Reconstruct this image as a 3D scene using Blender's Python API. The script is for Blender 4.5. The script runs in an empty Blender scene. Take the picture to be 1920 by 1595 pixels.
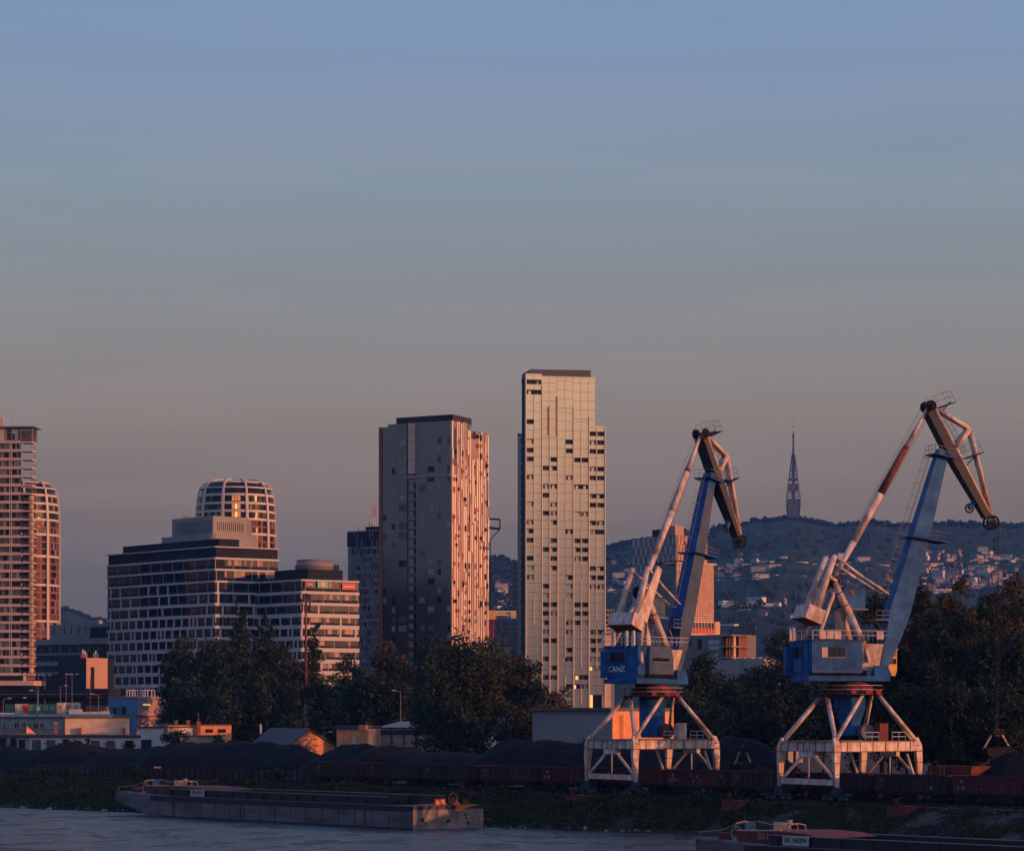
import bpy, math, random
import numpy as np
from mathutils import Vector, Matrix, noise
S = bpy.context.scene
COL = S.collection
rnd = random.Random(11)
R = math.radians

# ------------------------------------------------------------------ camera
CAMZ, F, CX, HY = 14.5, 5200.0, 960.0, 1345.0      # eye height above the water, focal length and horizon of the photo
cam = bpy.data.objects.new("camera", bpy.data.cameras.new("camera"))
COL.objects.link(cam)
cam.location = (0, 0, CAMZ)
cam.rotation_euler = (R(90), 0, 0)
cam.data.sensor_width = 36
cam.data.sensor_fit = 'HORIZONTAL'
cam.data.lens = 36 * F / 1920
cam.data.shift_y = (HY - 797.5) / 1920
cam.data.clip_start, cam.data.clip_end = 1, 30000
S.camera = cam
S.render.resolution_x, S.render.resolution_y = 1024, 850
S.view_settings.view_transform = 'Standard'
S.view_settings.look = 'None'
S.view_settings.exposure = 0.0
S.view_settings.gamma = 1.0
S.render.engine = 'CYCLES'
S.cycles.use_denoising = True
S.cycles.max_bounces = 6
S.cycles.diffuse_bounces = 2
S.cycles.glossy_bounces = 3
S.cycles.volume_bounces = 0
S.cycles.sample_clamp_indirect = 4

# ------------------------------------------------------------------ sun and sky
SUN_AZ, SUN_EL = 68.0, 6.5                          # to the right, behind the viewer; low
sd = Vector((math.sin(R(SUN_AZ)) * math.cos(R(SUN_EL)), -math.cos(R(SUN_AZ)) * math.cos(R(SUN_EL)), math.sin(R(SUN_EL))))
sl = bpy.data.lights.new("sun", 'SUN')
sl.energy, sl.angle, sl.color = 3.5, R(0.5), (1.0, 0.35, 0.12)
sun = bpy.data.objects.new("sun", sl)
COL.objects.link(sun)
sun.location = (400, -200, 300)
sun.rotation_euler = sd.to_track_quat('Z', 'Y').to_euler()

W = bpy.data.worlds.new("World")
S.world = W
W.use_nodes = True
nt = W.node_tree
nt.nodes.clear()
wout = nt.nodes.new("ShaderNodeOutputWorld")
sky = nt.nodes.new("ShaderNodeTexSky")
sky.sky_type = 'NISHITA'
sky.sun_disc = False
sky.sun_elevation = R(SUN_EL)
sky.sun_rotation = math.atan2(sd.x, sd.y)
bg1 = nt.nodes.new("ShaderNodeBackground")
bg1.inputs['Strength'].default_value = 0.01
nt.links.new(sky.outputs[0], bg1.inputs[0])
tc = nt.nodes.new("ShaderNodeTexCoord")
sep = nt.nodes.new("ShaderNodeSeparateXYZ")
nt.links.new(tc.outputs['Generated'], sep.inputs[0])
ramp = nt.nodes.new("ShaderNodeValToRGB")
nt.links.new(sep.outputs['Z'], ramp.inputs[0])
def srgb(r, g, b):
    f = lambda c: (c / 255 / 12.92) if c / 255 <= .04045 else ((c / 255 + .055) / 1.055) ** 2.4
    return (f(r), f(g), f(b))
SKY_STOPS = [(0.0, (74, 78, 100)), (0.035, (88, 88, 103)), (0.056, (94, 90, 102)), (0.078, (121, 106, 105)), (0.11, (138, 127, 125)), (0.145, (139, 141, 148)), (0.185, (137, 153, 171)), (0.225, (134, 155, 190)), (0.255, (125, 156, 199)), (0.42, (126, 152, 208)), (1.0, (98, 124, 184))]
els = ramp.color_ramp.elements
while len(els) < len(SKY_STOPS):
    els.new(0.5)
for e, (p_, c_) in zip(els, SKY_STOPS):
    e.position = p_
    e.color = (*srgb(*c_), 1)
bg2 = nt.nodes.new("ShaderNodeBackground")
bg2.inputs['Strength'].default_value = 0.87
nt.links.new(ramp.outputs[0], bg2.inputs[0])
adds = nt.nodes.new("ShaderNodeAddShader")
nt.links.new(bg1.outputs[0], adds.inputs[0])
nt.links.new(bg2.outputs[0], adds.inputs[1])
# faint uneven streaks of high cloud
mpc = nt.nodes.new("ShaderNodeMapping")
mpc.inputs['Scale'].default_value = (3, 3, 34)
mpc.inputs['Rotation'].default_value = (0, R(2.5), 0)
nt.links.new(tc.outputs['Generated'], mpc.inputs[0])
cn = nt.nodes.new("ShaderNodeTexNoise")
cn.inputs['Scale'].default_value = 1.6
cn.inputs['Detail'].default_value = 5
nt.links.new(mpc.outputs[0], cn.inputs['Vector'])
def wmath(op, a, b_):
    n_ = nt.nodes.new("ShaderNodeMath")
    n_.operation = op
    for i_, v_ in enumerate((a, b_)):
        if isinstance(v_, (int, float)):
            n_.inputs[i_].default_value = v_
        else:
            nt.links.new(v_, n_.inputs[i_])
    return n_.outputs[0]
def wrange(v_, a, b_, c_, d_):
    n_ = nt.nodes.new("ShaderNodeMapRange")
    n_.interpolation_type = 'SMOOTHSTEP'
    nt.links.new(v_, n_.inputs['Value'])
    for k_, x_ in (('From Min', a), ('From Max', b_), ('To Min', c_), ('To Max', d_)):
        n_.inputs[k_].default_value = x_
    return n_.outputs[0]
nt.links.new(wrange(cn.outputs['Fac'], .3, .7, .83, .90), bg2.inputs['Strength'])
tint = nt.nodes.new("ShaderNodeMixRGB")
tint.inputs[2].default_value = (*srgb(150, 128, 146), 1)
nt.links.new(wrange(cn.outputs['Fac'], .45, .75, 0, .16), tint.inputs[0])
nt.links.new(ramp.outputs[0], tint.inputs[1])
nt.links.new(tint.outputs[0], bg2.inputs[0])
# warm glow added to the sky behind the viewer to grade the tower's reflections
dt = nt.nodes.new("ShaderNodeVectorMath")
dt.operation = 'DOT_PRODUCT'
nt.links.new(tc.outputs['Generated'], dt.inputs[0])
dt.inputs[1].default_value = Vector((sd.x, sd.y, 0)).normalized()
az = wmath('POWER', wmath('MAXIMUM', dt.outputs['Value'], 0.0), 1.6)
gl = wmath('MULTIPLY', wmath('MULTIPLY', az, wrange(sep.outputs['Z'], .012, .135, 0, 1)), wrange(sep.outputs['Z'], .14, .7, 1, .08))
bg3 = nt.nodes.new("ShaderNodeBackground")
bg3.inputs[0].default_value = (1, .62, .36, 1)
nt.links.new(wmath('MULTIPLY', gl, 1.15), bg3.inputs['Strength'])
adds2 = nt.nodes.new("ShaderNodeAddShader")
nt.links.new(adds.outputs[0], adds2.inputs[0])
nt.links.new(bg3.outputs[0], adds2.inputs[1])
nt.links.new(adds2.outputs[0], wout.inputs[0])

# ------------------------------------------------------------------ materials
MATS = {}
def pm(name, col, rough=.7, metal=0., var=.18, scale=.35, spec=.4, bump=0., bscale=2., col2=None, stretch=None, rand=0.):
    """procedural painted / stone / metal surface: base colour broken up by two noises, optional bump"""
    if name in MATS:
        return MATS[name]
    m = bpy.data.materials.new(name)
    m.use_nodes = True
    t = m.node_tree
    b = t.nodes['Principled BSDF']
    b.inputs['Roughness'].default_value = rough
    b.inputs['Metallic'].default_value = metal
    b.inputs['Specular IOR Level'].default_value = spec
    co = t.nodes.new("ShaderNodeTexCoord")
    vec = co.outputs['Object']
    if stretch:
        mp = t.nodes.new("ShaderNodeMapping")
        mp.inputs['Scale'].default_value = stretch
        t.links.new(vec, mp.inputs[0])
        vec = mp.outputs[0]
    n1 = t.nodes.new("ShaderNodeTexNoise")
    n1.inputs['Scale'].default_value = scale
    n1.inputs['Detail'].default_value = 6
    n1.inputs['Roughness'].default_value = .65
    t.links.new(vec, n1.inputs['Vector'])
    r = t.nodes.new("ShaderNodeValToRGB")
    c2 = col2 if col2 else tuple(c * (1 - var) for c in col)
    r.color_ramp.elements[0].position, r.color_ramp.elements[1].position = .36, .64
    r.color_ramp.elements[0].color = (*c2, 1)
    r.color_ramp.elements[1].color = (*[min(1, c * (1 + var * .4)) for c in col], 1)
    t.links.new(n1.outputs['Fac'], r.inputs[0])
    out = r.outputs[0]
    if rand:
        oi = t.nodes.new("ShaderNodeObjectInfo")
        hs = t.nodes.new("ShaderNodeHueSaturation")
        mr = t.nodes.new("ShaderNodeMapRange")
        mr.inputs['To Min'].default_value, mr.inputs['To Max'].default_value = 1 - rand, 1 + rand
        t.links.new(oi.outputs['Random'], mr.inputs['Value'])
        t.links.new(mr.outputs[0], hs.inputs['Value'])
        t.links.new(out, hs.inputs['Color'])
        out = hs.outputs[0]
    t.links.new(out, b.inputs['Base Color'])
    if bump:
        n2 = t.nodes.new("ShaderNodeTexNoise")
        n2.inputs['Scale'].default_value = bscale
        n2.inputs['Detail'].default_value = 4
        t.links.new(vec, n2.inputs['Vector'])
        bp = t.nodes.new("ShaderNodeBump")
        bp.inputs['Strength'].default_value = bump
        bp.inputs['Distance'].default_value = .3
        t.links.new(n2.outputs['Fac'], bp.inputs['Height'])
        t.links.new(bp.outputs[0], b.inputs['Normal'])
    MATS[name] = m
    return m
def glow_mat(name, col, strength):
    m = pm(name, col, rough=.4)
    b = m.node_tree.nodes['Principled BSDF']
    b.inputs['Emission Color'].default_value = (*col, 1)
    b.inputs['Emission Strength'].default_value = strength
    return m

pm("pale_cladding", (.43, .44, .47), .6, var=.12, scale=.05)
pm("white_plaster", (.58, .57, .55), .85, var=.2, scale=.25)
pm("white_rib", (.52, .47, .43), .55, var=.08, scale=.1)
pm("dark_glass", (.012, .016, .024), .1, spec=.3, var=.5, scale=.12)
pm("dark_cladding", (.018, .025, .038), .75, spec=.12, var=.25, scale=.08)
pm("teal_glass", (.07, .14, .19), .4, spec=.3, var=.5, scale=.15)
pm("teal_pane", (.20, .29, .34), .4, spec=.3, var=.3, scale=.2)
pm("curtain", (.26, .24, .22), .8, var=.35, scale=.5)
pm("curtain_dim", (.10, .10, .10), .7, var=.35, scale=.5)
pm("pink_cladding", (.58, .42, .35), .7, var=.12, scale=.1)
pm("rust_cladding", (.25, .085, .06), .7, var=.2, scale=.1)
pm("black_void", (.008, .006, .006), .9, var=.3)
pm("peach_panel", (.66, .57, .48), .09, metal=.88, spec=.5, var=.05, scale=.04)
pm("peach_fin", (.80, .70, .54), .4, var=.06, scale=.1)
pm("yellow_fin", (.85, .72, .30), .4, var=.06, scale=.1)
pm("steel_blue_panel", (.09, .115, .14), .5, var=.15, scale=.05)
pm("grey_roof", (.10, .09, .09), .7, var=.15)
pm("black_roof", (.018, .017, .016), .6)
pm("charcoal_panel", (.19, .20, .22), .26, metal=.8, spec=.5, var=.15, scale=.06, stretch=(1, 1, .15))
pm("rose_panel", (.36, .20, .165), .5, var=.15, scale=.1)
pm("tan_panel", (.30, .245, .22), .6, var=.1, scale=.1)
pm("grey_panel", (.24, .24, .26), .6, var=.15, scale=.08)
pm("grey_wall", (.17, .17, .19), .8, var=.2, scale=.15)
pm("sunlit_orange_plaster", (.80, .33, .15), .85, var=.25, scale=.4)  # plaster orange deepened with the low sun's colour
pm("cream_plaster", (.62, .47, .34), .85, var=.25, scale=.35)
pm("blue_wall", (.10, .22, .42), .8, var=.2, scale=.4)
pm("mauve_wall", (.42, .30, .34), .8, var=.15, scale=.3)
pm("brick", (.28, .09, .055), .85, var=.3, scale=1.5)
pm("slate_roof", (.065, .065, .075), .8, var=.3, scale=.8)
pm("roof_sheet", (.10, .085, .085), .7, var=.3, scale=.5)
pm("concrete", (.28, .26, .25), .85, var=.3, scale=.6)
pm("asphalt", (.035, .035, .04), .9, var=.2)
pm("white_paint", (.60, .59, .59), .5, var=.25, scale=.9, col2=(.46, .43, .42))
pm("weathered_white", (.62, .56, .53), .5, var=.2, scale=1.1, col2=(.36, .21, .16), stretch=(1, 1, .45))
pm("crane_blue", (.025, .11, .34), .5, var=.45, spec=.06, scale=.6)
pm("faded_blue", (.045, .14, .33), .55, var=.4, spec=.06, scale=.5)
pm("grey_blue", (.07, .11, .18), .6, var=.25, spec=.06, scale=.6)
pm("crane_grey", (.03, .035, .042), .6, var=.3, scale=.8)
pm("rust", (.17, .055, .035), .85, var=.45, scale=1.4)
pm("rusty_red", (.14, .03, .028), .8, var=.4, scale=.8)
pm("cab_orange", (.78, .42, .14), .6, var=.15)
pm("black_steel", (.02, .02, .022), .75, spec=.08, var=.4, scale=1)
pm("rope", (.02, .02, .02), .8)
pm("glass", (.015, .018, .022), .08, spec=.8, var=.3)
pm("coal", (.0075, .008, .0115), .92, var=.45, scale=.5, bump=.6, bscale=3., spec=.15)
pm("wagon_brown", (.042, .022, .024), .85, var=.4, scale=.7, stretch=(1, 1, .3), rand=.25)
pm("wagon_red", (.10, .022, .024), .85, var=.45, scale=.7, stretch=(1, 1, .3), rand=.3)
pm("chalk", (.42, .41, .42), .8, var=.3, scale=3)
pm("hull_grey", (.115, .115, .14), .7, var=.4, scale=.25, col2=(.06, .05, .058), stretch=(.6, .6, 2.2))
pm("hull_dark", (.012, .012, .02), .6, var=.4, scale=.3)
pm("deck", (.05, .04, .045), .85, var=.4)
pm("stern_grey", (.24, .20, .195), .75, var=.3, scale=.5, col2=(.10, .085, .085))
pm("sign_red", (.45, .02, .035), .5, var=.1)
pm("sign_purple", (.14, .03, .075), .5, var=.2)
pm("sign_teal", (.06, .40, .33), .5, var=.1)
pm("sign_yellow", (.62, .48, .12), .5, var=.1)
pm("sign_white", (.75, .72, .72), .5, var=.1)
pm("red_paint", (.55, .04, .035), .55, var=.2)
pm("green_paint", (.07, .19, .12), .6, var=.25)
pm("dolphin_red", (.13, .028, .03), .9, var=.35, scale=.8, bump=.3)
pm("stone", (.055, .045, .05), .9, var=.5, scale=1.2, bump=.8, bscale=2.5)
pm("pole_grey", (.2, .2, .21), .6, var=.2)
pm("bark", (.05, .036, .026), .95, var=.4, scale=3, bump=.5)
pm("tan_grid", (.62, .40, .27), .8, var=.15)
pm("dark_rust", (.05, .022, .018), .9, var=.5, scale=.9)
pm("bogie_blue", (.012, .03, .08), .6, var=.5, scale=1.5)
pm("mast_grey", (.05, .065, .09), .7)
pm("sand", (.6, .5, .4), .9)
glow_mat("lit_or_glint_pane", (1.0, .62, .22), 0.75)  # also the bright core of the oval tower's sun glint
glow_mat("dim_glint_pane", (.75, .33, .10), 0.22)  # fainter edge of that sun glint, imitated by emission
def leaf_mat(name, c1, c2, rand=.25):
    m = bpy.data.materials.new(name)
    m.use_nodes = True
    t = m.node_tree
    b = t.nodes['Principled BSDF']
    b.inputs['Roughness'].default_value = .75
    b.inputs['Specular IOR Level'].default_value = .12
    g = t.nodes.new("ShaderNodeNewGeometry")
    r = t.nodes.new("ShaderNodeValToRGB")
    r.color_ramp.elements[0].color = (*c1, 1)
    r.color_ramp.elements[1].color = (*c2, 1)
    t.links.new(g.outputs['Random Per Island'], r.inputs[0])
    oi = t.nodes.new("ShaderNodeObjectInfo")
    hs = t.nodes.new("ShaderNodeHueSaturation")
    mr = t.nodes.new("ShaderNodeMapRange")
    mr.inputs['To Min'].default_value, mr.inputs['To Max'].default_value = 1 - rand, 1 + rand
    t.links.new(oi.outputs['Random'], mr.inputs['Value'])
    t.links.new(mr.outputs[0], hs.inputs['Value'])
    t.links.new(r.outputs[0], hs.inputs['Color'])
    t.links.new(hs.outputs[0], b.inputs['Base Color'])
    MATS[name] = m
leaf_mat("leaf_dark", (.007, .016, .010), (.038, .062, .036))
leaf_mat("leaf_olive", (.013, .022, .012), (.056, .068, .034))
leaf_mat("leaf_autumn", (.022, .024, .011), (.080, .058, .024))
leaf_mat("leaf_grass", (.012, .022, .010), (.046, .066, .028), 0)

# ------------------------------------------------------------------ builders
def V3(px, py, Y):
    """the point at distance Y that the photo shows at pixel (px, py)"""
    return Vector(((px - CX) * Y / F, Y, CAMZ + (HY - py) * Y / F))
def tag(o, label, cat, group=None):
    o['label'], o['category'] = label, cat
    if group:
        o['group'] = group
    return o
LOC = {}
def thing(name, label, cat, loc, group=None):
    o = bpy.data.objects.new(name, None)
    o.empty_display_size = 1
    COL.objects.link(o)
    o.location = loc
    LOC[o.name] = Vector(loc)
    return tag(o, label, cat, group)
class MB:
    """collects shapes given in world coordinates; build() links them as one mesh object"""
    def __init__(s, m="concrete"):
        s.v, s.f, s.mi, s.mats, s.m = [], [], [], [], m
        s.sm = []
    def _mi(s, m):
        m = m or s.m
        if m not in s.mats:
            s.mats.append(m)
        return s.mats.index(m)
    def face(s, pts, m=None, smooth=False):
        i = len(s.v)
        s.v += [tuple(p) for p in pts]
        s.f.append(tuple(range(i, i + len(pts))))
        s.mi.append(s._mi(m))
        s.sm.append(smooth)
    def hexa(s, c, m=None):
        """8 corners: bottom 4 (ccw) then top 4"""
        i = len(s.v)
        s.v += [tuple(p) for p in c]
        k = s._mi(m)
        for q in ((0, 3, 2, 1), (4, 5, 6, 7), (0, 1, 5, 4), (1, 2, 6, 5), (2, 3, 7, 6), (3, 0, 4, 7)):
            s.f.append(tuple(i + a for a in q))
            s.mi.append(k)
            s.sm.append(False)
    def obox(s, o, a, b, c, m=None):
        """box from corner o with edge vectors a, b, c"""
        o, a, b, c = Vector(o), Vector(a), Vector(b), Vector(c)
        s.hexa([o, o + a, o + a + b, o + b, o + c, o + a + c, o + a + b + c, o + b + c], m)
    def box(s, lo, hi, m=None):
        s.obox(lo, (hi[0] - lo[0], 0, 0), (0, hi[1] - lo[1], 0), (0, 0, hi[2] - lo[2]), m)
    def prism(s, pts, z0, z1, m=None, mtop=None):
        n = len(pts)
        for i in range(n):
            a, b = pts[i], pts[(i + 1) % n]
            s.face([(a[0], a[1], z0), (b[0], b[1], z0), (b[0], b[1], z1), (a[0], a[1], z1)], m)
        s.face([(p[0], p[1], z1) for p in pts], mtop or m)
        s.face([(p[0], p[1], z0) for p in reversed(pts)], m)
    def extrude(s, poly, vec, m=None):
        vec = Vector(vec)
        poly = [Vector(p) for p in poly]
        n = len(poly)
        for i in range(n):
            a, b = poly[i], poly[(i + 1) % n]
            s.face([a, b, b + vec, a + vec], m)
        s.face(list(reversed(poly)), m)
        s.face([p + vec for p in poly], m)
    def beam(s, p, q, w, h, side=(0, 0, 1), m=None, w2=None, h2=None):
        """bar from p to q; w measured along 'side', h across it"""
        p, q = Vector(p), Vector(q)
        d = (q - p).normalized()
        a = Vector(side) - d * d.dot(Vector(side))
        if a.length < 1e-4:
            a = Vector((1, 0, 0)) - d * d.x
        a.normalize()
        b = d.cross(a)
        w2, h2 = (w if w2 is None else w2), (h if h2 is None else h2)
        c = []
        for e, ww, hh in ((p, w, h), (q, w2, h2)):
            c += [e - a * ww / 2 - b * hh / 2, e + a * ww / 2 - b * hh / 2, e + a * ww / 2 + b * hh / 2, e - a * ww / 2 + b * hh / 2]
        s.hexa(c, m)
    def tube(s, p, q, r, n=10, r2=None, m=None, caps=True):
        p, q = Vector(p), Vector(q)
        d = (q - p).normalized()
        a = d.orthogonal().normalized()
        b = d.cross(a)
        r2 = r if r2 is None else r2
        i = len(s.v)
        for e, rr in ((p, r), (q, r2)):
            for k in range(n):
                t = 2 * math.pi * k / n
                s.v.append(tuple(e + a * math.cos(t) * rr + b * math.sin(t) * rr))
        mi = s._mi(m)
        for k in range(n):
            k2 = (k + 1) % n
            s.f.append((i + k, i + k2, i + n + k2, i + n + k))
            s.mi.append(mi)
            s.sm.append(n > 5)
        if caps:
            s.f.append(tuple(i + k for k in reversed(range(n))))
            s.f.append(tuple(i + n + k for k in range(n)))
            s.mi += [mi, mi]
            s.sm += [False, False]
    def path(s, pts, r, n=5, m=None):
        for a, b in zip(pts, pts[1:]):
            s.tube(a, b, r, n, m=m)
    def ring(s, c, axis, r, t, n=16, seg=5, m=None):
        c, ax = Vector(c), Vector(axis).normalized()
        a = ax.orthogonal().normalized()
        b = ax.cross(a)
        pts = [c + a * math.cos(2 * math.pi * k / n) * r + b * math.sin(2 * math.pi * k / n) * r for k in range(n + 1)]
        s.path(pts, t, seg, m)
    def lathe(s, c, prof, n=24, m=None, smooth=True):
        """prof: (radius, z) list, turned about the vertical through c"""
        i = len(s.v)
        for r_, z in prof:
            for k in range(n):
                t = 2 * math.pi * k / n
                s.v.append((c[0] + r_ * math.cos(t), c[1] + r_ * math.sin(t), z))
        mi = s._mi(m)
        for j in range(len(prof) - 1):
            for k in range(n):
                k2 = (k + 1) % n
                s.f.append((i + j * n + k, i + j * n + k2, i + (j + 1) * n + k2, i + (j + 1) * n + k))
                s.mi.append(mi)
                s.sm.append(smooth)
        s.f.append(tuple(i + (len(prof) - 1) * n + k for k in range(n)))
        s.mi.append(mi)
        s.sm.append(False)
    def area(s):
        if not s.v:
            return 0
        a = np.array(s.v)
        e = a.max(0) - a.min(0)
        return float(e[0] * e[2] + e[1] * e[2])
    def build(s, name, parent=None, loc=None, kind=None):
        me = bpy.data.meshes.new(name)
        base = Vector((0, 0, 0))
        if parent is not None:
            base = LOC[parent.name]
        elif loc is not None:
            base = Vector(loc)
        arr = np.array(s.v) - np.array(base)
        me.from_pydata(arr.tolist(), [], s.f)
        for k in s.mats:
            me.materials.append(MATS[k])
        me.polygons.foreach_set("material_index", s.mi)
        me.polygons.foreach_set("use_smooth", s.sm)
        me.update()
        o = bpy.data.objects.new(name, me)
        COL.objects.link(o)
        LOC[o.name] = base
        if parent is not None:
            o.parent = parent
        else:
            o.location = base
        if kind:
            o['kind'] = kind
        return o
def capped(name, mbs, parent, cap=96):
    """each of the largest pieces a part of its own, the rest one part"""
    mbs = sorted([m for m in mbs if m.v], key=lambda m: -m.area())
    for m in mbs[:cap]:
        m.build(name, parent)
    if len(mbs) > cap:
        b = MB()
        for m in mbs[cap:]:
            off = len(b.v)
            b.v += m.v
            mp = [b._mi(x) for x in m.mats]
            b.f += [tuple(off + i for i in f) for f in m.f]
            b.mi += [mp[i] for i in m.mi]
            b.sm += m.sm
        b.build(name, parent, kind='stuff')
class Fac:
    """one straight facade, from photo column px0 at distance Z0 to px1 at Z1"""
    def __init__(s, px0, Z0, px1, Z1, Zref=None):
        s.p0 = Vector(((px0 - CX) * Z0 / F, Z0))
        s.p1 = Vector(((px1 - CX) * Z1 / F, Z1))
        s.d = (s.p1 - s.p0).normalized()
        s.L = (s.p1 - s.p0).length
        n = Vector((s.d.y, -s.d.x))
        if n.dot(s.p0) > 0:
            n = -n
        s.n = n
        s.Zr = Zref or min(Z0, Z1)
    def a(s, px):
        k = (px - CX) / F
        return (k * s.p0.y - s.p0.x) / (s.d.x - k * s.d.y)
    def z(s, py):
        return CAMZ + (HY - py) * s.Zr / F
    def P(s, a, z, o=0):
        q = s.p0 + s.d * a + s.n * o
        return Vector((q.x, q.y, z))
    def bm(s, mb, a0, a1, z0, z1, o0, o1, m=None):
        mb.obox(s.P(a0, z0, o1), (s.d * (a1 - a0)).to_3d(), (-s.n * (o1 - o0)).to_3d(), (0, 0, z1 - z0), m)
    def b(s, mb, px0, px1, py0, py1, o0, o1, m=None):
        s.bm(mb, s.a(px0), s.a(px1), s.z(max(py0, py1)), s.z(min(py0, py1)), o0, o1, m)
    def back(s, depth):
        """footprint of a block of that depth behind the facade"""
        return [s.p0, s.p1, s.p1 - s.n * depth, s.p0 - s.n * depth]
def lettering(txt, origin, right, up, size, mat, parent, name="lettering", depth=.03, base=None):
    cu = bpy.data.curves.new(name, 'FONT')
    cu.body = txt
    cu.size = size
    cu.extrude = depth
    cu.align_x, cu.align_y = 'CENTER', 'CENTER'
    cu.materials.append(MATS[mat])
    tmp = bpy.data.objects.new(name, cu)
    COL.objects.link(tmp)
    bpy.context.view_layer.update()
    dg = bpy.context.evaluated_depsgraph_get()
    me = bpy.data.meshes.new_from_object(tmp.evaluated_get(dg))
    COL.objects.unlink(tmp)
    bpy.data.objects.remove(tmp)
    x, y = Vector(right).normalized(), Vector(up).normalized()
    M = Matrix((x, y, x.cross(y))).transposed().to_4x4()
    o = bpy.data.objects.new(name, me)
    me.transform(Matrix.Translation(Vector(origin) - LOC[parent.name]) @ M)
    COL.objects.link(o)
    LOC[o.name] = LOC[parent.name]
    o.parent = parent
    return o
def railing(mb, pts, h=1.05, gap=1.6, r=.035, up=(0, 0, 1), m=None):
    up = Vector(up).normalized()
    pts = [Vector(p) for p in pts]
    for a, b in zip(pts, pts[1:]):
        n = max(1, round((b - a).length / gap))
        for k in range(n + 1):
            q = a.lerp(b, k / n)
            mb.tube(q, q + up * h, r, 4, m=m, caps=False)
        for f in (.5, 1):
            mb.tube(a + up * h * f, b + up * h * f, r, 4, m=m, caps=False)
# ------------------------------------------------------------------ the lie of the land
GZ = 4.1                                             # quay level above the river
U2, V2, O2 = Vector((.629, -.777)), Vector((.777, .629)), Vector((16.3, 368.0))
U, V, ZU = U2.to_3d(), V2.to_3d(), Vector((0, 0, 1))
def G(s, v, z=GZ):
    """s runs along the quay (towards the viewer's right), v across it away from the river"""
    q = O2 + U2 * s + V2 * v
    return Vector((q.x, q.y, z))
BANK = [(-9000, -150, -180), (-500, -34, -58), (-250, -16, -34), (-170, -11, -29), (-125, -8.5, -26), (-96, -7, -22.5), (-75, -6, -19), (-46, -4.5, -16.5),
        (-12, -3.2, -15.0), (2, -3, -13.4), (14, -3, -10.6), (22, -3, -9.6), (40, -3, -10.5), (120, -3, -12), (300, -3, -14), (900, -3, -20)]
def bank(s):
    for (s0, a0, b0), (s1, a1, b1) in zip(BANK, BANK[1:]):
        if s0 <= s <= s1:
            t = (s - s0) / (s1 - s0)
            return a0 + (a1 - a0) * t, b0 + (b1 - b0) * t
    return BANK[-1][1:]

def mesh_obj(name, verts, faces, mats, mi=None, smooth=True, kind=None):
    me = bpy.data.meshes.new(name)
    me.from_pydata(verts, [], faces)
    for k in mats:
        me.materials.append(MATS[k])
    if mi is not None:
        me.polygons.foreach_set("material_index", mi)
    me.polygons.foreach_set("use_smooth", [smooth] * len(faces))
    o = bpy.data.objects.new(name, me)
    COL.objects.link(o)
    LOC[o.name] = Vector((0, 0, 0))
    if kind:
        o['kind'] = kind
    return o

# river
m = bpy.data.materials.new("river_water")
m.use_nodes = True
t = m.node_tree
b = t.nodes['Principled BSDF']
b.inputs['Base Color'].default_value = (.03, .045, .05, 1)
b.inputs['Roughness'].default_value = .34
b.inputs['IOR'].default_value = 1.33
co = t.nodes.new("ShaderNodeTexCoord")
def wnoise(scale, rot, st, detail):
    mp = t.nodes.new("ShaderNodeMapping")
    mp.inputs['Rotation'].default_value = (0, 0, rot)
    mp.inputs['Scale'].default_value = st
    t.links.new(co.outputs['Object'], mp.inputs[0])
    n = t.nodes.new("ShaderNodeTexNoise")
    n.inputs['Scale'].default_value = scale
    n.inputs['Detail'].default_value = detail
    n.inputs['Distortion'].default_value = .6
    t.links.new(mp.outputs[0], n.inputs['Vector'])
    return n.outputs['Fac']
h1 = wnoise(.22, .25, (.8, .4, 1), 4)
h2 = wnoise(.9, -.2, (1, .6, 1), 5)
h3 = wnoise(.035, .5, (1, .5, 1), 2)
ad = t.nodes.new("ShaderNodeMath"); ad.operation = 'MULTIPLY_ADD'
t.links.new(h1, ad.inputs[0]); ad.inputs[1].default_value = 1.6; t.links.new(h2, ad.inputs[2])
mu = t.nodes.new("ShaderNodeMath"); mu.operation = 'MULTIPLY'
t.links.new(ad.outputs[0], mu.inputs[0]); t.links.new(h3, mu.inputs[1])
h4 = wnoise(.16, .12, (.75, .5, 1), 8)
rr = t.nodes.new("ShaderNodeMapRange")
t.links.new(h4, rr.inputs['Value'])
for k_, v_ in (('From Min', .42), ('From Max', .56), ('To Min', .09), ('To Max', .38)):
    rr.inputs[k_].default_value = v_
t.links.new(rr.outputs[0], b.inputs['Roughness'])
bp = t.nodes.new("ShaderNodeBump")
bp.inputs['Strength'].default_value = 1.0
bp.inputs['Distance'].default_value = 1.6
t.links.new(mu.outputs[0], bp.inputs['Height'])
t.links.new(bp.outputs[0], b.inputs['Normal'])
MATS["river_water"] = m
wv = [(-6000, -400, 0), (6000, -400, 0), (6000, 1200, 0), (-6000, 5500, 0)]
mesh_obj("river", wv, [(0, 1, 2, 3)], ["river_water"], kind='structure')

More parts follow.
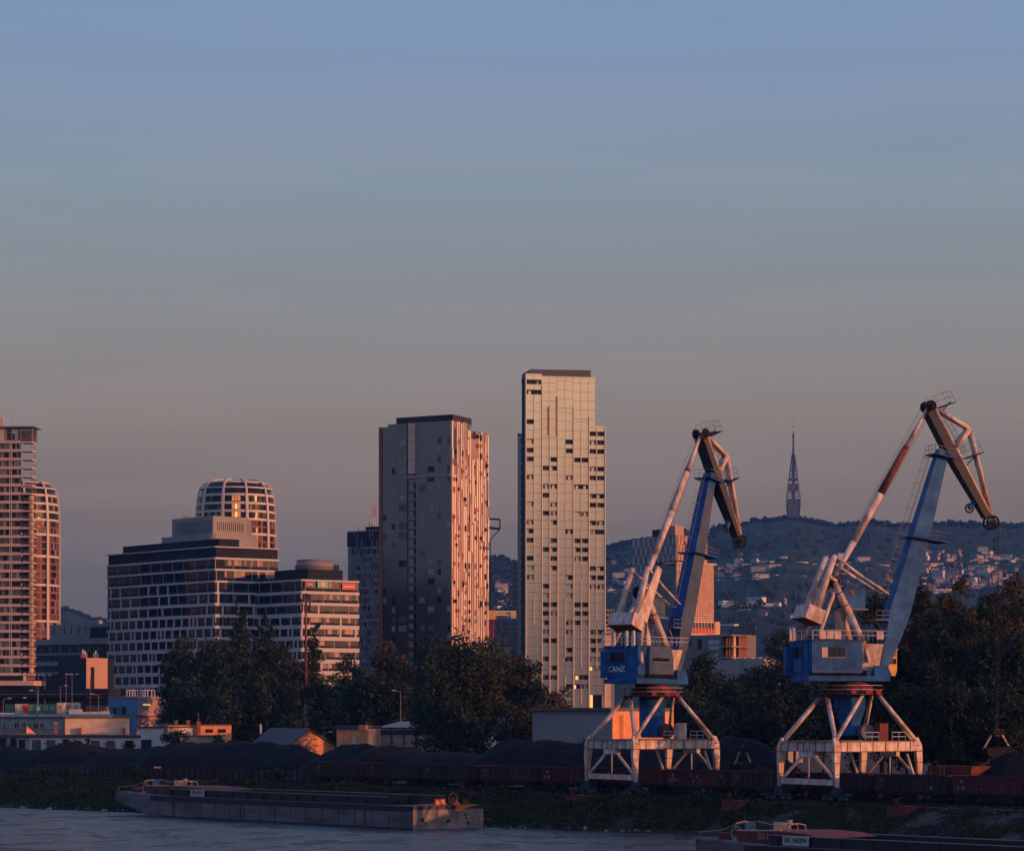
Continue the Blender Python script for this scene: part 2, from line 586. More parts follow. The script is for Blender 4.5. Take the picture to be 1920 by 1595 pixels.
# bank slope, with a stone-pitched stretch to the right
pm("soil", (.022, .022, .017), .95, var=.4, scale=.4, bump=.5)
pm("land", (.02, .021, .018), .95, var=.35, scale=.05)
ss = [-9000, -4000, -1500, -700, -450, -320] + [-240 + 1.25 * i for i in range(300)] + [160, 220, 300, 600, 900]
NV = 15
vs, fs, mi = [], [], []
for s_ in ss:
    a, b_ = bank(s_)
    for j in range(NV):
        t_ = j / (NV - 1)
        v = a + (b_ - 1.5 - a) * t_
        z = GZ - (GZ + .5) * (t_ ** 1.15)
        p = G(s_, v, z)
        if 0 < j:
            nn = noise.noise(Vector((s_ * .22, v * .25, 3.1))) * .35 + noise.noise(Vector((s_ * .8, v * .8, 7))) * .12
            p.z += nn * min(1, j / 3)
        vs.append(tuple(p))
for i in range(len(ss) - 1):
    for j in range(NV - 1):
        k = i * NV + j
        fs.append((k, k + 1, k + NV + 1, k + NV))
        stone = ss[i] > 31 + 5 * noise.noise(Vector((ss[i] * .1, j * .4, 1))) and j < NV - 1
        mi.append(1 if stone else 0)
mesh_obj("river_bank", vs, fs, ["soil", "stone"], mi, kind='structure')
# land behind it
vs, fs = [], []
for i, s_ in enumerate(ss):
    a, _ = bank(s_)
    for v in (a, 30, 200, 9000):
        vs.append(tuple(G(s_, v, GZ)))
    if i:
        for j in range(3):
            k = (i - 1) * 4 + j
            fs.append((k, k + 4, k + 5, k + 1))
mesh_obj("land", vs, fs, ["land"], smooth=False, kind='structure')
# rails
mb = MB("stone")
def strip(mb, s0, s1, v0, v1, z0, z1, m):
    mb.hexa([G(s0, v0, z0), G(s1, v0, z0), G(s1, v1, z0), G(s0, v1, z0), G(s0, v0, z1), G(s1, v0, z1), G(s1, v1, z1), G(s0, v1, z1)], m)
strip(mb, -330, 140, 1.6, 10.9, GZ - .2, GZ + .12, "stone")
for v in (2.75, 4.25, 7.75, 9.25):
    strip(mb, -330, 140, v - .04, v + .04, GZ + .1, GZ + .3, "black_steel")
for v in (0, 14.5):
    strip(mb, -330, 140, v - .35, v + .35, GZ - .2, GZ + .06, "concrete")
    strip(mb, -330, 140, v - .05, v + .05, GZ + .05, GZ + .2, "black_steel")
mb.build("railway_track", kind='structure')

# hills
CREST = [(-400, 1165), (60, 1150), (113, 1144), (125, 1143), (140, 1149), (165, 1160), (205, 1168), (300, 1170), (560, 1120), (700, 1085), (860, 1058), (918, 1052), (930, 1049),
         (945, 1051), (968, 1058), (1050, 1045), (1100, 1035), (1135, 1027), (1160, 1023), (1187, 1018), (1250, 1005), (1320, 997), (1345, 993),
         (1370, 988), (1400, 982), (1420, 978), (1450, 975), (1480, 973), (1500, 974), (1520, 978), (1540, 983), (1560, 987), (1592, 986),
         (1632, 981), (1664, 985), (1707, 988), (1757, 985), (1820, 986), (1914, 987), (2100, 985), (2600, 990)]
HY0, HY1 = 1500.0, 4400.0
def crest(px):
    for (x0, y0), (x1, y1) in zip(CREST, CREST[1:]):
        if x0 <= px <= x1:
            return y0 + (y1 - y0) * (px - x0) / (x1 - x0)
    return CREST[0][1] if px < CREST[0][0] else CREST[-1][1]
def hill(X, Y, rough=True):
    px = CX + X * F / Y if Y > 2500 else CX + X * F / (2500)
    px = CX + X * F / Y
    zc = CAMZ + (HY - crest(px)) * HY1 / F
    t_ = (Y - HY0) / (HY1 - HY0)
    if t_ <= 0:
        h = 3.5
    elif t_ <= 1:
        h = 3.5 + (zc - 3.5) * (.25 * t_ + .75 * t_ ** 1.5)
    else:
        h = zc - (Y - HY1) * .25
    if rough and t_ > 0:
        h += noise.noise(Vector((X * .004, Y * .004, 0))) * 10 * min(1, t_ * 3) * (1 if t_ < .9 else .2)
        h += noise.noise(Vector((X * .035, Y * .035, 5))) * 4.5 * min(1, t_ * 2)
        h += abs(noise.noise(Vector((X * .09, Y * .09, 2)))) * 3.5 * min(1, t_ * 2)
    return h
m = pm("forest", (.024, .044, .028), .95, var=.5, scale=.012, spec=.1)
ys = [1440, 1500] + [1500 + 58 * i for i in range(1, 40)] + [3820 + 24 * i for i in range(1, 30)] + [4600, 4800, 5100]
xs = [-900 + 9 * i for i in range(201)]
vs = [(X * (.35 + .65 * Y / 4400), Y, hill(X * (.35 + .65 * Y / 4400), Y)) for Y in ys for X in xs]
n = len(xs)
fs = [(j * n + i, j * n + i + 1, (j + 1) * n + i + 1, (j + 1) * n + i) for j in range(len(ys) - 1) for i in range(n - 1)]
mesh_obj("hills", vs, fs, ["forest"], smooth=False, kind='structure')
def on_hill(px, py):
    """where the sight line of a photo pixel meets the hillside"""
    k = (px - CX) / F
    q = (HY - py) / F
    Y = 1520
    while Y < HY1:
        if hill(k * Y, Y, False) >= CAMZ + q * Y:
            return Vector((k * Y, Y, hill(k * Y, Y, False)))
        Y += 12
    return None
# ------------------------------------------------------------------ city: the tall buildings
def base3(fac, a=None, z=GZ):
    return fac.P(fac.L / 2 if a is None else a, z)

# --- the tallest tower: stepped peach slab with fins and loggias
f = Fac(985, 960, 1134.5, 966, 960)
t_ = thing("residential_tower", "tallest tower, pale peach stepped slab with thin vertical fins and grey roof box", "tower", base3(f))
colx = [986, 1001, 1016, 1030.5, 1045.5, 1060, 1075, 1089.5, 1104, 1118.5, 1134]
ca = [f.a(x) for x in colx]
core = MB("black_void")
dep = 1.6
back_l = [f.P(ca[0], 0, -dep), f.P(ca[10], 0, -dep)]
def plan(pts):
    return [(p.x, p.y) for p in pts]
zt = f.z(703.5)
zs = f.z(800)
zl = f.z(808)
bl = Vector(((970.5 - CX) * 982 / F, 982))
bl2 = Vector(((980 - CX) * 968.5 / F, 968.5))
br = f.P(ca[10], 0, -26)
core.prism(plan([f.P(ca[0] + .1, 0, -dep), f.P(ca[10] - .1, 0, -dep), f.P(ca[10] - .1, 0, -20), f.P(ca[0] + .1, 0, -7)]), 3, zs, "black_void")
core.prism(plan([f.P(ca[0] + .1, 0, -dep), f.P(ca[9] - .3, 0, -dep), f.P(ca[9] - .3, 0, -20), f.P(ca[0] + .1, 0, -7)]), zs, zt - .4, "black_void")
core.build("core", t_)
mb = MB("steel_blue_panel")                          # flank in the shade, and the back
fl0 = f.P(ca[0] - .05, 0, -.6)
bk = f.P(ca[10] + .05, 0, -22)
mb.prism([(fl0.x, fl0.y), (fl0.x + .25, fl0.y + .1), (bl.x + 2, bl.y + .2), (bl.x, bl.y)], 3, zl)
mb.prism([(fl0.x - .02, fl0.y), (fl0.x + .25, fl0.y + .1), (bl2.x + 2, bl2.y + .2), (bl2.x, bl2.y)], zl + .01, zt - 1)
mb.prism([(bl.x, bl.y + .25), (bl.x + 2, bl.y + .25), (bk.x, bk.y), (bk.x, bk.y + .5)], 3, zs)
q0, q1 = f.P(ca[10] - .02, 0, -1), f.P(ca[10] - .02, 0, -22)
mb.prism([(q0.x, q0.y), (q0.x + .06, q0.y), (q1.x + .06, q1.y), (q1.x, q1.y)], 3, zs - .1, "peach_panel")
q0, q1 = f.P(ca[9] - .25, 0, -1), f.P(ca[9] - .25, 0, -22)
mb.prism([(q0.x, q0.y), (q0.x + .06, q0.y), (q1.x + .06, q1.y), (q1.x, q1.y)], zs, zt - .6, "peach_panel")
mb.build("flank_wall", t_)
fw = MB("black_void")
fd = (bl - Vector((fl0.x, fl0.y)))
for k in range(30):
    z0 = f.z(826 + 16.93 * k)
    p_ = Vector((fl0.x, fl0.y)) + fd * .42
    q_ = Vector((fl0.x, fl0.y)) + fd * .56
    nn = Vector((-fd.y, fd.x)).normalized() * .05
    fw.hexa([(p_.x, p_.y, z0), (q_.x, q_.y, z0), (q_.x + nn.x, q_.y + nn.y, z0), (p_.x + nn.x, p_.y + nn.y, z0),
             (p_.x, p_.y, z0 + 2), (q_.x, q_.y, z0 + 2), (q_.x + nn.x, q_.y + nn.y, z0 + 2), (p_.x + nn.x, p_.y + nn.y, z0 + 2)])
fw.build("flank_window_row", t_)
LOG = {811.8: [8, 9], 828: [0, 5, 8, 9], 845: [0, 5, 8, 9], 861.6: [0, 3, 6, 7], 878: [2, 3, 8, 9], 895: [0, 5, 8, 9], 912: [2, 3, 6, 7],
       929: [2, 8, 9], 946: [0, 3, 8, 9], 962.6: [2, 3, 6, 7], 979.7: [0, 3, 8, 9], 996.5: [0, 5, 8, 9], 1013.7: [0, 3, 6, 7],
       1030.6: [2, 3, 6, 7], 1047.5: [0, 3, 6, 7], 1065.5: [0, 3, 8, 9], 1082.7: [0, 5, 8, 9], 1099.5: [2, 5, 8, 9], 1116.7: [2, 5],
       1134: [2, 3, 6, 7], 1150.5: [2, 3, 6, 7], 1167.8: [2, 5, 6, 7], 1185: [2, 5, 8, 9], 1201.8: [2, 3, 8, 9], 1219: [5, 8, 9],
       1236: [2, 5, 8, 9], 1253: [3, 8, 9], 1270.5: [2, 3, 6, 7], 1287.6: [5, 6, 7], 791.7: [0], 736: [0, 1], 717: [0, 1]}
JOIN = {(861.6, 6), (912, 6), (962.6, 6), (929, 8), (979.7, 8), (996.5, 8), (736, 0), (717, 0), (845, 8), (1065.5, 8)}
tops = [702, 702, 818, 818, 763, 763, 783, 783, 799, 799]
pan, logs, curt = MB("peach_panel"), [], MB("curtain")
rows = sorted(LOG)
for c in range(10):
    a0, a1 = ca[c] + .05, ca[c + 1] - .05
    have = [y for y in rows if c in LOG[y]]
    # strips of cladding between the openings of this column
    def clad(y0, y1, o):
        """panels between photo heights y0 (upper) and y1, one storey each, with open joints"""
        y = y1
        while y > y0 + .4:
            yn = max(y0, y - 16.93)
            f.bm(pan, a0, a1, f.z(y) + .045, f.z(yn) - .045, -dep + .05, o)
            y = yn
    if tops[c] > 706:
        if c < 8:
            clad(706, tops[c] - .2, -.9)
        elif c == 8:
            y = tops[c]
            while y > 707:
                yn = max(706, y - 16.93)
                f.bm(pan, a0, a1 - .25, f.z(y) + .045, f.z(yn) - .045, -dep + .05, -.9)
                y = yn
    y = tops[c]
    for h in have:
        if h - 5.6 > y:
            clad(y, h - 5.6, 0)
        y = h + 3.4
    clad(y, 1302 if c >= 8 else 1330, 0)
    for h in have:
        lm = MB("peach_panel")
        z0, z1 = f.z(h + 3.4), f.z(h - 5.6)
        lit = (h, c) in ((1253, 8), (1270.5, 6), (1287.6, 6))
        f.bm(lm, a0 + .1, a1 - .1, z0 + .06, z1 - .1, -dep + .02, -dep + .08, rnd.choice(["dark_glass", "dark_glass", "peach_panel"]))
        w_ = a1 - a0
        x = a0 + w_ * rnd.choice([.12, .2, .42])
        f.bm(lm, x, x + w_ * .33, z0 + .08, z1 - .25, -dep + .09, -dep + .2, "lit_or_glint_pane" if lit else rnd.choice(["curtain", "peach_panel", "curtain", "dark_glass"]))
        f.bm(lm, a0 + .02, a1 - .02, z0 - .05, z0 + .1, -.25, .12, "peach_panel")
        logs.append(lm)
f.b(pan, 986, 1016, 700.2, 702, -1.2, .15)
f.b(pan, 1016, 1119, 703.4, 706, -1.2, -.75)
for c0, c1, y in ((2, 4, 818), (4, 6, 763), (6, 8, 783), (8, 10, 799)):
    f.bm(pan, ca[c0] + .05, ca[c1] - .05, f.z(y) + .06, f.z(y - 3.2), -.12, .06)
pan.build("facade_panels", t_)
capped("loggia", logs, t_)
fins = []
FINS = [(0, 702, 1325), (1, 740, 787), (1, 805, 848), (1, 858, 1052), (1, 1120, 1171), (2, 721, 1325), (3, 818, 1325), (4, 741, 1325), (5, 837, 925), (5, 940, 984),
        (5, 1120, 1232), (5, 1264, 1300), (6, 760, 1325), (7, 805, 907), (7, 923, 959), (7, 991, 1061), (7, 1086, 1250), (7, 1290, 1320), (8, 779, 1325), (9, 799, 908),
        (9, 934, 976), (9, 1001, 1163), (9, 1178, 1250), (10, 799, 1325)]
for c, y0, y1 in FINS:
    m_ = MB("peach_fin")
    full = c % 2 == 0 or c == 3
    f.bm(m_, ca[c] - (.12 if full else .08), ca[c] + (.12 if full else .08), f.z(y1), f.z(y0), -.9, .75 if full else .5)
    fins.append(m_)
m_ = MB("yellow_fin")
f.bm(m_, ca[3] - .2, ca[3] + .2, f.z(815), f.z(760), -.4, 1.2)
fins.append(m_)
capped("fin", fins, t_)
en = MB("peach_panel")
f.b(en, 1104, 1107, 1302, 1335, -1.4, .1, "peach_fin")
f.b(en, 1108, 1111, 1302, 1335, -1.4, .1, "lit_or_glint_pane")
f.b(en, 1111.5, 1126, 1303, 1335, -1.58, -1.45, "dark_glass")
f.b(en, 1130, 1134, 1302, 1335, -1.4, .1, "peach_fin")
en.build("entrance", t_)
rf = MB("grey_roof")
ra = [f.P(f.a(991.5), 0, -2.5), f.P(f.a(1111), 0, -2.5), f.P(f.a(1111), 0, -18), f.P(f.a(998), 0, -18)]
top = [f.P(f.a(1000), 0, -4), f.P(f.a(1111), 0, -2.5), f.P(f.a(1111), 0, -18), f.P(f.a(1000), 0, -18)]
z0, z1 = zt - .5, f.z(689)
rf.hexa([(p.x, p.y, z0) for p in ra] + [(p.x, p.y, z1) for p in top])
rf.build("roof_box", t_)

# --- the dark tower with one sunlit finned side
fL, fR = Fac(712, 914, 845, 900, 900), Fac(845, 900, 915.5, 921, 900)
t_ = thing("residential_tower", "dark charcoal tower with a sunlit finned rose side and black roof box", "tower", fL.P(fL.L, GZ))
mb = MB("charcoal_panel")
bkp = fL.p0 + (fR.p1 - fR.p0)
zt = fL.z(788)
aL = fL.a(726)
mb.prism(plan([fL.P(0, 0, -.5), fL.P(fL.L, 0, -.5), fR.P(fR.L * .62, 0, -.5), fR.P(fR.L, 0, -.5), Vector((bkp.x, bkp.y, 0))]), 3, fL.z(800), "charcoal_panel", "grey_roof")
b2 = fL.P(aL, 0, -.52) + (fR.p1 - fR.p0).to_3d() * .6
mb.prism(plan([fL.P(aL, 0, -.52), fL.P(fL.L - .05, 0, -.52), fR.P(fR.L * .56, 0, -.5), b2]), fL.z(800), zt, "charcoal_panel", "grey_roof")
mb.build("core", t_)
mb = MB("charcoal_panel")
px = 717.0
k = 0
while px < 844.5:                                     # tall cladding strips with narrow joints
    w_ = rnd.choice([3.6, 5.2, 6.4])
    a0, a1 = fL.a(px), min(fL.a(px + w_), fL.L - .02)
    if not (764.5 < px + w_ / 2 < 779.5):
        y = 788 if px > 726 else 793
        while y < 1260:
            h = 17.6 * rnd.choice([2, 3, 4])
            fL.bm(mb, a0 + .02, a1 - .02, fL.z(y + h) + .03, fL.z(y) - .03, -.45, 0 if y < 890 and px > 765 else rnd.choice([.03, .06, .08]))
            y += h
    px += w_
fL.b(mb, 765, 845, 888, 892.5, -.4, .5, "grey_panel")
mb.build("dark_cladding", t_)
mb = MB("pink_cladding")
for y0, y1 in ((788, 805), (805, 823), (823, 840), (840, 858), (858, 875), (875, 884)):
    fL.b(mb, 765.5, 778.5, y0 + .3, y1 - .2, -.45, .12)
fL.b(mb, 766, 778, 884.5, 892, -.3, .3, "curtain_dim")
mb.build("pale_strip", t_)
mb = MB("rust_cladding")
fL.b(mb, 711.6, 716.6, 793, 1290, -.6, .45, "rust_cladding")
mb.build("edge_strip", t_)
ws = []
for k in range(20):
    y = 902 + 17.6 * k
    w_ = MB("curtain")
    fL.b(w_, 765.6, 778.4, y, y + 10.5, -.44, -.3, "dark_glass")
    fL.b(w_, 766.2, 774.5, y + 1, y + 10.5, -.3, -.22, rnd.choice(["curtain", "curtain", "curtain_dim", "rose_panel"]))
    fL.b(w_, 765.4, 778.6, y + 10.6, y + 16.4, -.44, .05, "charcoal_panel")
    ws.append(w_)
capped("loggia", ws, t_)
ws = []
for k in range(24):
    y = 801 + 17.6 * k
    for x0, x1 in ((719, 724.5), (735, 741), (748.5, 762), (787, 797), (802.5, 814), (820.5, 827), (839, 844.6)):
        if rnd.random() < (.34 if y > 895 else .42):
            w_ = MB("curtain_dim")
            mt = rnd.choice(["curtain_dim", "curtain_dim", "curtain", "grey_panel", "curtain", "dark_glass"])
            fL.b(w_, x0, x1, y, y + 11.5, .085, .13, mt)
            fL.b(w_, x0, x1, y + 11.6, y + 12.4, .085, .2, "charcoal_panel")
            ws.append(w_)
capped("window", ws, t_)
# sunlit side: stepped rose wall, fins and windows
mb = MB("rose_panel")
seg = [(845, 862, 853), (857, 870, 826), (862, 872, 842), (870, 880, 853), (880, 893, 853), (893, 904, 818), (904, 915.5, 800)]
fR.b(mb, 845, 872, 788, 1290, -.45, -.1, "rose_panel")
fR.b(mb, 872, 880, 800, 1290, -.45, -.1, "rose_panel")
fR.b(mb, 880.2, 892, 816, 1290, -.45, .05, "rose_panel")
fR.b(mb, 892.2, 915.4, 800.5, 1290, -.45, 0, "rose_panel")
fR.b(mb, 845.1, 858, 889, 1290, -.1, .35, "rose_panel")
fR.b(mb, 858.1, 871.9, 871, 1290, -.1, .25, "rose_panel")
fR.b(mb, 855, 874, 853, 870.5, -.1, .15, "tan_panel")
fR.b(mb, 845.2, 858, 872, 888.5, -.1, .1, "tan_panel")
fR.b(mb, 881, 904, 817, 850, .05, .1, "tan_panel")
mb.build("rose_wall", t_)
fins = []
for c in range(17):
    x = 846 + c * 4.15
    y = (788 if x < 873 else 818 if 880 < x < 893 else 801) + rnd.choice([0, 0, 3])
    if x < 858 and rnd.random() < .4:
        y = 889
    while y < 1275:
        h = 17.6 * rnd.choice([1, 2, 3, 5, 7])
        if 817 < y < 845 and 880 < x < 904:
            y += 17.6 * 2
            continue
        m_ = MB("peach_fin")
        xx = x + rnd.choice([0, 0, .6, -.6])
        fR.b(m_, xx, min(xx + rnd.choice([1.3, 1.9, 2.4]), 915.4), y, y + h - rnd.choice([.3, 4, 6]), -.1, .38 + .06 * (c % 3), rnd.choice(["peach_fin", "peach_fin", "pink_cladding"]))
        fins.append(m_)
        y += h + (17.6 * rnd.choice([0, 0, 0, 1]))
capped("fin", fins, t_)
ws = []
for k in range(27):
    y = 806 + 17.6 * k
    for x0 in (847.5, 851.5, 855.7, 864, 868.4, 876, 888, 892.4, 897.5, 905.6, 910):
        if rnd.random() < .30:
            w_ = MB("black_void")
            fR.b(w_, x0, x0 + rnd.choice([2.8, 3.6]), y, y + rnd.choice([7, 7, 11]), .36, .56, rnd.choice(["black_void", "black_void", "rust_cladding", "rust_cladding", "charcoal_panel"]))
            ws.append(w_)
w_ = MB("black_void")
fR.b(w_, 897.5, 911, 801, 809, .02, .06)
ws.append(w_)
capped("window", ws, t_)
mb = MB("black_roof")
r0, r1 = fL.P(fL.a(738), 0, -1.6), fL.P(fL.L - .2, 0, -1.6)
r2 = fR.P(fR.a(892), 0, -1.6)
r3 = r0 + (r2 - r1)
mb.prism(plan([r0, r1, r2, r3]), zt - .3, fL.z(775.5), "black_roof")
mb.build("roof_box", t_)

# --- banded grey office block in three steps
f1, f2 = Fac(201, 927, 403, 880, 880), Fac(403, 880, 522, 893, 880)
f3, f4 = Fac(476, 889.2, 565, 870, 870), Fac(565, 870, 673, 882, 870)
t_ = thing("office_block", "long banded grey office block in steps, three signboards at its top right corner", "office block", f1.P(f1.L, GZ))
mb = MB("dark_glass")
bkL = f1.p0 + (f2.p1 - f2.p0) * 1.6
zt = f1.z(1025)
mb.prism(plan([f1.P(0, 0, -.5), f1.P(f1.L, 0, -.5), f2.P(f2.L, 0, -.5), f2.P(f2.L, 0, -30), Vector((bkL.x, bkL.y + 12, 0))]), 3, zt, "dark_cladding", "grey_roof")
zt3 = CAMZ + (HY - 1087) * 870 / F
mb.prism(plan([f3.P(0, 0, -.5), f3.P(f3.L, 0, -.5), f4.P(f4.L, 0, -.5), f4.P(f4.L, 0, -24), f3.P(0, 0, -14)]), 3, zt3, "dark_cladding", "grey_roof")
mb.build("core", t_)
bands = []
def band(fc, y, th, o=.25, mat="pale_cladding", a0=0, a1=None):
    m_ = MB(mat)
    fc.bm(m_, a0, fc.L if a1 is None else a1, fc.z(y) - th / 2, fc.z(y) + th / 2, -.48, o)
    bands.append(m_)
YB = [1024.5, 1046, 1067.3, 1089.5, 1111, 1132.4, 1153.8, 1175.2, 1196.6, 1218, 1240, 1262, 1284, 1306]
a2e = f2.a(478)
for i, y in enumerate(YB):
    th = .35 if i == 0 else .62 if i < 5 else .95 if i < 9 else 1.25
    band(f1, y, th)
    band(f2, y, th, mat="pale_cladding", a0=.002, a1=f2.L if i < 3 else a2e + 2)
YB3 = [1087, 1110, 1131.4, 1152.8, 1174.3, 1196, 1217.5, 1239, 1260.6, 1282]
for i, y in enumerate(YB3):
    th = .5 if i == 0 else .9 if i < 3 else 1.25
    band(f3, y, th)
    band(f4, y, th, a0=.002)
for b_ in bands:
    b_.build("floor_band", t_)
# window strips: panes of changing tone behind piers
def strip_row(fc, y0, y1, a0, a1, lower, sunny):
    """one storey of glazing between two floor bands"""
    m_ = MB("dark_glass")
    z0, z1 = fc.z(y1), fc.z(y0)
    a = a0 + .1
    while a < a1 - .3:
        w_ = rnd.choice([.9, 1.2, 1.5])
        w_ = min(w_, a1 - a - .1)
        mt = "dark_glass"
        r_ = rnd.random()
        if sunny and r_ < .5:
            mt = rnd.choice(["rose_panel", "curtain", "curtain_dim"])  # warm and pale panes put sunlight into the colour of sunlit faces
        elif r_ < .05:
            mt = "teal_glass"
        zs_ = z0 + (z1 - z0) * (.30 if mt == "dark_glass" else .36)
        fc.bm(m_, a + .03, a + w_ - .03, zs_, z1 - .05, -.45, -.12, mt)
        a += w_
    fc.bm(m_, a0 + .1, a1 - .1, z0 + .05, z0 + (z1 - z0) * .29, -.45, -.05, "dark_cladding")
    p_ = m_
    a = a0 + rnd.random() * 3
    gap = (6.4, 5.6, 4.4)[lower]
    k = 0
    while a < a1:
        wide = lower == 2 or (lower == 1 and rnd.random() < .3)
        fc.bm(p_, a, min(a + (.62 if wide else .22), a1), z0 + .02, z1 - .02, -.46, .12 if wide else .02, "pale_cladding" if wide else "grey_panel")
        a += gap * rnd.choice([.5, 1, 1, 1]) if lower else gap
    p_.build("window_strip", t_)
for i in range(1, len(YB) - 1):
    low = 0 if i < 3 else 1 if i < 6 else 2
    strip_row(f1, YB[i] + 1.6, YB[i + 1] - 1.6, 0, f1.L, low, False)
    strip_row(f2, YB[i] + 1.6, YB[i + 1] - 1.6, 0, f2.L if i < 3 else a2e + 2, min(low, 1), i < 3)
for i in range(len(YB3) - 1):
    low = 0 if i < 2 else 1 if i < 4 else 2
    strip_row(f3, YB3[i] + 1.6, YB3[i + 1] - 2, 0, f3.L, low, False)
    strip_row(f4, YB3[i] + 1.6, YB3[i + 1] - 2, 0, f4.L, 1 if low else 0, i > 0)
# set-back storeys and rooftop plant
mb = MB("dark_cladding")
s0, s1 = f1.P(f1.a(221), 0, -2), f1.P(f1.L - .6, 0, -2)
s2 = f2.P(f2.a(453), 0, -1.6)
mb.prism(plan([s0, s1, s2, s2 + (s0 - s1)]), zt + .02, CAMZ + (HY - 1009.5) * 882 / F, "dark_cladding", "grey_roof")
s0, s1 = f3.P(f3.a(505), 0, -2), f3.P(f3.L, 0, -2.6)
s2 = f4.P(f4.a(650), 0, -2.4)
mb.prism(plan([s0, s1, f4.P(f4.a(580), 0, -2.4), s2, s2 + (s0 - s1)]), zt3 + .02, zt3 + 3.6, "dark_cladding", "grey_roof")
mb.build("setback_storey", t_)
mb = MB("grey_panel")
g1 = Fac(303, 912, 398, 892, 892)
g2 = Fac(398, 892, 482, 904, 892)
z0, z1, z2 = CAMZ + (HY - 1011) * 892 / F, CAMZ + (HY - 1000) * 892 / F, CAMZ + (HY - 966) * 892 / F
c0 = g1.P(g1.L - 1.5, 0, 0)
c1 = g2.P(1.5, 0, 0)
cm = (c0 + c1) / 2 + Vector((0, -.3, 0))
mb.prism(plan([g1.P(0, 0), c0, cm, c1, g2.P(g2.L, 0), g2.P(g2.L, 0, -20), g1.P(0, 0, -14)]), z0 - 2, z1)
q0 = g1.P(g1.a(318), 0, -1)
q1 = g1.P(g1.L - 2, 0, -1)
q2 = g2.P(2, 0, -1)
qm = (q1 + q2) / 2 + Vector((0, -.5, 0))
q3 = g2.P(g2.a(466), 0, -1)
mb.prism(plan([q0, q1, qm, q2, q3, q3 + Vector((0, 16, 0)), q0 + Vector((3, 14, 0))]), z1 - .1, z2, "grey_panel", "grey_roof")
g1.b(mb, 326, 393, 974.5, 997, -1.2, -.93, "grey_wall")
for k in range(14):
    x = 411 + k * 3.7
    g2.b(mb, x, x + 1, 977, 993, -1.2, -.94, "dark_cladding")
mb.box((q0.x + 3, q0.y + 3, z2), (q0.x + 5.4, q0.y + 6, z2 + 1.2))
mb.box((q0.x + 7, q0.y + 3, z2), (q0.x + 9.4, q0.y + 6, z2 + 1.2))
mb.build("rooftop_plant", t_)
# signboards
m_ = MB("sign_purple")
f4.b(m_, 570.5, 590, 1088.5, 1100.5, .3, .5, "sign_purple")
sg = m_.build("signboard", t_)
lettering("Swiss", f4.P(f4.a(580), f4.z(1094.3), .5), f4.d.to_3d(), ZU, .85, "sign_white", sg)
m_ = MB("sign_teal")
f4.b(m_, 594, 613.5, 1088, 1101, .3, .5, "sign_teal")
m_.tube(f4.P(f4.a(604), f4.z(1094.8), .5), f4.P(f4.a(604), f4.z(1094.8), .58), .8, 14, m="sign_yellow")
m_.tube(f4.P(f4.a(604), f4.z(1096.4), .5), f4.P(f4.a(604), f4.z(1096.4), .6), .45, 10, m="cream_plaster")
m_.build("signboard", t_)
m_ = MB("sign_red")
f4.b(m_, 640, 665.5, 1090, 1103, .3, .5, "sign_red")
sg = m_.build("signboard", t_)
lettering("Lenovo", f4.P(f4.a(653), f4.z(1096.2), .5), f4.d.to_3d(), ZU, 1.35, "sign_white", sg)

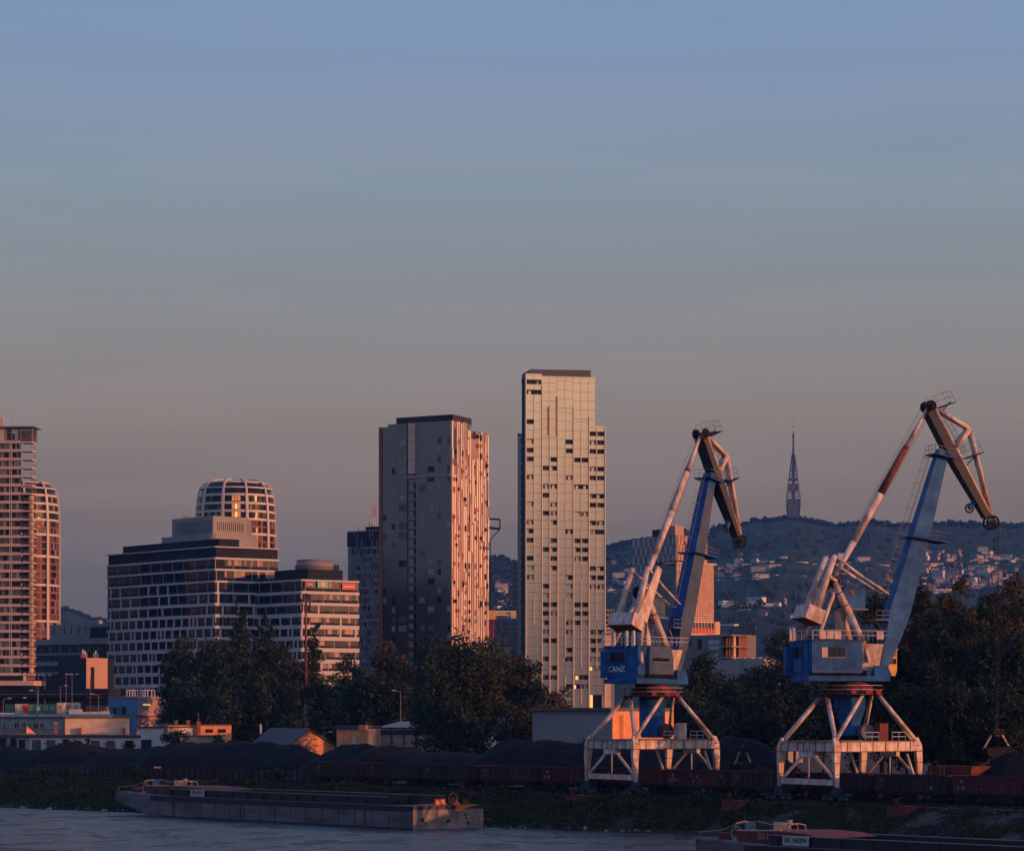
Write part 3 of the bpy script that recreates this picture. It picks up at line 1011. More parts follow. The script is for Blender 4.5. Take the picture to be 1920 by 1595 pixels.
# --- two oval towers with a pale lattice
def oval_tower(cpx, Zc, rotdeg, label, glintcols):
    X = (cpx - CX) * Zc / F
    t_ = thing("oval_tower", label, "tower", (X, Zc, GZ), "oval lattice towers")
    R0 = 75 * (Zc - 5) / F
    z = lambda py: CAMZ + (HY - py) * (Zc - R0) / F
    prof = [(R0, 3), (R0, z(1000)), (R0 * .995, z(970)), (R0 * .975, z(945)), (R0 * .945, z(925)), (R0 * .90, z(911)), (R0 * .82, z(903)), (R0 * .66, z(897)), (R0 * .4, z(894)), (.3, z(893))]
    def rad(zz):
        for (r0, z0), (r1, z1) in zip(prof, prof[1:]):
            if z0 <= zz <= z1:
                return r0 + (r1 - r0) * (zz - z0) / (z1 - z0 + 1e-9)
        return .3
    m_ = MB("dark_glass")
    m_.lathe((X, Zc), [(max(.1, r_ - .55), zz - .35) for r_, zz in prof], 48, "dark_glass")
    m_.build("glass_body", t_)
    rings = [900, 911, 924.5, 940.5, 955.5, 971, 999, 1040, 1094, 1162, 1225, 1290]
    for y in rings:
        m_ = MB("white_rib")
        zz = z(y)
        th = .45 if y < 915 else .7
        r_ = rad(zz) + .05
        m_.lathe((X, Zc), [(r_ - .6, zz - th), (r_, zz - th), (r_, zz + th * .3), (max(.2, r_ - .6), zz + th * .3)], 48, "white_rib", False)
        m_.build("ring_band", t_)
    for k in range(10):
        ang = R(rotdeg + 36 * k)
        m_ = MB("white_rib")
        side = Vector((math.cos(ang), math.sin(ang), 0))
        pts = []
        for r_, zz in prof[:-1]:
            pts.append(Vector((X + side.x * (r_ + .05), Zc + side.y * (r_ + .05), zz)))
        tang = Vector((-side.y, side.x, 0))
        for a_, b_ in zip(pts, pts[1:]):
            m_.beam(a_, b_, 1.15 if a_.z < z(925) else .75, .6, tang)
        m_.build("rib", t_)
    fl = [(928, 938), (943.5, 953.5), (958.5, 968.5)] + [(y, y + 10) for y in (974.5, 987.5, 1002, 1015.5, 1028, 1043, 1056.5, 1070, 1083, 1097, 1111, 1125, 1139, 1151, 1166, 1180, 1194, 1209, 1230, 1245, 1260, 1274)]
    for i, (y0, y1) in enumerate(fl):
        m_ = MB("dark_glass")
        za, zb = z(y1), z(y0)
        n = 80
        for k in range(n):
            a0, a1 = 2 * math.pi * k / n + R(rotdeg), 2 * math.pi * (k + 1) / n + R(rotdeg)
            if math.sin((a0 + a1) / 2) > .35:
                continue
            r_ = min(rad(za), rad(zb)) - .28
            mt = "dark_glass"
            rr = rnd.random()
            if i >= 3 and k % 4 == 1:
                mt = "rust_cladding"
            elif rr < .2:
                mt = "curtain_dim"
            elif rr < .28:
                mt = "curtain"
            pxc = math.cos((a0 + a1) / 2)
            if glintcols and i < 3 and -.0 < pxc < .19:
                mt = "lit_or_glint_pane" if .05 < pxc < .14 and i else "dim_glint_pane"  # sun's reflection imitated by emissive panes
            m_.face([(X + r_ * math.cos(a0), Zc + r_ * math.sin(a0), za), (X + r_ * math.cos(a1 - .012), Zc + r_ * math.sin(a1 - .012), za),
                     (X + r_ * math.cos(a1 - .012), Zc + r_ * math.sin(a1 - .012), zb), (X + r_ * math.cos(a0), Zc + r_ * math.sin(a0), zb)], mt)
        m_.build("window_row", t_)
        if i >= 3 and i + 1 < len(fl):
            m_ = MB("rust_cladding")
            r_ = rad(za) - .2
            m_.lathe((X, Zc), [(r_ - .3, z(fl[i + 1][0]) + .02), (r_, z(fl[i + 1][0]) + .02), (r_, za - .02), (r_ - .3, za - .02)], 48, "rust_cladding", False)
            m_.build("spandrel", t_)
oval_tower(442.5, 1135, -90 - 50, "round topped oval tower with pale lattice and glowing sun-glint panes behind the banded office block", True)
oval_tower(37, 1135, -90 - 19, "round topped oval tower with pale lattice half hidden by the striped balcony tower", False)

# --- striped balcony tower at the left edge
f = Fac(-75, 902, 61, 900, 900)
t_ = thing("striped_tower", "pink and white striped apartment tower with corner balconies at the left edge", "tower", f.P(f.a(38), GZ))
mb = MB("dark_glass")
_bx = Vector(((39.5 - CX) * 924 / F, 924, 0))
mb.prism(plan([f.P(0, 0, -.6), f.P(f.a(38), 0, -.6), _bx, f.P(0, 0, -24)]), 3, f.z(826), "dark_cladding", "grey_roof")
mb.build("core", t_)
for k in range(28):
    y = 827.6 + 16.12 * k
    m_ = MB("pink_cladding")
    f.b(m_, -75, 38.2, y - 2.2, y + 3.2, -.58, .3, "pink_cladding")
    f.b(m_, 38.2, 60.6, y - .3, y + 2.6, -5, .32, "pink_cladding")
    m_.build("floor_band", t_)
    if k < 27:
        w_ = MB("dark_glass")
        x = -74.0
        while x < 36.5:
            d_ = rnd.choice([3.6, 5.2, 6.5, 8])
            d_ = min(d_, 37 - x)
            f.b(w_, x + .3, x + d_ - .3, y + 3.6, y + 13.6, -.56, -.2, rnd.choice(["dark_glass", "dark_glass", "curtain_dim", "curtain_dim", "curtain"]))
            x += d_
        for x in (17.5, 20.5):
            f.b(w_, x, x + .8, y + 3.6, y + 13.4, -.3, .1, "white_rib")
        w_.build("window_strip", t_)
        b_ = MB("pole_grey")
        if k >= 6:
            f.b(b_, 38.5, 53, y + 3.4, y + 13.6, -4.9, -2.4, rnd.choice(["dark_glass", "dark_cladding"]))
            f.b(b_, 52.5, 56.5, y + 3.4, y + 13.6, -4.6, -1.4, "pink_cladding")
        a_, c_ = f.P(f.a(38.6), f.z(y - .4), .22), f.P(f.a(60.2), f.z(y - .4), .22)
        e_ = c_ - f.n.to_3d() * 5
        railing(b_, [a_, c_, e_], 1.1, 1.3, .05)
        for q in (c_, e_):
            b_.tube(q, q + Vector((0, 0, 2.6)), .09, 5)
        b_.build("balcony", t_)
mb = MB("pink_cladding")
f.b(mb, -75, 10, 800.5, 826, -8, -.6, "pink_cladding")
mb.build("roof_house", t_)
mb = MB("pole_grey")
for k in range(6):
    y = 803 + k * 4
    f.b(mb, 10.5, 56.5, y, y + .8, -3, -.5, "pole_grey")
    f.b(mb, 56.5, 60, y, y + .8, -8, -.6, "pole_grey")
for x in (10.5, 21, 37.5, 48, 55, 59.5):
    f.b(mb, x, x + .8, 800.8, 825, -.9, -.4, "pole_grey")
f.b(mb, 11, 22, 812, 825, -4, -2.4, "dark_cladding")
f.b(mb, 22, 57, 802, 825, -8, -7.6, "grey_panel")
mb.build("louvre_screen", t_)
mb = MB("grey_panel")
f.b(mb, -75, 66, 798.7, 800.5, -9, .8, "grey_panel")
mb.build("roof_slab", t_)
mb = MB("pink_cladding")
f.b(mb, -4, 3.5, 780, 798.7, -3, -2, "pink_cladding")
f.b(mb, 20.2, 22, 781, 798.7, -2, -1.7, "pink_cladding")
mb.build("roof_mast", t_)
mb = MB("pink_cladding")
f.b(mb, -75, 72, 1276, 1285, -10, 6, "pink_cladding")
f.b(mb, -75, 66, 1285.2, 1300, -9, 4, "dark_cladding")
mb.build("base_slab", t_)

# --- dark glass tower between the office block and the charcoal tower
f = Fac(645, 1162, 722, 1150, 1150)
t_ = thing("glass_tower", "dark blue glass tower with pale window dashes behind the charcoal tower", "tower", base3(f))
mb = MB("dark_cladding")
c_ = [f.P(0, 0, -5), f.P(.6, 0, -2), f.P(2.2, 0, -.6), f.P(f.L, 0, -.6), f.P(f.L, 0, -22), f.P(0, 0, -22)]
mb.prism(plan(c_), 3, f.z(994), "teal_glass")
mb.prism(plan([p + (p - f.P(f.L / 2, 0, -10)) * .02 for p in c_]), f.z(994), f.z(992.3), "grey_panel")
mb.build("core", t_)
mb = MB("dark_cladding")
f.b(mb, 650, 722, 994.3, 1022, -.58, -.3, "dark_cladding")
f.b(mb, 680, 722, 985, 992, -8, -2, "dark_cladding")
mb.build("dark_crown", t_)
for k in range(18):
    y = 1023 + k * 15.2
    m_ = MB("teal_pane")
    x = 651.0
    while x < 721:
        d_ = rnd.choice([1.2, 2, 3])
        if rnd.random() < .8:
            f.b(m_, x, x + d_, y, y + 3.4, -.58, -.4, rnd.choice(["teal_pane", "teal_pane", "teal_glass"]))
        if rnd.random() < .4:
            f.b(m_, x, x + .6, y + 3.5, y + 15, -.58, -.36, "teal_pane")
        if rnd.random() < .25:
            f.b(m_, x, x + d_, y + 5, y + 13.5, -.58, -.5, "dark_glass")
        x += d_ + .5
    m_.build("window_row", t_)
m_ = MB("teal_pane")
for x, y0, y1 in ((662.5, 996, 1004), (669, 997, 1005), (692, 996, 1006), (698, 996, 1004), (668, 1008, 1022), (677, 1008, 1022), (697, 1008, 1021), (705, 1008, 1022)):
    f.b(m_, x, x + 1, y0, y1, -.4, -.2, "teal_pane")
m_.build("light_slot", t_)
m_ = MB("concrete")
m_.tube(f.P(f.a(682.5), f.z(985.2), -4), f.P(f.a(682.5), f.z(975), -4), .35, 8)
m_.tube(f.P(f.a(685), f.z(985.2), -5), f.P(f.a(685), f.z(976), -5), .3, 8)
m_.build("flue", t_)
m_ = MB("pole_grey")
m_.tube(f.P(f.a(661.5), f.z(992), -4), f.P(f.a(661.5), f.z(984), -4), .12, 5)
m_.build("roof_pole", t_)
# red and white lattice mast standing behind it
Y_ = 1240
p0, p1 = V3(701.5, 992, Y_), V3(701.5, 950, Y_)
t2 = thing("lattice_mast", "thin red and white lattice mast beside the charcoal tower roof", "mast", (p0.x, Y_, GZ))
mb = MB("pole_grey")
h0 = GZ
N_ = 44
for k in range(N_):
    za, zb = h0 + (p1.z - h0) * k / N_, h0 + (p1.z - h0) * (k + 1) / N_
    mt = "red_paint" if (k // 2) % 2 else "white_paint"
    for sx, sy in ((-.65, -.65), (.65, -.65), (.65, .65), (-.65, .65)):
        mb.tube((p0.x + sx, Y_ + sy, za), (p0.x + sx, Y_ + sy, zb), .12, 4, m=mt)
    mb.tube((p0.x - .65, Y_ - .65, za), (p0.x + .65, Y_ - .65, zb), .08, 4, m=mt)
    mb.tube((p0.x - .65, Y_ - .65, zb), (p0.x + .65, Y_ - .65, zb), .1, 4, m=mt)
mb.build("lattice", t2)

# --- low round building behind the office block
X, Y_ = (590 - CX) * 1160 / F, 1160
z = lambda py: CAMZ + (HY - py) * 1150 / F
t_ = thing("round_building", "low round glass building with a disc roof behind the office block", "building", (X, Y_, GZ))
mb = MB("teal_pane")
mb.lathe((X, Y_), [(8, 3), (8, z(1060)), (8.2, z(1059)), (8.2, z(1057)), (7.6, z(1056)), (7.6, z(1050))], 32, "grey_panel")
for k in range(40):
    a_ = math.pi + math.pi * k / 40
    q = Vector((X + 8.05 * math.cos(a_), Y_ + 8.05 * math.sin(a_), 0))
    mb.tube((q.x, q.y, z(1069)), (q.x, q.y, z(1060.5)), .1, 4, m="pole_grey")
mb.build("drum", t_)
mb = MB("grey_panel")
mb.lathe((X, Y_), [(7, z(1050)), (7.6, z(1049)), (7.6, z(1047.5)), (.2, z(1046.5))], 32, "grey_panel", False)
mb.build("disc_roof", t_)
mb = MB("rust_cladding")
xx = (624 - CX) * 1150 / F
mb.lathe((xx, Y_ + 2), [(1.9, 3), (1.9, z(1056)), (.1, z(1055))], 20, "rust_cladding")
mb.build("stair_drum", t_)

# --- patterned office tower with sunlit grid annex, behind the near crane
f1, f2 = Fac(1184, 1392, 1266, 1365, 1365), Fac(1266, 1365, 1326, 1380, 1365)
t_ = thing("patterned_office", "grey patchwork fronted office tower with an orange lit side and round emblem board", "office block", f1.P(f1.L, GZ))
mb = MB("grey_wall")
mb.prism(plan([f1.P(0, 0, -.4), f1.P(f1.L, 0, -.4), f2.P(f2.L, 0, -.4), f2.P(f2.L, 0, -16), f1.P(0, 0, -16)]), 3, f1.z(1003), "grey_wall")
f1.b(mb, 1217, 1262, 989, 1003, -9, -2, "dark_cladding")
f1.b(mb, 1243, 1250, 984, 989, -6, -3, "dark_cladding")
mb.prism(plan([f2.P(.2, 0, -.3), f2.P(f2.a(1283), 0, -.3), f2.P(f2.a(1283), 0, -6), f2.P(.2, 0, -6)]), f1.z(1003), f1.z(986), "rose_panel")
mb.build("core", t_)
for r_ in range(11):
    m_ = MB("grey_panel")
    y = 1004 + r_ * 17
    x = 1186 + (r_ % 2) * 4.5
    while x < 1264:
        f1.b(m_, x, x + 1.9, y + .5, y + 16.5, -.38, -.15, "pale_cladding")
        f1.b(m_, x + 2.2, x + 4.6, y + .5, y + 16.5, -.38, -.25, "grey_panel")
        x += 9.2
    m_.build("panel_row", t_)
    if r_ < 5:
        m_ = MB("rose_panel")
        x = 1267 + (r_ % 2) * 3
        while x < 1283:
            f2.b(m_, x, x + 2.4, y + .5, y + 16.5, -.38, .0, "sunlit_orange_plaster")  # orange of the lit side is put into the panel colour
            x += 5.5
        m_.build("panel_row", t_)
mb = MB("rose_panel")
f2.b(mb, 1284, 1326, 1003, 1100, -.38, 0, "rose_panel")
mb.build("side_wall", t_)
mb = MB("sign_white")
f2.b(mb, 1284.5, 1299, 1013.5, 1036, .02, .8, "cream_plaster")
q = f2.P(f2.a(1292), f2.z(1025), .8)
mb.tube(q, q + f2.n.to_3d() * .12, 1.15, 20, m="black_steel")
mb.tube(q + f2.n.to_3d() * .12, q + f2.n.to_3d() * .16, .72, 20, m="sign_white")
mb.build("emblem_board", t_)
mb = MB("red_paint")
for dx, h in ((-1.6, 9), (0, 11), (1.6, 8), (3, 6)):
    q = f2.P(f2.a(1272) + dx, f1.z(986), -3)
    mb.tube(q, q + Vector((0, 0, h * .25)), .14, 5, m=rnd.choice(["red_paint", "white_paint"]))
mb.build("roof_antenna", t_)
f1, f2 = Fac(1232, 1248, 1268, 1230, 1230), Fac(1268, 1230, 1338.5, 1244, 1230)
t_ = thing("grid_office", "orange lit office block with a fine square window grid in front of the patchwork tower", "office block", f1.P(f1.L, GZ))
mb = MB("dark_glass")
mb.prism(plan([f1.P(0, 0, -.4), f1.P(f1.L, 0, -.4), f2.P(f2.L, 0, -.4), f2.P(f2.L, 0, -14), f1.P(0, 0, -14)]), 3, f1.z(1053), "teal_glass", "grey_roof")
mb.build("core", t_)
mb = MB("cream_plaster")
f1.b(mb, 1228, 1268.3, 1050.5, 1053, -9, .6, "dark_cladding")
f2.b(mb, 1268, 1343, 1053, 1056, -9, .5, "cream_plaster")
mb.build("cornice", t_)
for k in range(23):
    y = 1058 + k * 4.6
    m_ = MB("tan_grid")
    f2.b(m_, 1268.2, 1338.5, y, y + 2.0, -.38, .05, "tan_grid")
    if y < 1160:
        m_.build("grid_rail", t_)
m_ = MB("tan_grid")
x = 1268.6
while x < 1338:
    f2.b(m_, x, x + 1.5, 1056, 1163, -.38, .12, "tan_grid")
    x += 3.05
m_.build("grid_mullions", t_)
for k in range(14):
    m_ = MB("teal_pane")
    f1.b(m_, 1232.4, 1267.6, 1056 + k * 9, 1057 + k * 9, -.38, -.1, "steel_blue_panel")
    m_.build("floor_line", t_)
m_ = MB("cream_plaster")
f2.b(m_, 1284, 1343, 1187, 1190, -6, 2.6, "cream_plaster")
f2.b(m_, 1284, 1343, 1163.5, 1166, -.3, 1.8, "cream_plaster")
f2.b(m_, 1334, 1343, 1163.5, 1190, -2, 2.5, "tan_grid")
f2.b(m_, 1284, 1334, 1176, 1187, 1.9, 2.2, "red_paint")
for k in range(9):
    f2.b(m_, 1284 + k * 6, 1285 + k * 6, 1166, 1187, 1.6, 2.5, "cream_plaster")
m_.build("terrace", t_)

# --- plain buildings seen in the gaps
def slab(name, label, cat, px0, px1, y0, Z, depth, wall, win=None, rows=0, cols=0, y1=None, parts=(), turn=-.5):
    f = Fac(px0, Z + turn, px1, Z, Z)
    t_ = thing(name, label, cat, base3(f))
    m_ = MB(wall)
    m_.prism(plan(f.back(depth)), 3, f.z(y0), wall, "grey_roof")
    m_.build("wall", t_)
    if rows:
        ph = ((y1 or y0 + 60) - y0) / rows
        pw = (px1 - px0) / cols
        for r_ in range(rows):
            for c in range(cols):
                w_ = MB(win)
                f.b(w_, px0 + pw * (c + .2), px0 + pw * (c + .8), y0 + ph * (r_ + .28), y0 + ph * (r_ + .85), .01, .12, win)
                w_.build("window", t_)
    for nm, x0, x1, ya, yb, o0, o1, mt in parts:
        w_ = MB(mt)
        f.b(w_, x0, x1, ya, yb, o0, o1, mt)
        w_.build(nm, t_)
    return t_, f
slab("apartment_slab", "narrow blue grey apartment slab peeping out left of the tallest tower", "building", 959.5, 973, 1062, 990, 14, "steel_blue_panel", "pole_grey", 11, 2, 1190, turn=3)
slab("apartment_slab", "small white gridded apartment block between tallest tower and near crane", "building", 1134, 1145.5, 1170, 1100, 8, "cream_plaster", "black_void", 3, 3, 1191)
slab("apartment_slab", "grey apartment block with dark window rows behind the small white gridded one", "building", 1130, 1152, 1142, 1180, 10, "grey_panel", "dark_glass", 6, 4, 1200)
t_, f = slab("villa_block", "dark grey block with pale shutters and red columned balconies beyond the near crane", "building", 1262, 1353, 1189, 660, 12, "grey_wall", turn=12)
for x0, x1, ya, yb in ((1292, 1296, 1198, 1208), (1309, 1316, 1197, 1217), (1329, 1349, 1199, 1207), (1329, 1349, 1210, 1217), (1309, 1316, 1228, 1240), (1329, 1349, 1225, 1235)):
    w_ = MB("grey_panel")
    f.b(w_, x0, x1, ya, yb, .01, .15, "pale_cladding" if x0 > 1320 else "dark_glass")
    w_.build("shutter" if x0 > 1320 else "window", t_)
for k in range(3):
    w_ = MB("concrete")
    y = 1190 + k * 21
    f.b(w_, 1353.5, 1376, y, y + 2.4, -6, .8, "concrete")
    for x in (1354, 1359.5, 1365, 1370):
        f.b(w_, x, x + 1.6, y + 2.5, y + 21, -1.5, -.8, "rust_cladding" if x != 1370 else "cream_plaster")
    f.b(w_, 1353.5, 1369, y + 2.5, y + 21, -6, -3, "rust_cladding")
    w_.build("balcony", t_)

# --- television tower on the ridge
Z_ = 4380
zf = lambda py: CAMZ + (HY - py) * Z_ / F
X = (1487.5 - CX) * Z_ / F
S_ = Z_ / F
t_ = thing("television_tower", "spindle shaped television tower with lattice frame on the hill ridge", "tower", (X, Z_, zf(980)))
def ring_prof(c, prof, mt, name, n=4, rot=math.pi / 4):
    m_ = MB(mt)
    i = 0
    for (r0, y0), (r1, y1) in zip(prof, prof[1:]):
        lo = [(X + r0 * S_ * math.cos(rot + k * 2 * math.pi / n) * 1.42, Z_ + r0 * S_ * math.sin(rot + k * 2 * math.pi / n) * 1.42, zf(y0)) for k in range(n)]
        hi = [(X + r1 * S_ * math.cos(rot + k * 2 * math.pi / n) * 1.42, Z_ + r1 * S_ * math.sin(rot + k * 2 * math.pi / n) * 1.42, zf(y1)) for k in range(n)]
        for k in range(n):
            m_.face([lo[k], lo[(k + 1) % n], hi[(k + 1) % n], hi[k]])
        m_.face(hi)
        m_.face(list(reversed(lo)))
    return m_.build(name, t_)
ring_prof(0, [(9, 973), (10.5, 960), (11.5, 944)], "mast_grey", "lower_pod")
ring_prof(0, [(11.5, 943), (11, 936)], "mast_grey", "upper_pod")
ring_prof(0, [(9, 920), (8, 907)], "mast_grey", "platform_pod")
ring_prof(0, [(7, 901), (6, 895)], "mast_grey", "platform_pod")
ring_prof(0, [(3, 995), (3, 860)], "mast_grey", "shaft")
m_ = MB("mast_grey")
pr = [(9.5, 975), (12.3, 945), (12, 936), (10, 910), (7, 890), (3.6, 860), (2.6, 852)]
for sx in (-1, 1):
    for sy in (-1, 1):
        for (r0, y0), (r1, y1) in zip(pr, pr[1:]):
            m_.tube((X + sx * r0 * S_, Z_ + sy * r0 * S_, zf(y0)), (X + sx * r1 * S_, Z_ + sy * r1 * S_, zf(y1)), .6, 4)
for r_, y in ((11.2, 930), (10.8, 924), (7.2, 890), (6.4, 882), (5.6, 877), (4.8, 870), (12, 936), (3.4, 858)):
    c_ = [(X + sx * r_ * S_, Z_ + sy * r_ * S_, zf(y)) for sx, sy in ((-1, -1), (1, -1), (1, 1), (-1, 1))]
    for a_, b_ in zip(c_, c_[1:] + c_[:1]):
        m_.tube(a_, b_, .6, 4)
m_.build("lattice_frame", t_)
m_ = MB("mast_grey")
m_.tube((X, Z_, zf(860)), (X, Z_, zf(853)), 2.6, 8, 2.2)
m_.tube((X, Z_, zf(853)), (X, Z_, zf(819)), 1.7, 8, 1.3)
m_.tube((X, Z_, zf(819)), (X, Z_, zf(812)), 2.0, 8, 1.2, "mast_grey")
for k, y in enumerate((812, 807, 802, 797, 792)):
    m_.tube((X, Z_, zf(y)), (X, Z_, zf(y - 5)), .8 - .08 * k, 6, .75 - .08 * k, "red_paint" if k % 2 == 0 else "white_paint")
m_.build("antenna", t_)

# --- construction cranes right of the charcoal tower
Y_ = 800
p = V3(922, 1300, Y_)
t_ = thing("tower_crane", "yellow jibbed tower crane with red mast right of the charcoal tower", "crane", (p.x, Y_, GZ))
m_ = MB("rusty_red")
zt_ = V3(922, 1150, Y_).z
for k in range(30):
    za, zb = GZ + (zt_ - GZ) * k / 30, GZ + (zt_ - GZ) * (k + 1) / 30
    c_ = [(p.x - .6, Y_ - .6), (p.x + .6, Y_ - .6), (p.x + .6, Y_ + .6), (p.x - .6, Y_ + .6)]
    for i in range(4):
        a_, b_ = c_[i], c_[(i + 1) % 4]
        m_.tube((*a_, za), (*a_, zb), .13, 4, m="red_paint")
        m_.tube((*a_, za), (*b_, zb), .09, 4, m="red_paint")
m_.build("mast", t_)
m_ = MB("cab_orange")
z0 = V3(0, 1153, Y_).z
X1 = (968 - CX) * Y_ / F
for dy, dz in ((-.5, 0), (.5, 0), (0, 1.1)):
    m_.tube((p.x, Y_ + dy, z0 + dz), (X1, Y_ + dy, z0 + dz), .16, 5, m="yellow_fin")
for k in range(12):
    xa, xb = p.x + (X1 - p.x) * k / 12, p.x + (X1 - p.x) * (k + 1) / 12
    m_.tube((xa, Y_ - .5, z0), ((xa + xb) / 2, Y_, z0 + 1.1), .08, 4, m="yellow_fin")
    m_.tube(((xa + xb) / 2, Y_, z0 + 1.1), (xb, Y_ - .5, z0), .08, 4, m="yellow_fin")
m_.box((X1 - 1.6, Y_ - .8, z0 - .9), (X1, Y_ + .8, z0 + 1), "cream_plaster")
m_.build("jib", t_)
m_ = MB("cab_orange")
m_.box((p.x - .9, Y_ - .9, z0 - 1.2), (p.x + 1.2, Y_ + .7, z0 + 1.4), "cab_orange")
m_.build("cab", t_)
Y_ = 880
p = V3(921, 1300, Y_)
t_ = thing("hoist_mast", "dark thin hoist mast with open square head beside the charcoal tower", "mast", (p.x, Y_, GZ))
m_ = MB("black_steel")
m_.tube((p.x + .6, Y_, GZ), V3(919, 1010, Y_), .18, 5)
m_.build("pole", t_)
m_ = MB("black_steel")
for a_, b_, r_ in (((917, 972.5), (937, 973.5), .28), ((917, 989), (938, 991), .4), ((937, 973), (937.5, 991), .22), ((937, 992), (919.5, 1011), .16)):
    m_.tube(V3(*a_, Y_), V3(*b_, Y_), r_, 5)
m_.build("head_frame", t_)
# ------------------------------------------------------------------ low port buildings behind the coal
def lowb(name, label, cat, px0, px1, y0, Z, depth, wall, roof="roof_sheet", Z1=None, over=.35, rt=.25):
    f = Fac(px0, Z, px1, Z if Z1 is None else Z1, Z1 if Z1 else Z)
    t_ = thing(name, label, cat, base3(f))
    m_ = MB(wall)
    m_.prism(plan(f.back(depth)), 3.5, f.z(y0) - rt, wall)
    m_.build("wall", t_)
    if roof:
        m_ = MB(roof)
        z = f.z(y0)
        q = [f.P(-over, z, over), f.P(f.L + over, z, over), f.P(f.L + over, z, -depth - over), f.P(-over, z, -depth - over)]
        m_.hexa([p - Vector((0, 0, rt)) for p in q] + q)
        m_.build("roof", t_)
    return t_, f
def piece(t_, f, name, x0, x1, ya, yb, o0, o1, mt):
    m_ = MB(mt)
    f.b(m_, x0, x1, ya, yb, o0, o1, mt)
    return m_.build(name, t_)
def win(t_, f, x0, x1, ya, yb, pane="dark_glass", frame="white_plaster", bars=1):
    m_ = MB(frame)
    f.b(m_, x0 - .35, x1 + .35, ya - .35, ya, .01, .14, frame)
    f.b(m_, x0 - .35, x1 + .35, yb, yb + .45, .01, .2, frame)
    f.b(m_, x0 - .35, x0, ya, yb, .01, .13, frame)
    f.b(m_, x1, x1 + .35, ya, yb, .01, .13, frame)
    for k in range(bars):
        x = x0 + (x1 - x0) * (k + 1) / (bars + 1)
        f.b(m_, x - .15, x + .15, ya, yb, .03, .11, frame)
    f.b(m_, x0, x1, ya, yb, .01, .05, pane)
    return m_.build("window", t_)

# elevated road and modern block at the far left
f = Fac(-80, 780, 205, 770, 770)
t_ = thing("viaduct", "long dark road viaduct with parapet crossing behind the containers", "viaduct", base3(f))
m_ = MB("asphalt")
f.b(m_, -80, 204, 1291.5, 1306, -9, 0, "dark_cladding")
m_.build("deck_edge", t_)
m_ = MB("asphalt")
f.b(m_, -80, 204, 1308, 1322, -12, -2, "dark_cladding")
m_.build("embankment_wall", t_)
m_ = MB("pole_grey")
f.b(m_, -80, 204, 1300.2, 1300.9, .02, .12, "grey_wall")
m_.build("guard_rail", t_)
for k in range(5):
    m_ = MB("concrete")
    f.b(m_, -60 + k * 62, -54 + k * 62, 1306, 1345, -5, -3, "grey_wall")
    m_.build("pier", t_)
f = Fac(66, 988, 214, 966, 966)
t_ = thing("modern_block", "grey modern block with slotted roof storey and dark glazing behind the viaduct", "office block", base3(f))
m_ = MB("grey_panel")
m_.prism(plan(f.back(20)), 3, f.z(1197), "dark_glass", "grey_roof")
m_.build("wall", t_)
piece(t_, f, "cornice_band", 66, 214, 1195.5, 1206, -.3, .4, "grey_panel")
m_ = MB("grey_panel")
f.b(m_, 90, 214, 1168, 1195, -14, -1, "grey_panel")
for x in (97, 117, 130, 143, 156):
    f.b(m_, x, x + 1, 1172, 1186, -1, -.85, "dark_cladding")
f.b(m_, 166, 214, 1174, 1194, -1, -.8, "dark_cladding")
for k in range(3):
    f.b(m_, 114 + k * 12, 124 + k * 12, 1159, 1168, -12, -10, "grey_panel")
m_.build("roof_storey", t_)
for ya, yb in ((1222, 1226), (1238, 1246), (1258, 1262)):
    piece(t_, f, "floor_band", 67, 160 if ya == 1222 else 112, ya, yb, .02, .3, "grey_panel")
m_ = MB("dark_glass")
for k in range(22):
    f.b(m_, 68 + k * 6, 68.6 + k * 6, 1207, 1283, .02, .12, "steel_blue_panel")
    if k % 3 == 1:
        f.b(m_, 69 + k * 6, 73 + k * 6, 1209, 1220, .02, .08, "curtain_dim")
m_.build("mullions", t_)
f1, f2 = Fac(109, 845, 161, 822, 822), Fac(161, 822, 201, 827, 822)
t_ = thing("brick_block", "charcoal and pink block with roof antennas beside the banded office", "building", f1.P(f1.L, GZ))
m_ = MB("dark_cladding")
m_.prism(plan([f1.p0, f1.p1, f2.p1, f2.p1 + Vector((0, 14)), f1.p0 + Vector((0, 10))]), 3, f1.z(1233), "dark_cladding", "grey_roof")
m_.build("wall", t_)
m_ = MB("mauve_wall")
f2.b(m_, 161, 168, 1233, 1290, .01, .3, "rose_panel")
f2.b(m_, 168.1, 201, 1233, 1290, .01, .2, "rose_panel")
m_.build("pink_wall", t_)
m_ = MB("black_void")
f2.b(m_, 169.5, 176, 1250, 1290, .21, .3, "black_void")
m_.build("doorway", t_)
for ya in (1250, 1270):
    win(t_, f2, 182.5, 200, ya, ya + 6, "curtain_dim", "rose_panel", 2)
for o in list(bpy.data.objects)[-2:]:
    for v_ in o.data.vertices:
        v_.co += (f2.n.to_3d() * .22)
m_ = MB("white_paint")
for x, h in ((166, 16), (170, 14), (173, 10), (186, 9), (190, 14), (194, 8)):
    q = f2.P(f2.a(x), f2.z(1233), -3)
    m_.tube(q, q + Vector((0, 0, h * .16)), .1, 5)
    if h > 12:
        m_.box((q.x - .25, q.y - .2, q.z + h * .08), (q.x + .25, q.y, q.z + h * .16))
m_.build("roof_antenna", t_)
m_ = MB("red_paint")
q = f2.P(f2.a(160), f2.z(1230), -1.5)
m_.tube(q - Vector((0, .2, 0)), q + Vector((0, .2, 0)), .55, 12, m="red_paint")
m_.tube(q - Vector((0, 0, .6)), q, .08, 5, m="pole_grey")
m_.build("red_sign", t_)

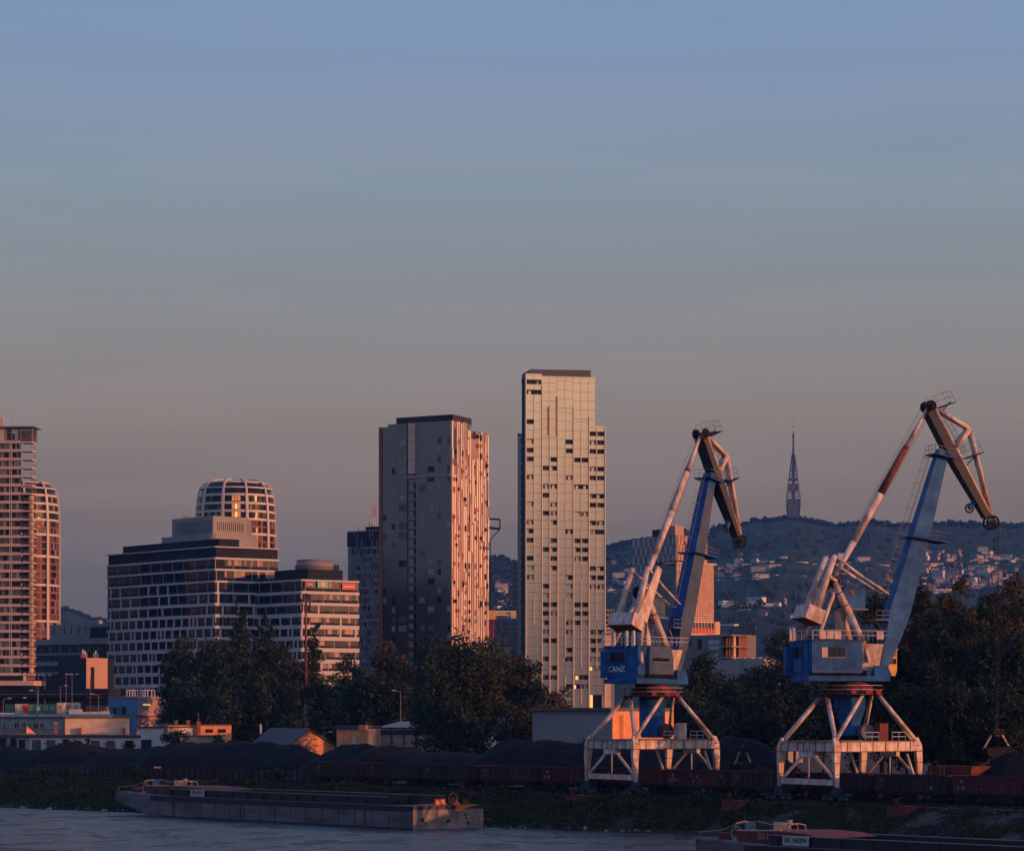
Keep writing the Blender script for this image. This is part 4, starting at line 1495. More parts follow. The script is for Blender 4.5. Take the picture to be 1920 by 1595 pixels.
# blue and mauve depot with a rooftop frame
f1, f2 = Fac(203.5, 655, 256, 650, 650), Fac(256, 650, 322, 655, 650)
t_ = thing("depot_building", "depot with one blue and one mauve front and white roof frame", "building", f1.P(f1.L, GZ))
m_ = MB("blue_wall")
m_.prism(plan([f1.P(0, 0, -.2), f1.P(f1.L, 0, -.2), f2.P(f2.L, 0, -.2), f2.P(f2.L, 0, -14), f1.P(0, 0, -14)]), 3.5, f1.z(1310), "mauve_wall", "roof_sheet")
m_.build("wall", t_)
piece(t_, f1, "blue_front", 203.5, 255.8, 1309, 1390, -.19, .05, "blue_wall")
piece(t_, f1, "fascia", 203.5, 256, 1305, 1309, -.19, .2, "pole_grey")
piece(t_, f2, "fascia", 256.1, 322, 1306, 1310, -.19, .2, "mauve_wall")
piece(t_, f2, "ledge", 256.2, 322, 1341, 1343, -.19, .3, "brick")
for x0, x1 in ((207, 211), (212.5, 220), (223, 227), (229, 236.5)):
    win(t_, f1, x0, x1, 1325, 1339, "curtain" if x1 - x0 < 5 else "dark_glass", "pole_grey", 0)
    for v_ in bpy.data.objects[-1].data.vertices:
        pass
win(t_, f2, 268, 282, 1319, 1322, "lit_or_glint_pane", "mauve_wall", 3)
win(t_, f2, 303, 311, 1319, 1322, "curtain", "mauve_wall", 2)
win(t_, f2, 296, 316, 1347, 1351, "brick", "mauve_wall", 3)
win(t_, f2, 262, 278, 1354, 1358, "curtain", "mauve_wall", 3)
m_ = MB("white_paint")
z0, z1 = f1.z(1309), f1.z(1293)
fr = Fac(238, 656, 291, 657, 656)
for x in (238, 243, 248, 253, 258, 263, 268, 272, 277, 284, 290):
    m_.tube(fr.P(fr.a(x), z0), fr.P(fr.a(x), z1), .13, 5)
    m_.tube(fr.P(fr.a(x), z1), fr.P(fr.a(x), z1 - .6, -4), .1, 5)
for z in (z0 + .2, z1):
    m_.tube(fr.P(0, z), fr.P(fr.L, z), .14, 5)
m_.build("roof_frame", t_)

# site containers
def container(px0, px1, y0, y1, Z, mat, label, wins=(), door=None):
    f = Fac(px0, Z, px1, Z, Z)
    t_ = thing("site_container", label, "container", f.P(f.L / 2, f.z(y1)), "site containers on the terrace")
    m_ = MB(mat)
    m_.prism(plan(f.back(2.4)), f.z(y1), f.z(y0), mat)
    f.b(m_, px0, px1, y0 - .4, y0 + .4, -2.5, .06, mat)
    m_.build("body", t_)
    for a_, b_ in wins:
        win(t_, f, a_, b_, y0 + 4, y0 + 12, rnd.choice(["curtain", "sign_white"]), "white_plaster", 0)
    if door:
        piece(t_, f, "door", door[0], door[1], y0 + 1, y1 - .4, .01, .1, "red_paint")
container(10, 28, 1320.5, 1338, 628, "green_paint", "plain dark green site container at the left end of the row")
container(28.3, 52, 1319.5, 1337.5, 626, "cream_plaster", "cream site container with a red door in the row by the viaduct", ((33, 38),), (43, 51.5))
container(52.3, 79, 1319.5, 1337.5, 626, "green_paint", "green site container right beside the red door, two pale windows", ((55, 60), (69, 75)))
container(79.3, 106, 1319.5, 1337.5, 626, "green_paint", "green site container with two windows next to the cream ones", ((83, 89), (96, 102)))
container(106.5, 120, 1317.5, 1337.5, 620, "cream_plaster", "narrow cream site container with one window between green row and wide cream one", ((110, 116),))
container(120.4, 148, 1317, 1335, 624, "cream_plaster", "wide cream site container with two windows at the right end of the row", ((126, 133), (139, 146)))
f = Fac(-60, 612, 205, 610, 610)
t_ = thing("terrace_wall", "long blue grey terrace wall carrying the row of site containers", "wall", base3(f))
m_ = MB("concrete")
m_.prism(plan([f.P(0, 0), f.P(f.L, 0), f.P(f.L, 0, -24), f.P(0, 0, -24)]), 3.5, f.z(1338.2), "blue_wall", "concrete")
m_.build("wall", t_)
for x0, x1, ya in ((-5, 7, 1335.5), (8, 24, 1336), (128, 152, 1329), (152.5, 168, 1334), (168.5, 188, 1333.5), (188.5, 203, 1332.5)):
    m_ = MB("white_plaster")
    f.b(m_, x0, x1, ya, 1338.6, -1.2, -.6, "white_plaster")
    tag(m_.build("barrier_block", None, f.P(f.a(x0), f.z(1338))), "pale concrete barrier block on the terrace edge in front of the containers", "barrier", "barrier blocks on the terrace")

# flat roofed shed with windows, and its rendered end wall
t_, f = lowb("workshop", "long flat roofed workshop with a row of windows at far left", "shed", -60, 121, 1343, 606, 11, "concrete", Z1=592)
for x0, x1 in ((-6, 2), (7, 12.5), (19, 26), (27.5, 37), (41, 48), (54, 60), (63, 72), (76, 83), (88, 96), (99.5, 106), (111, 117.5)):
    win(t_, f, x0, x1, 1355, 1365.5, rnd.choice(["dark_glass", "curtain_dim", "teal_pane"]), "white_plaster", 1)
t_, f = lowb("rendered_shed", "windowless cream rendered shed with rust stains beside the workshop", "shed", 121.8, 243, 1343.5, 588, 12, "cream_plaster", Z1=590)
for x0 in (148, 230):
    m_ = MB("brick")
    f.b(m_, x0, x0 + 5, 1363.5, 1376.5, .3, 1.1, "brick")
    tag(m_.build("chimney_stack", None, f.P(f.a(x0), f.z(1376))), "short brick chimney in front of the cream shed, %s one" % ("left hand" if x0 < 200 else "right hand"), "chimney", "short brick chimneys")
m_ = MB("brick")
f.b(m_, 102, 107.5, 1356, 1375, .3, 1.3, "brick")
f.b(m_, 101.6, 107.9, 1354.5, 1356, .2, 1.4, "white_plaster")
tag(m_.build("chimney_stack", None, f.P(f.a(104), f.z(1375))), "tall brick chimney with white cap in front of the workshop windows", "chimney", "short brick chimneys")
# long white garage row
t_, f = lowb("garage_row", "long low white garage row with dark doors behind the coal", "garage", -60, 262, 1377.5, 578, 8, "white_plaster", "rust", rt=.5, Z1=560)
for x0, x1, ya, mt in ((-6, 13, 1384, "dark_glass"), (20, 32, 1384, "black_void"), (36, 48, 1387, "black_void"), (61, 77, 1387.5, "curtain_dim"), (88, 104, 1388, "curtain_dim"),
                       (118, 130, 1386, "black_void"), (143, 153, 1389, "dark_glass"), (171, 187, 1388.5, "curtain_dim"), (199.5, 216, 1388.5, "curtain_dim"), (235, 251, 1388, "black_void")):
    m_ = MB(mt)
    f.b(m_, x0, x1, ya, 1406, .01, .08, mt)
    for x in (x0 - .5, x1):
        f.b(m_, x, x + .5, ya - .4, 1406, .01, .16, "concrete")
    f.b(m_, x0, x1, ya - .5, ya, .01, .16, "concrete")
    m_.build("garage_door", t_)
for x in (83, 109, 193):
    piece(t_, f, "wall_vent", x, x + 3.5, 1393, 1395, .01, .12, "black_steel")
piece(t_, f, "grey_section", -60, 56, 1381, 1408, .012, .03, "concrete")
t_, f = lowb("white_annex", "taller white annex with one dark doorway beside the garage row", "shed", 259.5, 314, 1361.5, 560, 8, "white_plaster", "slate_roof", Z1=556)
piece(t_, f, "doorway", 265, 284, 1386, 1406, .01, .1, "dark_glass")
t_, f = lowb("lean_to", "small lean-to with sheet roof and orange gable on the garage roof", "shed", 22, 62, 1373, 574, 3, "concrete", None)
m_ = MB("slate_roof")
a, b_, c_, d_ = f.P(0, f.z(1374.5), .5), f.P(f.a(50), f.z(1374.5), .5), f.P(f.a(49), f.z(1362), -2.5), f.P(f.a(27), f.z(1362), -2.5)
m_.face([a, b_, c_, d_])
m_.face([f.P(f.a(49), f.z(1361), -1), f.P(f.a(50), f.z(1374), .5), f.P(f.a(65), f.z(1374), -.5)], "sunlit_orange_plaster")
m_.build("roof", t_)

# orange plastered house with brick chimney
t_, f = lowb("orange_house", "flat roofed orange plastered house with four small windows below the dark trees", "house", 314.5, 434, 1357, 574, 9, "sunlit_orange_plaster", "slate_roof", Z1=577, over=.15)
for x0, x1 in ((324.5, 338), (347.5, 362), (386, 399), (409.5, 423)):
    win(t_, f, x0, x1, 1366.5, 1372.5, "black_void", "brick", 2)
m_ = MB("brick")
f.b(m_, 368, 375, 1352, 1376, .1, 1.0, "brick")
f.b(m_, 370.3, 372.3, 1336, 1352, .3, .7, "rust")
m_.build("chimney", t_)
for x in (330, 353):
    m_ = MB("brick")
    f.b(m_, x, x + 6, 1351.5, 1357, -4, -3, "brick")
    f.b(m_, x - 1, x + 7, 1350.3, 1351.5, -4.2, -2.8, "concrete")
    m_.build("chimney", t_)
t_, f = lowb("low_extension", "low sloped roof extension in front of the orange house", "shed", 318, 412, 1377.5, 560, 6, "concrete", "roof_sheet", over=.5)
# gabled shed
Z_ = 545
fg = Fac(541, 540, 628, 546, 540)
t_ = thing("gabled_shed", "gabled shed with grey roof and glowing orange end wall", "shed", base3(fg))
gz, ge = fg.z(1367.5), fg.z(1399)
apex = fg.P(fg.a(579), gz)
e0, e1 = fg.P(0, ge), fg.P(fg.L, ge)
back = Vector(((444 - 541) * 566 / F, 34, 0))
m_ = MB("sunlit_orange_plaster")  # end wall coloured with the evening sun's orange, side wall left grey
m_.face([fg.P(0, 3.5), fg.P(fg.L, 3.5), e1, apex, e0])
m_.build("gable_wall", t_)
m_ = MB("slate_roof")
up = Vector((0, 0, .25))
n_ = fg.n.to_3d() * .5
d0 = (e0 - apex).normalized() * .8
d1 = (e1 - apex).normalized() * .8
m_.extrude([apex + n_, e0 + d0 + n_, e0 + d0 + n_ + up, apex + n_ + up], back - n_)
m_.extrude([apex + n_ + up, e1 + d1 + n_ + up, e1 + d1 + n_, apex + n_], back - n_)
m_.build("roof", t_)
m_ = MB("concrete")
m_.face([e0, fg.P(0, 3.5), fg.P(0, 3.5) + back, e0 + back], "concrete")
m_.build("side_wall", t_)
m_ = MB("white_plaster")
q = fg.P(fg.a(560), gz, -15)
m_.tube(q - Vector((0, 0, 1)), q + Vector((0, 0, 1.1)), .22, 8)
m_.build("flue", t_)
# small orange brick house and the white pavilion
f1, f2 = Fac(631, 545, 690, 541, 541), Fac(690, 541, 712, 548, 541)
t_ = thing("brick_house", "small orange brick house with pale doors between gable and white pavilion", "house", f1.P(f1.L, GZ))
m_ = MB("sunlit_orange_plaster")
m_.prism(plan([f1.p0, f1.p1, f2.p1, f2.p1 + Vector((0, 8)), f1.p0 + Vector((0, 8))]), 3.5, f1.z(1367), "sunlit_orange_plaster")
m_.build("wall", t_)
m_ = MB("slate_roof")
m_.prism(plan([f1.P(-.3, 0, .3), f1.P(f1.a(676), 0, .3), f2.P(f2.L + .3, 0, .3), f2.P(f2.L, 0, -8), f1.P(0, 0, -8)]), f1.z(1367) + .01, f1.z(1359), "slate_roof")
m_.build("roof", t_)
m_ = MB("cream_plaster")
f1.b(m_, 676, 690.2, 1358.5, 1368, .31, .6, "sunlit_orange_plaster")
m_.build("parapet", t_)
for x0, x1 in ((640, 644), (660, 669)):
    piece(t_, f1, "door", x0, x1, 1380, 1402, .01, .12, "cream_plaster")
piece(t_, f2, "grey_wall", 690.2, 712, 1368, 1402, .01, .1, "grey_wall")
t_, f = lowb("glazed_pavilion", "white glazed pavilion with grey hipped roof and dark posts", "pavilion", 711, 818, 1363, 552, 9, "grey_panel", None)
m_ = MB("roof_sheet")
z0, z1 = f.z(1363), f.z(1352)
m_.hexa([f.P(-.5, z0, .6), f.P(f.L + .5, z0, .6), f.P(f.L + .5, z0, -10), f.P(-.5, z0, -10), f.P(f.a(748), z1, -4), f.P(f.a(800), z1, -4), f.P(f.a(800), z1, -5), f.P(f.a(748), z1, -5)], "tan_panel")
m_.build("roof", t_)
for k, x in enumerate((711.5, 734, 757, 779.5, 802)):
    piece(t_, f, "post", x, x + 1.8, 1363.4, 1402, .02, .35, "dark_cladding")
for k, x in enumerate((714, 737, 760, 783, 805)):
    x1 = min(x + 19, 817.5)
    win(t_, f, x, x1, 1368, 1377, "dark_glass", "pole_grey", 3)
    win(t_, f, x, x1, 1379, 1391, "teal_pane" if k % 2 else "curtain", "white_plaster", 4)
# grey wall behind the big tree, warehouse, boards
t_, f = lowb("white_shed", "pale shed half hidden behind the big tree trunks", "shed", 915, 962, 1338, 560, 8, "white_plaster")
f1, f2 = Fac(1022, 470, 1147, 462, 462), Fac(1147, 462, 1262, 475, 462)
t_ = thing("warehouse", "big plain warehouse with shaded grey front and orange sunlit side behind the near crane", "warehouse", f1.P(f1.L, GZ))
m_ = MB("grey_panel")
m_.prism(plan([f1.p0, f1.p1, f2.p1, f2.p1 + Vector((-12, 24)), f1.p0 + Vector((-2, 22))]), 3.5, f1.z(1332), "grey_panel")
m_.build("wall", t_)
m_ = MB("roof_sheet")
o_ = .5
m_.prism(plan([f1.P(-o_, 0, o_), f1.P(f1.L + .1, 0, o_), f1.P(f1.L + .1, 0, -o_), f2.P(f2.L, 0, -.2), f2.p1.to_3d() + Vector((-12, 24.5, 0)), f1.p0.to_3d() + Vector((-2.5, 22.5, 0))]), f1.z(1332) + .01, f1.z(1326), "roof_sheet", "concrete")
m_.build("roof", t_)
m_ = MB("sunlit_orange_plaster")
f2.b(m_, 1147.5, 1262, 1334, 1400, .01, .12, "sunlit_orange_plaster")  # sunlight painted on as an orange side, the front stays grey
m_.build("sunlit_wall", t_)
m_ = MB("pole_grey")
f1.b(m_, 1024, 1145, 1336, 1337.4, .02, .2, "pole_grey")
m_.build("gutter", t_)
m_ = MB("rust")
for x in (1161, 1164.5):
    m_.tube(f2.P(f2.a(x), f2.z(1385), .4), f2.P(f2.a(x), f2.z(1340), .4), .05, 5)
for k in range(14):
    m_.tube(f2.P(f2.a(1161), f2.z(1384 - k * 3.2), .4), f2.P(f2.a(1164.5), f2.z(1384 - k * 3.2), .4), .035, 4)
m_.build("ladder", t_)
f = Fac(1336, 655, 1432, 640, 640)
t_ = thing("long_shed", "pale ribbed long shed glimpsed between the trees behind the near crane", "shed", base3(f))
m_ = MB("grey_panel")
m_.prism(plan(f.back(12)), 3.5, f.z(1234), "grey_panel", "grey_roof")
for k in range(24):
    f.b(m_, 1337 + k * 4, 1338 + k * 4, 1236, 1262, .01, .15, "pale_cladding")
m_.build("wall", t_)
m_ = MB("cream_plaster")
for k, x in enumerate((1362, 1375, 1390, 1404)):
    f.b(m_, x, x + 9, 1230.5, 1234, -6, -4, "cream_plaster")
m_.build("roof_vents", t_)
# concrete wall at the right, the sun's orange put into its colour
f = Fac(1736, 372, 1862, 366, 366)
t_ = thing("concrete_bunker", "low sunlit orange concrete bunker wall behind the wagons at right", "wall", base3(f))
m_ = MB("sunlit_orange_plaster")
f.b(m_, 1752, 1788, 1432, 1475, -2, 0, "sunlit_orange_plaster")
f.b(m_, 1788.2, 1860, 1430, 1475, -2, -.25, "sunlit_orange_plaster")
f.b(m_, 1736, 1752, 1439, 1475, -2, -.6, "sunlit_orange_plaster")
f.b(m_, 1700, 1800, 1428, 1432, -5, -2.2, "slate_roof")
f.b(m_, 1786.8, 1787.6, 1430, 1460, .01, .25, "brick")
m_.build("wall", t_)
m_ = MB("black_steel")
m_.tube(f.P(f.a(1797), f.z(1460), .6), f.P(f.a(1797), f.z(1437), .6), .14, 6, m="pole_grey")
m_.tube(f.P(f.a(1742), f.z(1462), .6), f.P(f.a(1742), f.z(1446), .6), .09, 5)
m_.build("pipe", t_)
# rusty boards that hold the coal back at the left
for k in range(9):
    s0 = -205 + k * 13.6
    m_ = MB("rust")
    a0, a1 = G(s0, 13.2), G(s0 + 13.3, 13.2)
    m_.obox(a0 - Vector((0, 0, .2)), a1 - a0, V * .3, (0, 0, 1.75 + .15 * (k % 2)), rnd.choice(["dark_rust", "deck", "dark_rust"]))
    for j in range(7):
        q = a0.lerp(a1, (j + .3) / 7) - V * .15
        m_.obox(q, U * .18, V * .14, (0, 0, 1.9), "black_steel")
    tag(m_.build("retaining_board", None, G(s0 + 6, 13.2)), "rusty steel retaining panel at the foot of the coal heap left of the wagons", "retaining wall", "rusty retaining panels")

# coal heaps
def heap(px, py, half_px, Z, label, seed, ridge=.35, depth=14):
    X = (px - CX) * Z / F
    h = CAMZ + (HY - py) * Z / F - GZ
    w_ = half_px * 1.2 * Z / F
    nx, ny = 90, 44
    vs, fs = [], []
    for j in range(ny + 1):
        for i in range(nx + 1):
            u = (i / nx * 2 - 1)
            v = (j / ny * 2 - 1)
            rx = max(0, abs(u) - ridge) / (1 - ridge)
            d = math.hypot(rx, v)
            z = max(0, 1 - d ** 1.45)
            x_, y_ = u * w_, v * depth
            n_ = noise.noise(Vector((x_ * .06, y_ * .06, seed))) * .22 + noise.noise(Vector((x_ * .25, y_ * .25, seed))) * .09
            z = h * (z * (1 + n_) - .02) + noise.noise(Vector((x_ * .9, y_ * .9, seed))) * .2 * (z > 0)
            vs.append((x_, y_, z - .25))
    for j in range(ny):
        for i in range(nx):
            k = j * (nx + 1) + i
            fs.append((k, k + 1, k + nx + 2, k + nx + 1))
    o = mesh_obj("coal_heap", vs, fs, ["coal"])
    o.location = (X, Z, GZ)
    LOC[o.name] = Vector(o.location)
    o.rotation_euler.z = R(-14)
    return tag(o, label, "coal heap", "coal heaps")
heap(40, 1399, 150, 535, "black coal heap in front of the white garage row at the left edge", 1, .5)
heap(150, 1389, 120, 528, "black coal heap with the small peak below the garage doors", 2, .12)
heap(275, 1398, 130, 520, "black coal heap below the white annex, flatter than its neighbours", 3, .4)
heap(440, 1386, 190, 508, "long black coal heap hiding the foot of the gabled shed", 4, .45)
heap(668, 1391, 110, 492, "pointed black coal heap in front of the orange brick house", 5, .1)
heap(745, 1396, 130, 478, "black coal heap in front of the glazed pavilion", 6, .15)
heap(880, 1408, 160, 464, "low black coal heap at the foot of the big tree", 7, .3)
heap(1060, 1386, 190, 440, "broad black coal heap in front of the warehouse", 8, .45)
heap(1240, 1397, 170, 428, "black coal heap seen through the legs of the near crane", 9, .3)
heap(1390, 1380, 120, 420, "steep black coal heap between the two cranes", 10, .12)
heap(1935, 1409, 125, 352, "black coal heap at the right edge behind the wagons", 12, .25, 9)
# ------------------------------------------------------------------ harbour portal cranes
def portal_crane(s_c, bdeg, label, right):
    c0 = G(s_c, 7.25)
    t_ = thing("portal_crane", label, "crane", c0, "harbour portal cranes")
    def L(u, v, h):
        return c0 + U * u + V * v + Vector((0, 0, h))
    d = Vector((math.cos(R(bdeg)), math.sin(R(bdeg)), 0))
    e = Vector((math.sin(R(bdeg)), -math.cos(R(bdeg)), 0))
    def D(r, w, h):
        return c0 + d * r + e * w + Vector((0, 0, h))
    def dbox(mb, r0, r1, w0, w1, h0, h1, m=None):
        mb.obox(D(r0, w0, h0), d * (r1 - r0), e * (w1 - w0), (0, 0, h1 - h0), m)
    HU, HV = 4.65, 7.25
    WM = "weathered_white"
    # portal: four bent legs
    for su in (-1, 1):
        for sv in (-1, 1):
            m_ = MB(WM)
            pts = [(4.45, 7.9, .6), (4.72, 6.9, 1.05), (4.8, 5.2, .9), (4.95, 1.5, .46)]
            for (u0, h0, w0), (u1, h1, w1) in zip(pts, pts[1:]):
                off = lambda u, h: L(su * u, sv * (HV + (.0 if h > 6.5 else .12)), h)
                m_.beam(off(u0, h0), off(u1, h1), w0 * 1.08, w0 * .5, V, w2=w1 * 1.08, h2=w1 * .55)
            # stiffener plates
            for h in (3.4, 4.8, 6.2):
                q = L(su * 4.84, sv * (HV + .1), h)
                w_ = .5 + .1 * h
                m_.obox(q - U * w_ * .28 - V * w_ * .48, U * w_ * .56, V * w_ * .96, (0, 0, .08), "rust")
            m_.build("leg", t_)
            b_ = MB("bogie_blue")
            b_.beam(L(su * 4.95 - 1.3, sv * (HV + .1), 1.0), L(su * 4.95 + 1.3, sv * (HV + .1), 1.0), .5, .55, V, "bogie_blue")
            b_.extrude([L(su * 4.95 - 1.0, sv * (HV + .1) - .3, 1.1), L(su * 4.95 + 1.0, sv * (HV + .1) - .3, 1.1), L(su * 4.95 + .35, sv * (HV + .1) - .3, 1.9), L(su * 4.95 - .35, sv * (HV + .1) - .3, 1.9)], V * .6, "bogie_blue")
            for k in (-1.35, 1.35):
                b_.extrude([L(su * 4.95 + k - .85, sv * (HV + .1) - .26, .35), L(su * 4.95 + k + .85, sv * (HV + .1) - .26, .35), L(su * 4.95 + k + .4, sv * (HV + .1) - .26, 1.05), L(su * 4.95 + k - .4, sv * (HV + .1) - .26, 1.05)], V * .52, "bogie_blue")
                b_.box(*[tuple(L(su * 4.95 + k, sv * (HV + .1) - .5, 0) + Vector(q)) for q in ((-.25, -.25, 1.0), (.25, .25, 1.5))], "black_steel")
            bo = b_.build("bogie", t_)
            for k in (-1.95, -.8, .8, 1.95):
                w_ = MB("black_steel")
                q = L(su * 4.95 + k, sv * (HV + .1), .45)
                w_.tube(q - V * .16, q + V * .16, .36, 14)
                w_.tube(q - V * .36, q + V * .36, .1, 8, m="pole_grey")
                w_.build("wheel", bo)
    # girders
    for sv in (-1, 1):
        m_ = MB(WM)
        m_.beam(L(-4.3, sv * HV, 6.85), L(4.3, sv * HV, 6.85), .8, 1.15, V)
        for k in (-.55, .55, -1.6, 1.6, 3.2, -3.2):
            m_.obox(L(k, sv * HV - .47, 6.3), U * .08, V * .94, (0, 0, 1.1), "rust")
        m_.obox(L(-4.4, sv * HV - .6, 7.43), U * 8.8, V * 1.2, (0, 0, .08), "pole_grey")
        m_.build("front_girder" if sv < 0 else "rear_girder", t_)
        m_ = MB(WM)
        m_.beam(L(-4.55, sv * (HV + .1), 2.55), L(4.55, sv * (HV + .1), 2.45), .45, .7, V)
        m_.build("tie_beam", t_)
        m_ = MB(WM)
        for su in (-1, 1):
            m_.beam(L(su * 1.0, sv * (HV + .05), 5.75), L(su * 4.4, sv * (HV + .1), 2.95), .24, .3, V, "weathered_white")
        m_.obox(L(-1.4, sv * HV - .3, 5.55), U * 2.8, V * .6, (0, 0, .7), WM)
        m_.tube(L(0, sv * HV, 5.6), L(0, sv * HV, 2.9), .1, 6)
        m_.build("brace", t_)
    for su in (-1, 1):
        m_ = MB(WM)
        m_.beam(L(su * 4.6, -6.7, 6.85), L(su * 4.6, 6.7, 6.85), .8, 1.15, U)
        for k in range(6):
            m_.obox(L(su * 4.6 - .46, -5.6 + k * 2.24, 6.3), U * .92, V * .09, (0, 0, 1.1), "rust")
        m_.obox(L(su * 4.6 - .6, -6.6, 7.43), U * 1.2, V * 13.2, (0, 0, .08), "pole_grey")
        m_.obox(L(su * 4.6 - .55, -6.6, 6.18), U * 1.1, V * 13.2, (0, 0, .09), "rust")
        m_.build("side_girder", t_)
        if True:
            m_ = MB(WM)
            m_.tube(L(su * 4.8, 5.2, 5.9), L(su * 4.9, 6.9, 2.0), .2, 7)
            m_.build("knee_brace", t_)
    # inclined struts up to the slewing ring
    ST = [((-4.5, -7.1), (-2.4, -2.4), .37), ((4.5, -7.1), (-.9, -3.2), .37), ((4.5, -7.1), (3.0, -.8), .33), ((4.5, 7.1), (2.7, 2.2), .36), ((4.3, 6.6), (2.2, 2.7), .24),
          ((-4.5, 7.1), (.6, 3.3), .33), ((-4.5, 7.1), (-3.2, .8), .33)]
    for a, b_, r_ in ST:
        m_ = MB(WM)
        m_.tube(L(*a, 7.6), L(*b_, 13.3), r_ * .8, 10)
        m_.build("strut", t_)
    m_ = MB("crane_blue")
    if right:
        m_.lathe((c0.x, c0.y), [(1.0, GZ + 8.2), (1.25, GZ + 9.5), (1.95, GZ + 11.6), (2.0, GZ + 13.3)], 8, "crane_blue", False)
    else:
        m_.lathe((c0.x, c0.y), [(1.5, GZ + 7.7), (1.75, GZ + 9.2), (1.8, GZ + 13.3)], 20, "crane_blue")
    m_.build("centre_column", t_)
    m_ = MB("rust")
    m_.lathe((c0.x, c0.y), [(4.15, GZ + 13.25), (4.15, GZ + 13.38), (3.0, GZ + 13.38)], 28, "deck", False)
    m_.build("ring_platform", t_)
    m_ = MB("rusty_red")
    m_.lathe((c0.x, c0.y), [(2.9, GZ + 13.4), (2.9, GZ + 14.3), (2.3, GZ + 14.4), (2.3, GZ + 15)], 28, "rusty_red")
    for k in (-.9, .9, 2.2):
        q = c0 + Vector((k + 1.0, -2.9, 13.6))
        m_.tube(q, q + Vector((0, -.5, 0)), .35, 10, m="red_paint")
    m_.build("slewing_ring", t_)
    m_ = MB("white_paint")
    pts = [c0 + Vector((4.1 * math.cos(2 * math.pi * k / 14), 4.1 * math.sin(2 * math.pi * k / 14), 13.38)) for k in range(15)]
    railing(m_, pts, 1.05, 1.9, .035)
    m_.build("ring_railing", t_)
    # cabinet, drum and railings on the portal deck
    m_ = MB("weathered_white")
    m_.obox(L(3.2, 1.0, 7.5), U * 1.0, V * 1.5, (0, 0, 2.2), "weathered_white" if not right else "rusty_red")
    m_.build("switch_cabinet", t_)
    m_ = MB("deck")
    m_.obox(L(-4, -3, 7.35), U * 8, V * 7.5, (0, 0, .12), "deck")
    m_.build("portal_deck", t_)
    m_ = MB("white_paint")
    railing(m_, [L(4.6, -2, 7.5), L(4.6, .4, 7.5)], 1.1, 1.2, .035)
    m_.build("deck_railing", t_)
    m_ = MB("white_paint")
    railing(m_, [L(4.6, 2.8, 7.5), L(4.6, 5.2, 7.5)], 1.1, 1.2, .035)
    m_.build("deck_railing", t_)
    m_ = MB("rope")
    q = L(2.4, .6, 8.6)
    m_.tube(q - e * .35, q + e * .35, .95, 18, m="grey_wall" if right else "rust")
    m_.ring(q - e * .38, e, 1.0, .07, 18, 5, "grey_wall")
    m_.build("cable_drum", t_)
    m_ = MB("black_steel")
    a_, b_ = L(1.6, 4.2, 7.6), L(1.0, 3.0, 13.3)
    sd_ = V.cross((b_ - a_)).normalized() * .28
    m_.tube(a_ - sd_, b_ - sd_, .06, 4)
    m_.tube(a_ + sd_, b_ + sd_, .06, 4)
    for k in range(18):
        q = a_.lerp(b_, k / 18)
        m_.tube(q - sd_, q + sd_, .05, 4)
    m_.build("ladder", t_)

    # turning part
    side_m = "faded_blue" if right else "grey_blue"
    m_ = MB("crane_blue")
    dbox(m_, -6.75, 4.2, -2.9, 2.9, 14.95, 15.6, "crane_blue")
    m_.extrude([D(2.2, -2.6, 15.6), D(4.6, -2.6, 15.6), D(4.0, -2.6, 16.9), D(2.2, -2.6, 16.9)], e * .35, "crane_blue")
    m_.extrude([D(2.2, 2.25, 15.6), D(4.6, 2.25, 15.6), D(4.0, 2.25, 16.9), D(2.2, 2.25, 16.9)], e * .35, "crane_blue")
    m_.build("turntable", t_)
    m_ = MB("crane_blue")
    r0, r1 = -6.6, .1
    wl = 3.6 if right else 2.95
    m_.hexa([D(r0, -2.4, 15.6), D(r1, -2.4, 15.6), D(r1, 2.4, 15.6), D(r0, 2.4, 15.6), D(r0, -wl, 16.2), D(r1, -wl, 16.2), D(r1, wl, 16.2), D(r0, wl, 16.2)], "crane_blue")
    dbox(m_, r0, r1, -wl, wl, 16.21, 19.9, "crane_blue")
    dbox(m_, r0 - .1, r1 + .1, -wl - .1, wl + .1, 19.91, 20.05, "deck")
    # rear details: ribs, door frame
    for w_ in (-2.0, .75, 2.3):
        dbox(m_, r0 - .16, r0 - .01, w_, w_ + .14, 15.8, 19.9, "faded_blue")
    for h in (16.0, 17.7, 19.2):
        dbox(m_, r0 - .14, r0 - .01, -1.85, .74, h, h + .12, "faded_blue")
    dbox(m_, r0 - .9, r0 - .01, -wl + .1, -wl + 1.0, 15.7, 19.3, "crane_blue")
    hs_ = m_.build("machine_house", t_)
    sm = MB(side_m)
    if right:
        k = r0 + .02
        while k < r1 - .1:                            # corrugated side sheets
            dbox(sm, k, k + .17, 3.61, 3.68, 16.25, 19.85, side_m)
            dbox(sm, k + .19, k + .25, 3.61, 3.64, 16.25, 19.85, side_m)
            k += .27
        dbox(sm, r0, r1, 3.62, 3.74, 15.95, 16.22, "grey_blue")
    else:
        sm.hexa([D(-4.9, 2.6, 15.75), D(.2, 2.6, 15.75), D(.2, wl + .6, 16.2), D(-4.9, wl + .6, 16.2), D(-4.9, wl + .01, 16.21), D(.2, wl + .01, 16.21), D(.2, wl + .6, 16.22), D(-4.9, wl + .6, 16.22)], "crane_grey")
        dbox(sm, -4.9, .2, wl + .02, wl + .6, 16.23, 18.4, side_m)
        sm.hexa([D(-4.9, wl + .02, 18.41), D(.2, wl + .02, 18.41), D(.2, wl + .6, 18.41), D(-4.9, wl + .6, 18.41), D(-4.5, wl + .02, 19.95), D(-.1, wl + .02, 19.95), D(-.1, wl + .4, 19.95), D(-4.5, wl + .4, 19.95)], side_m)
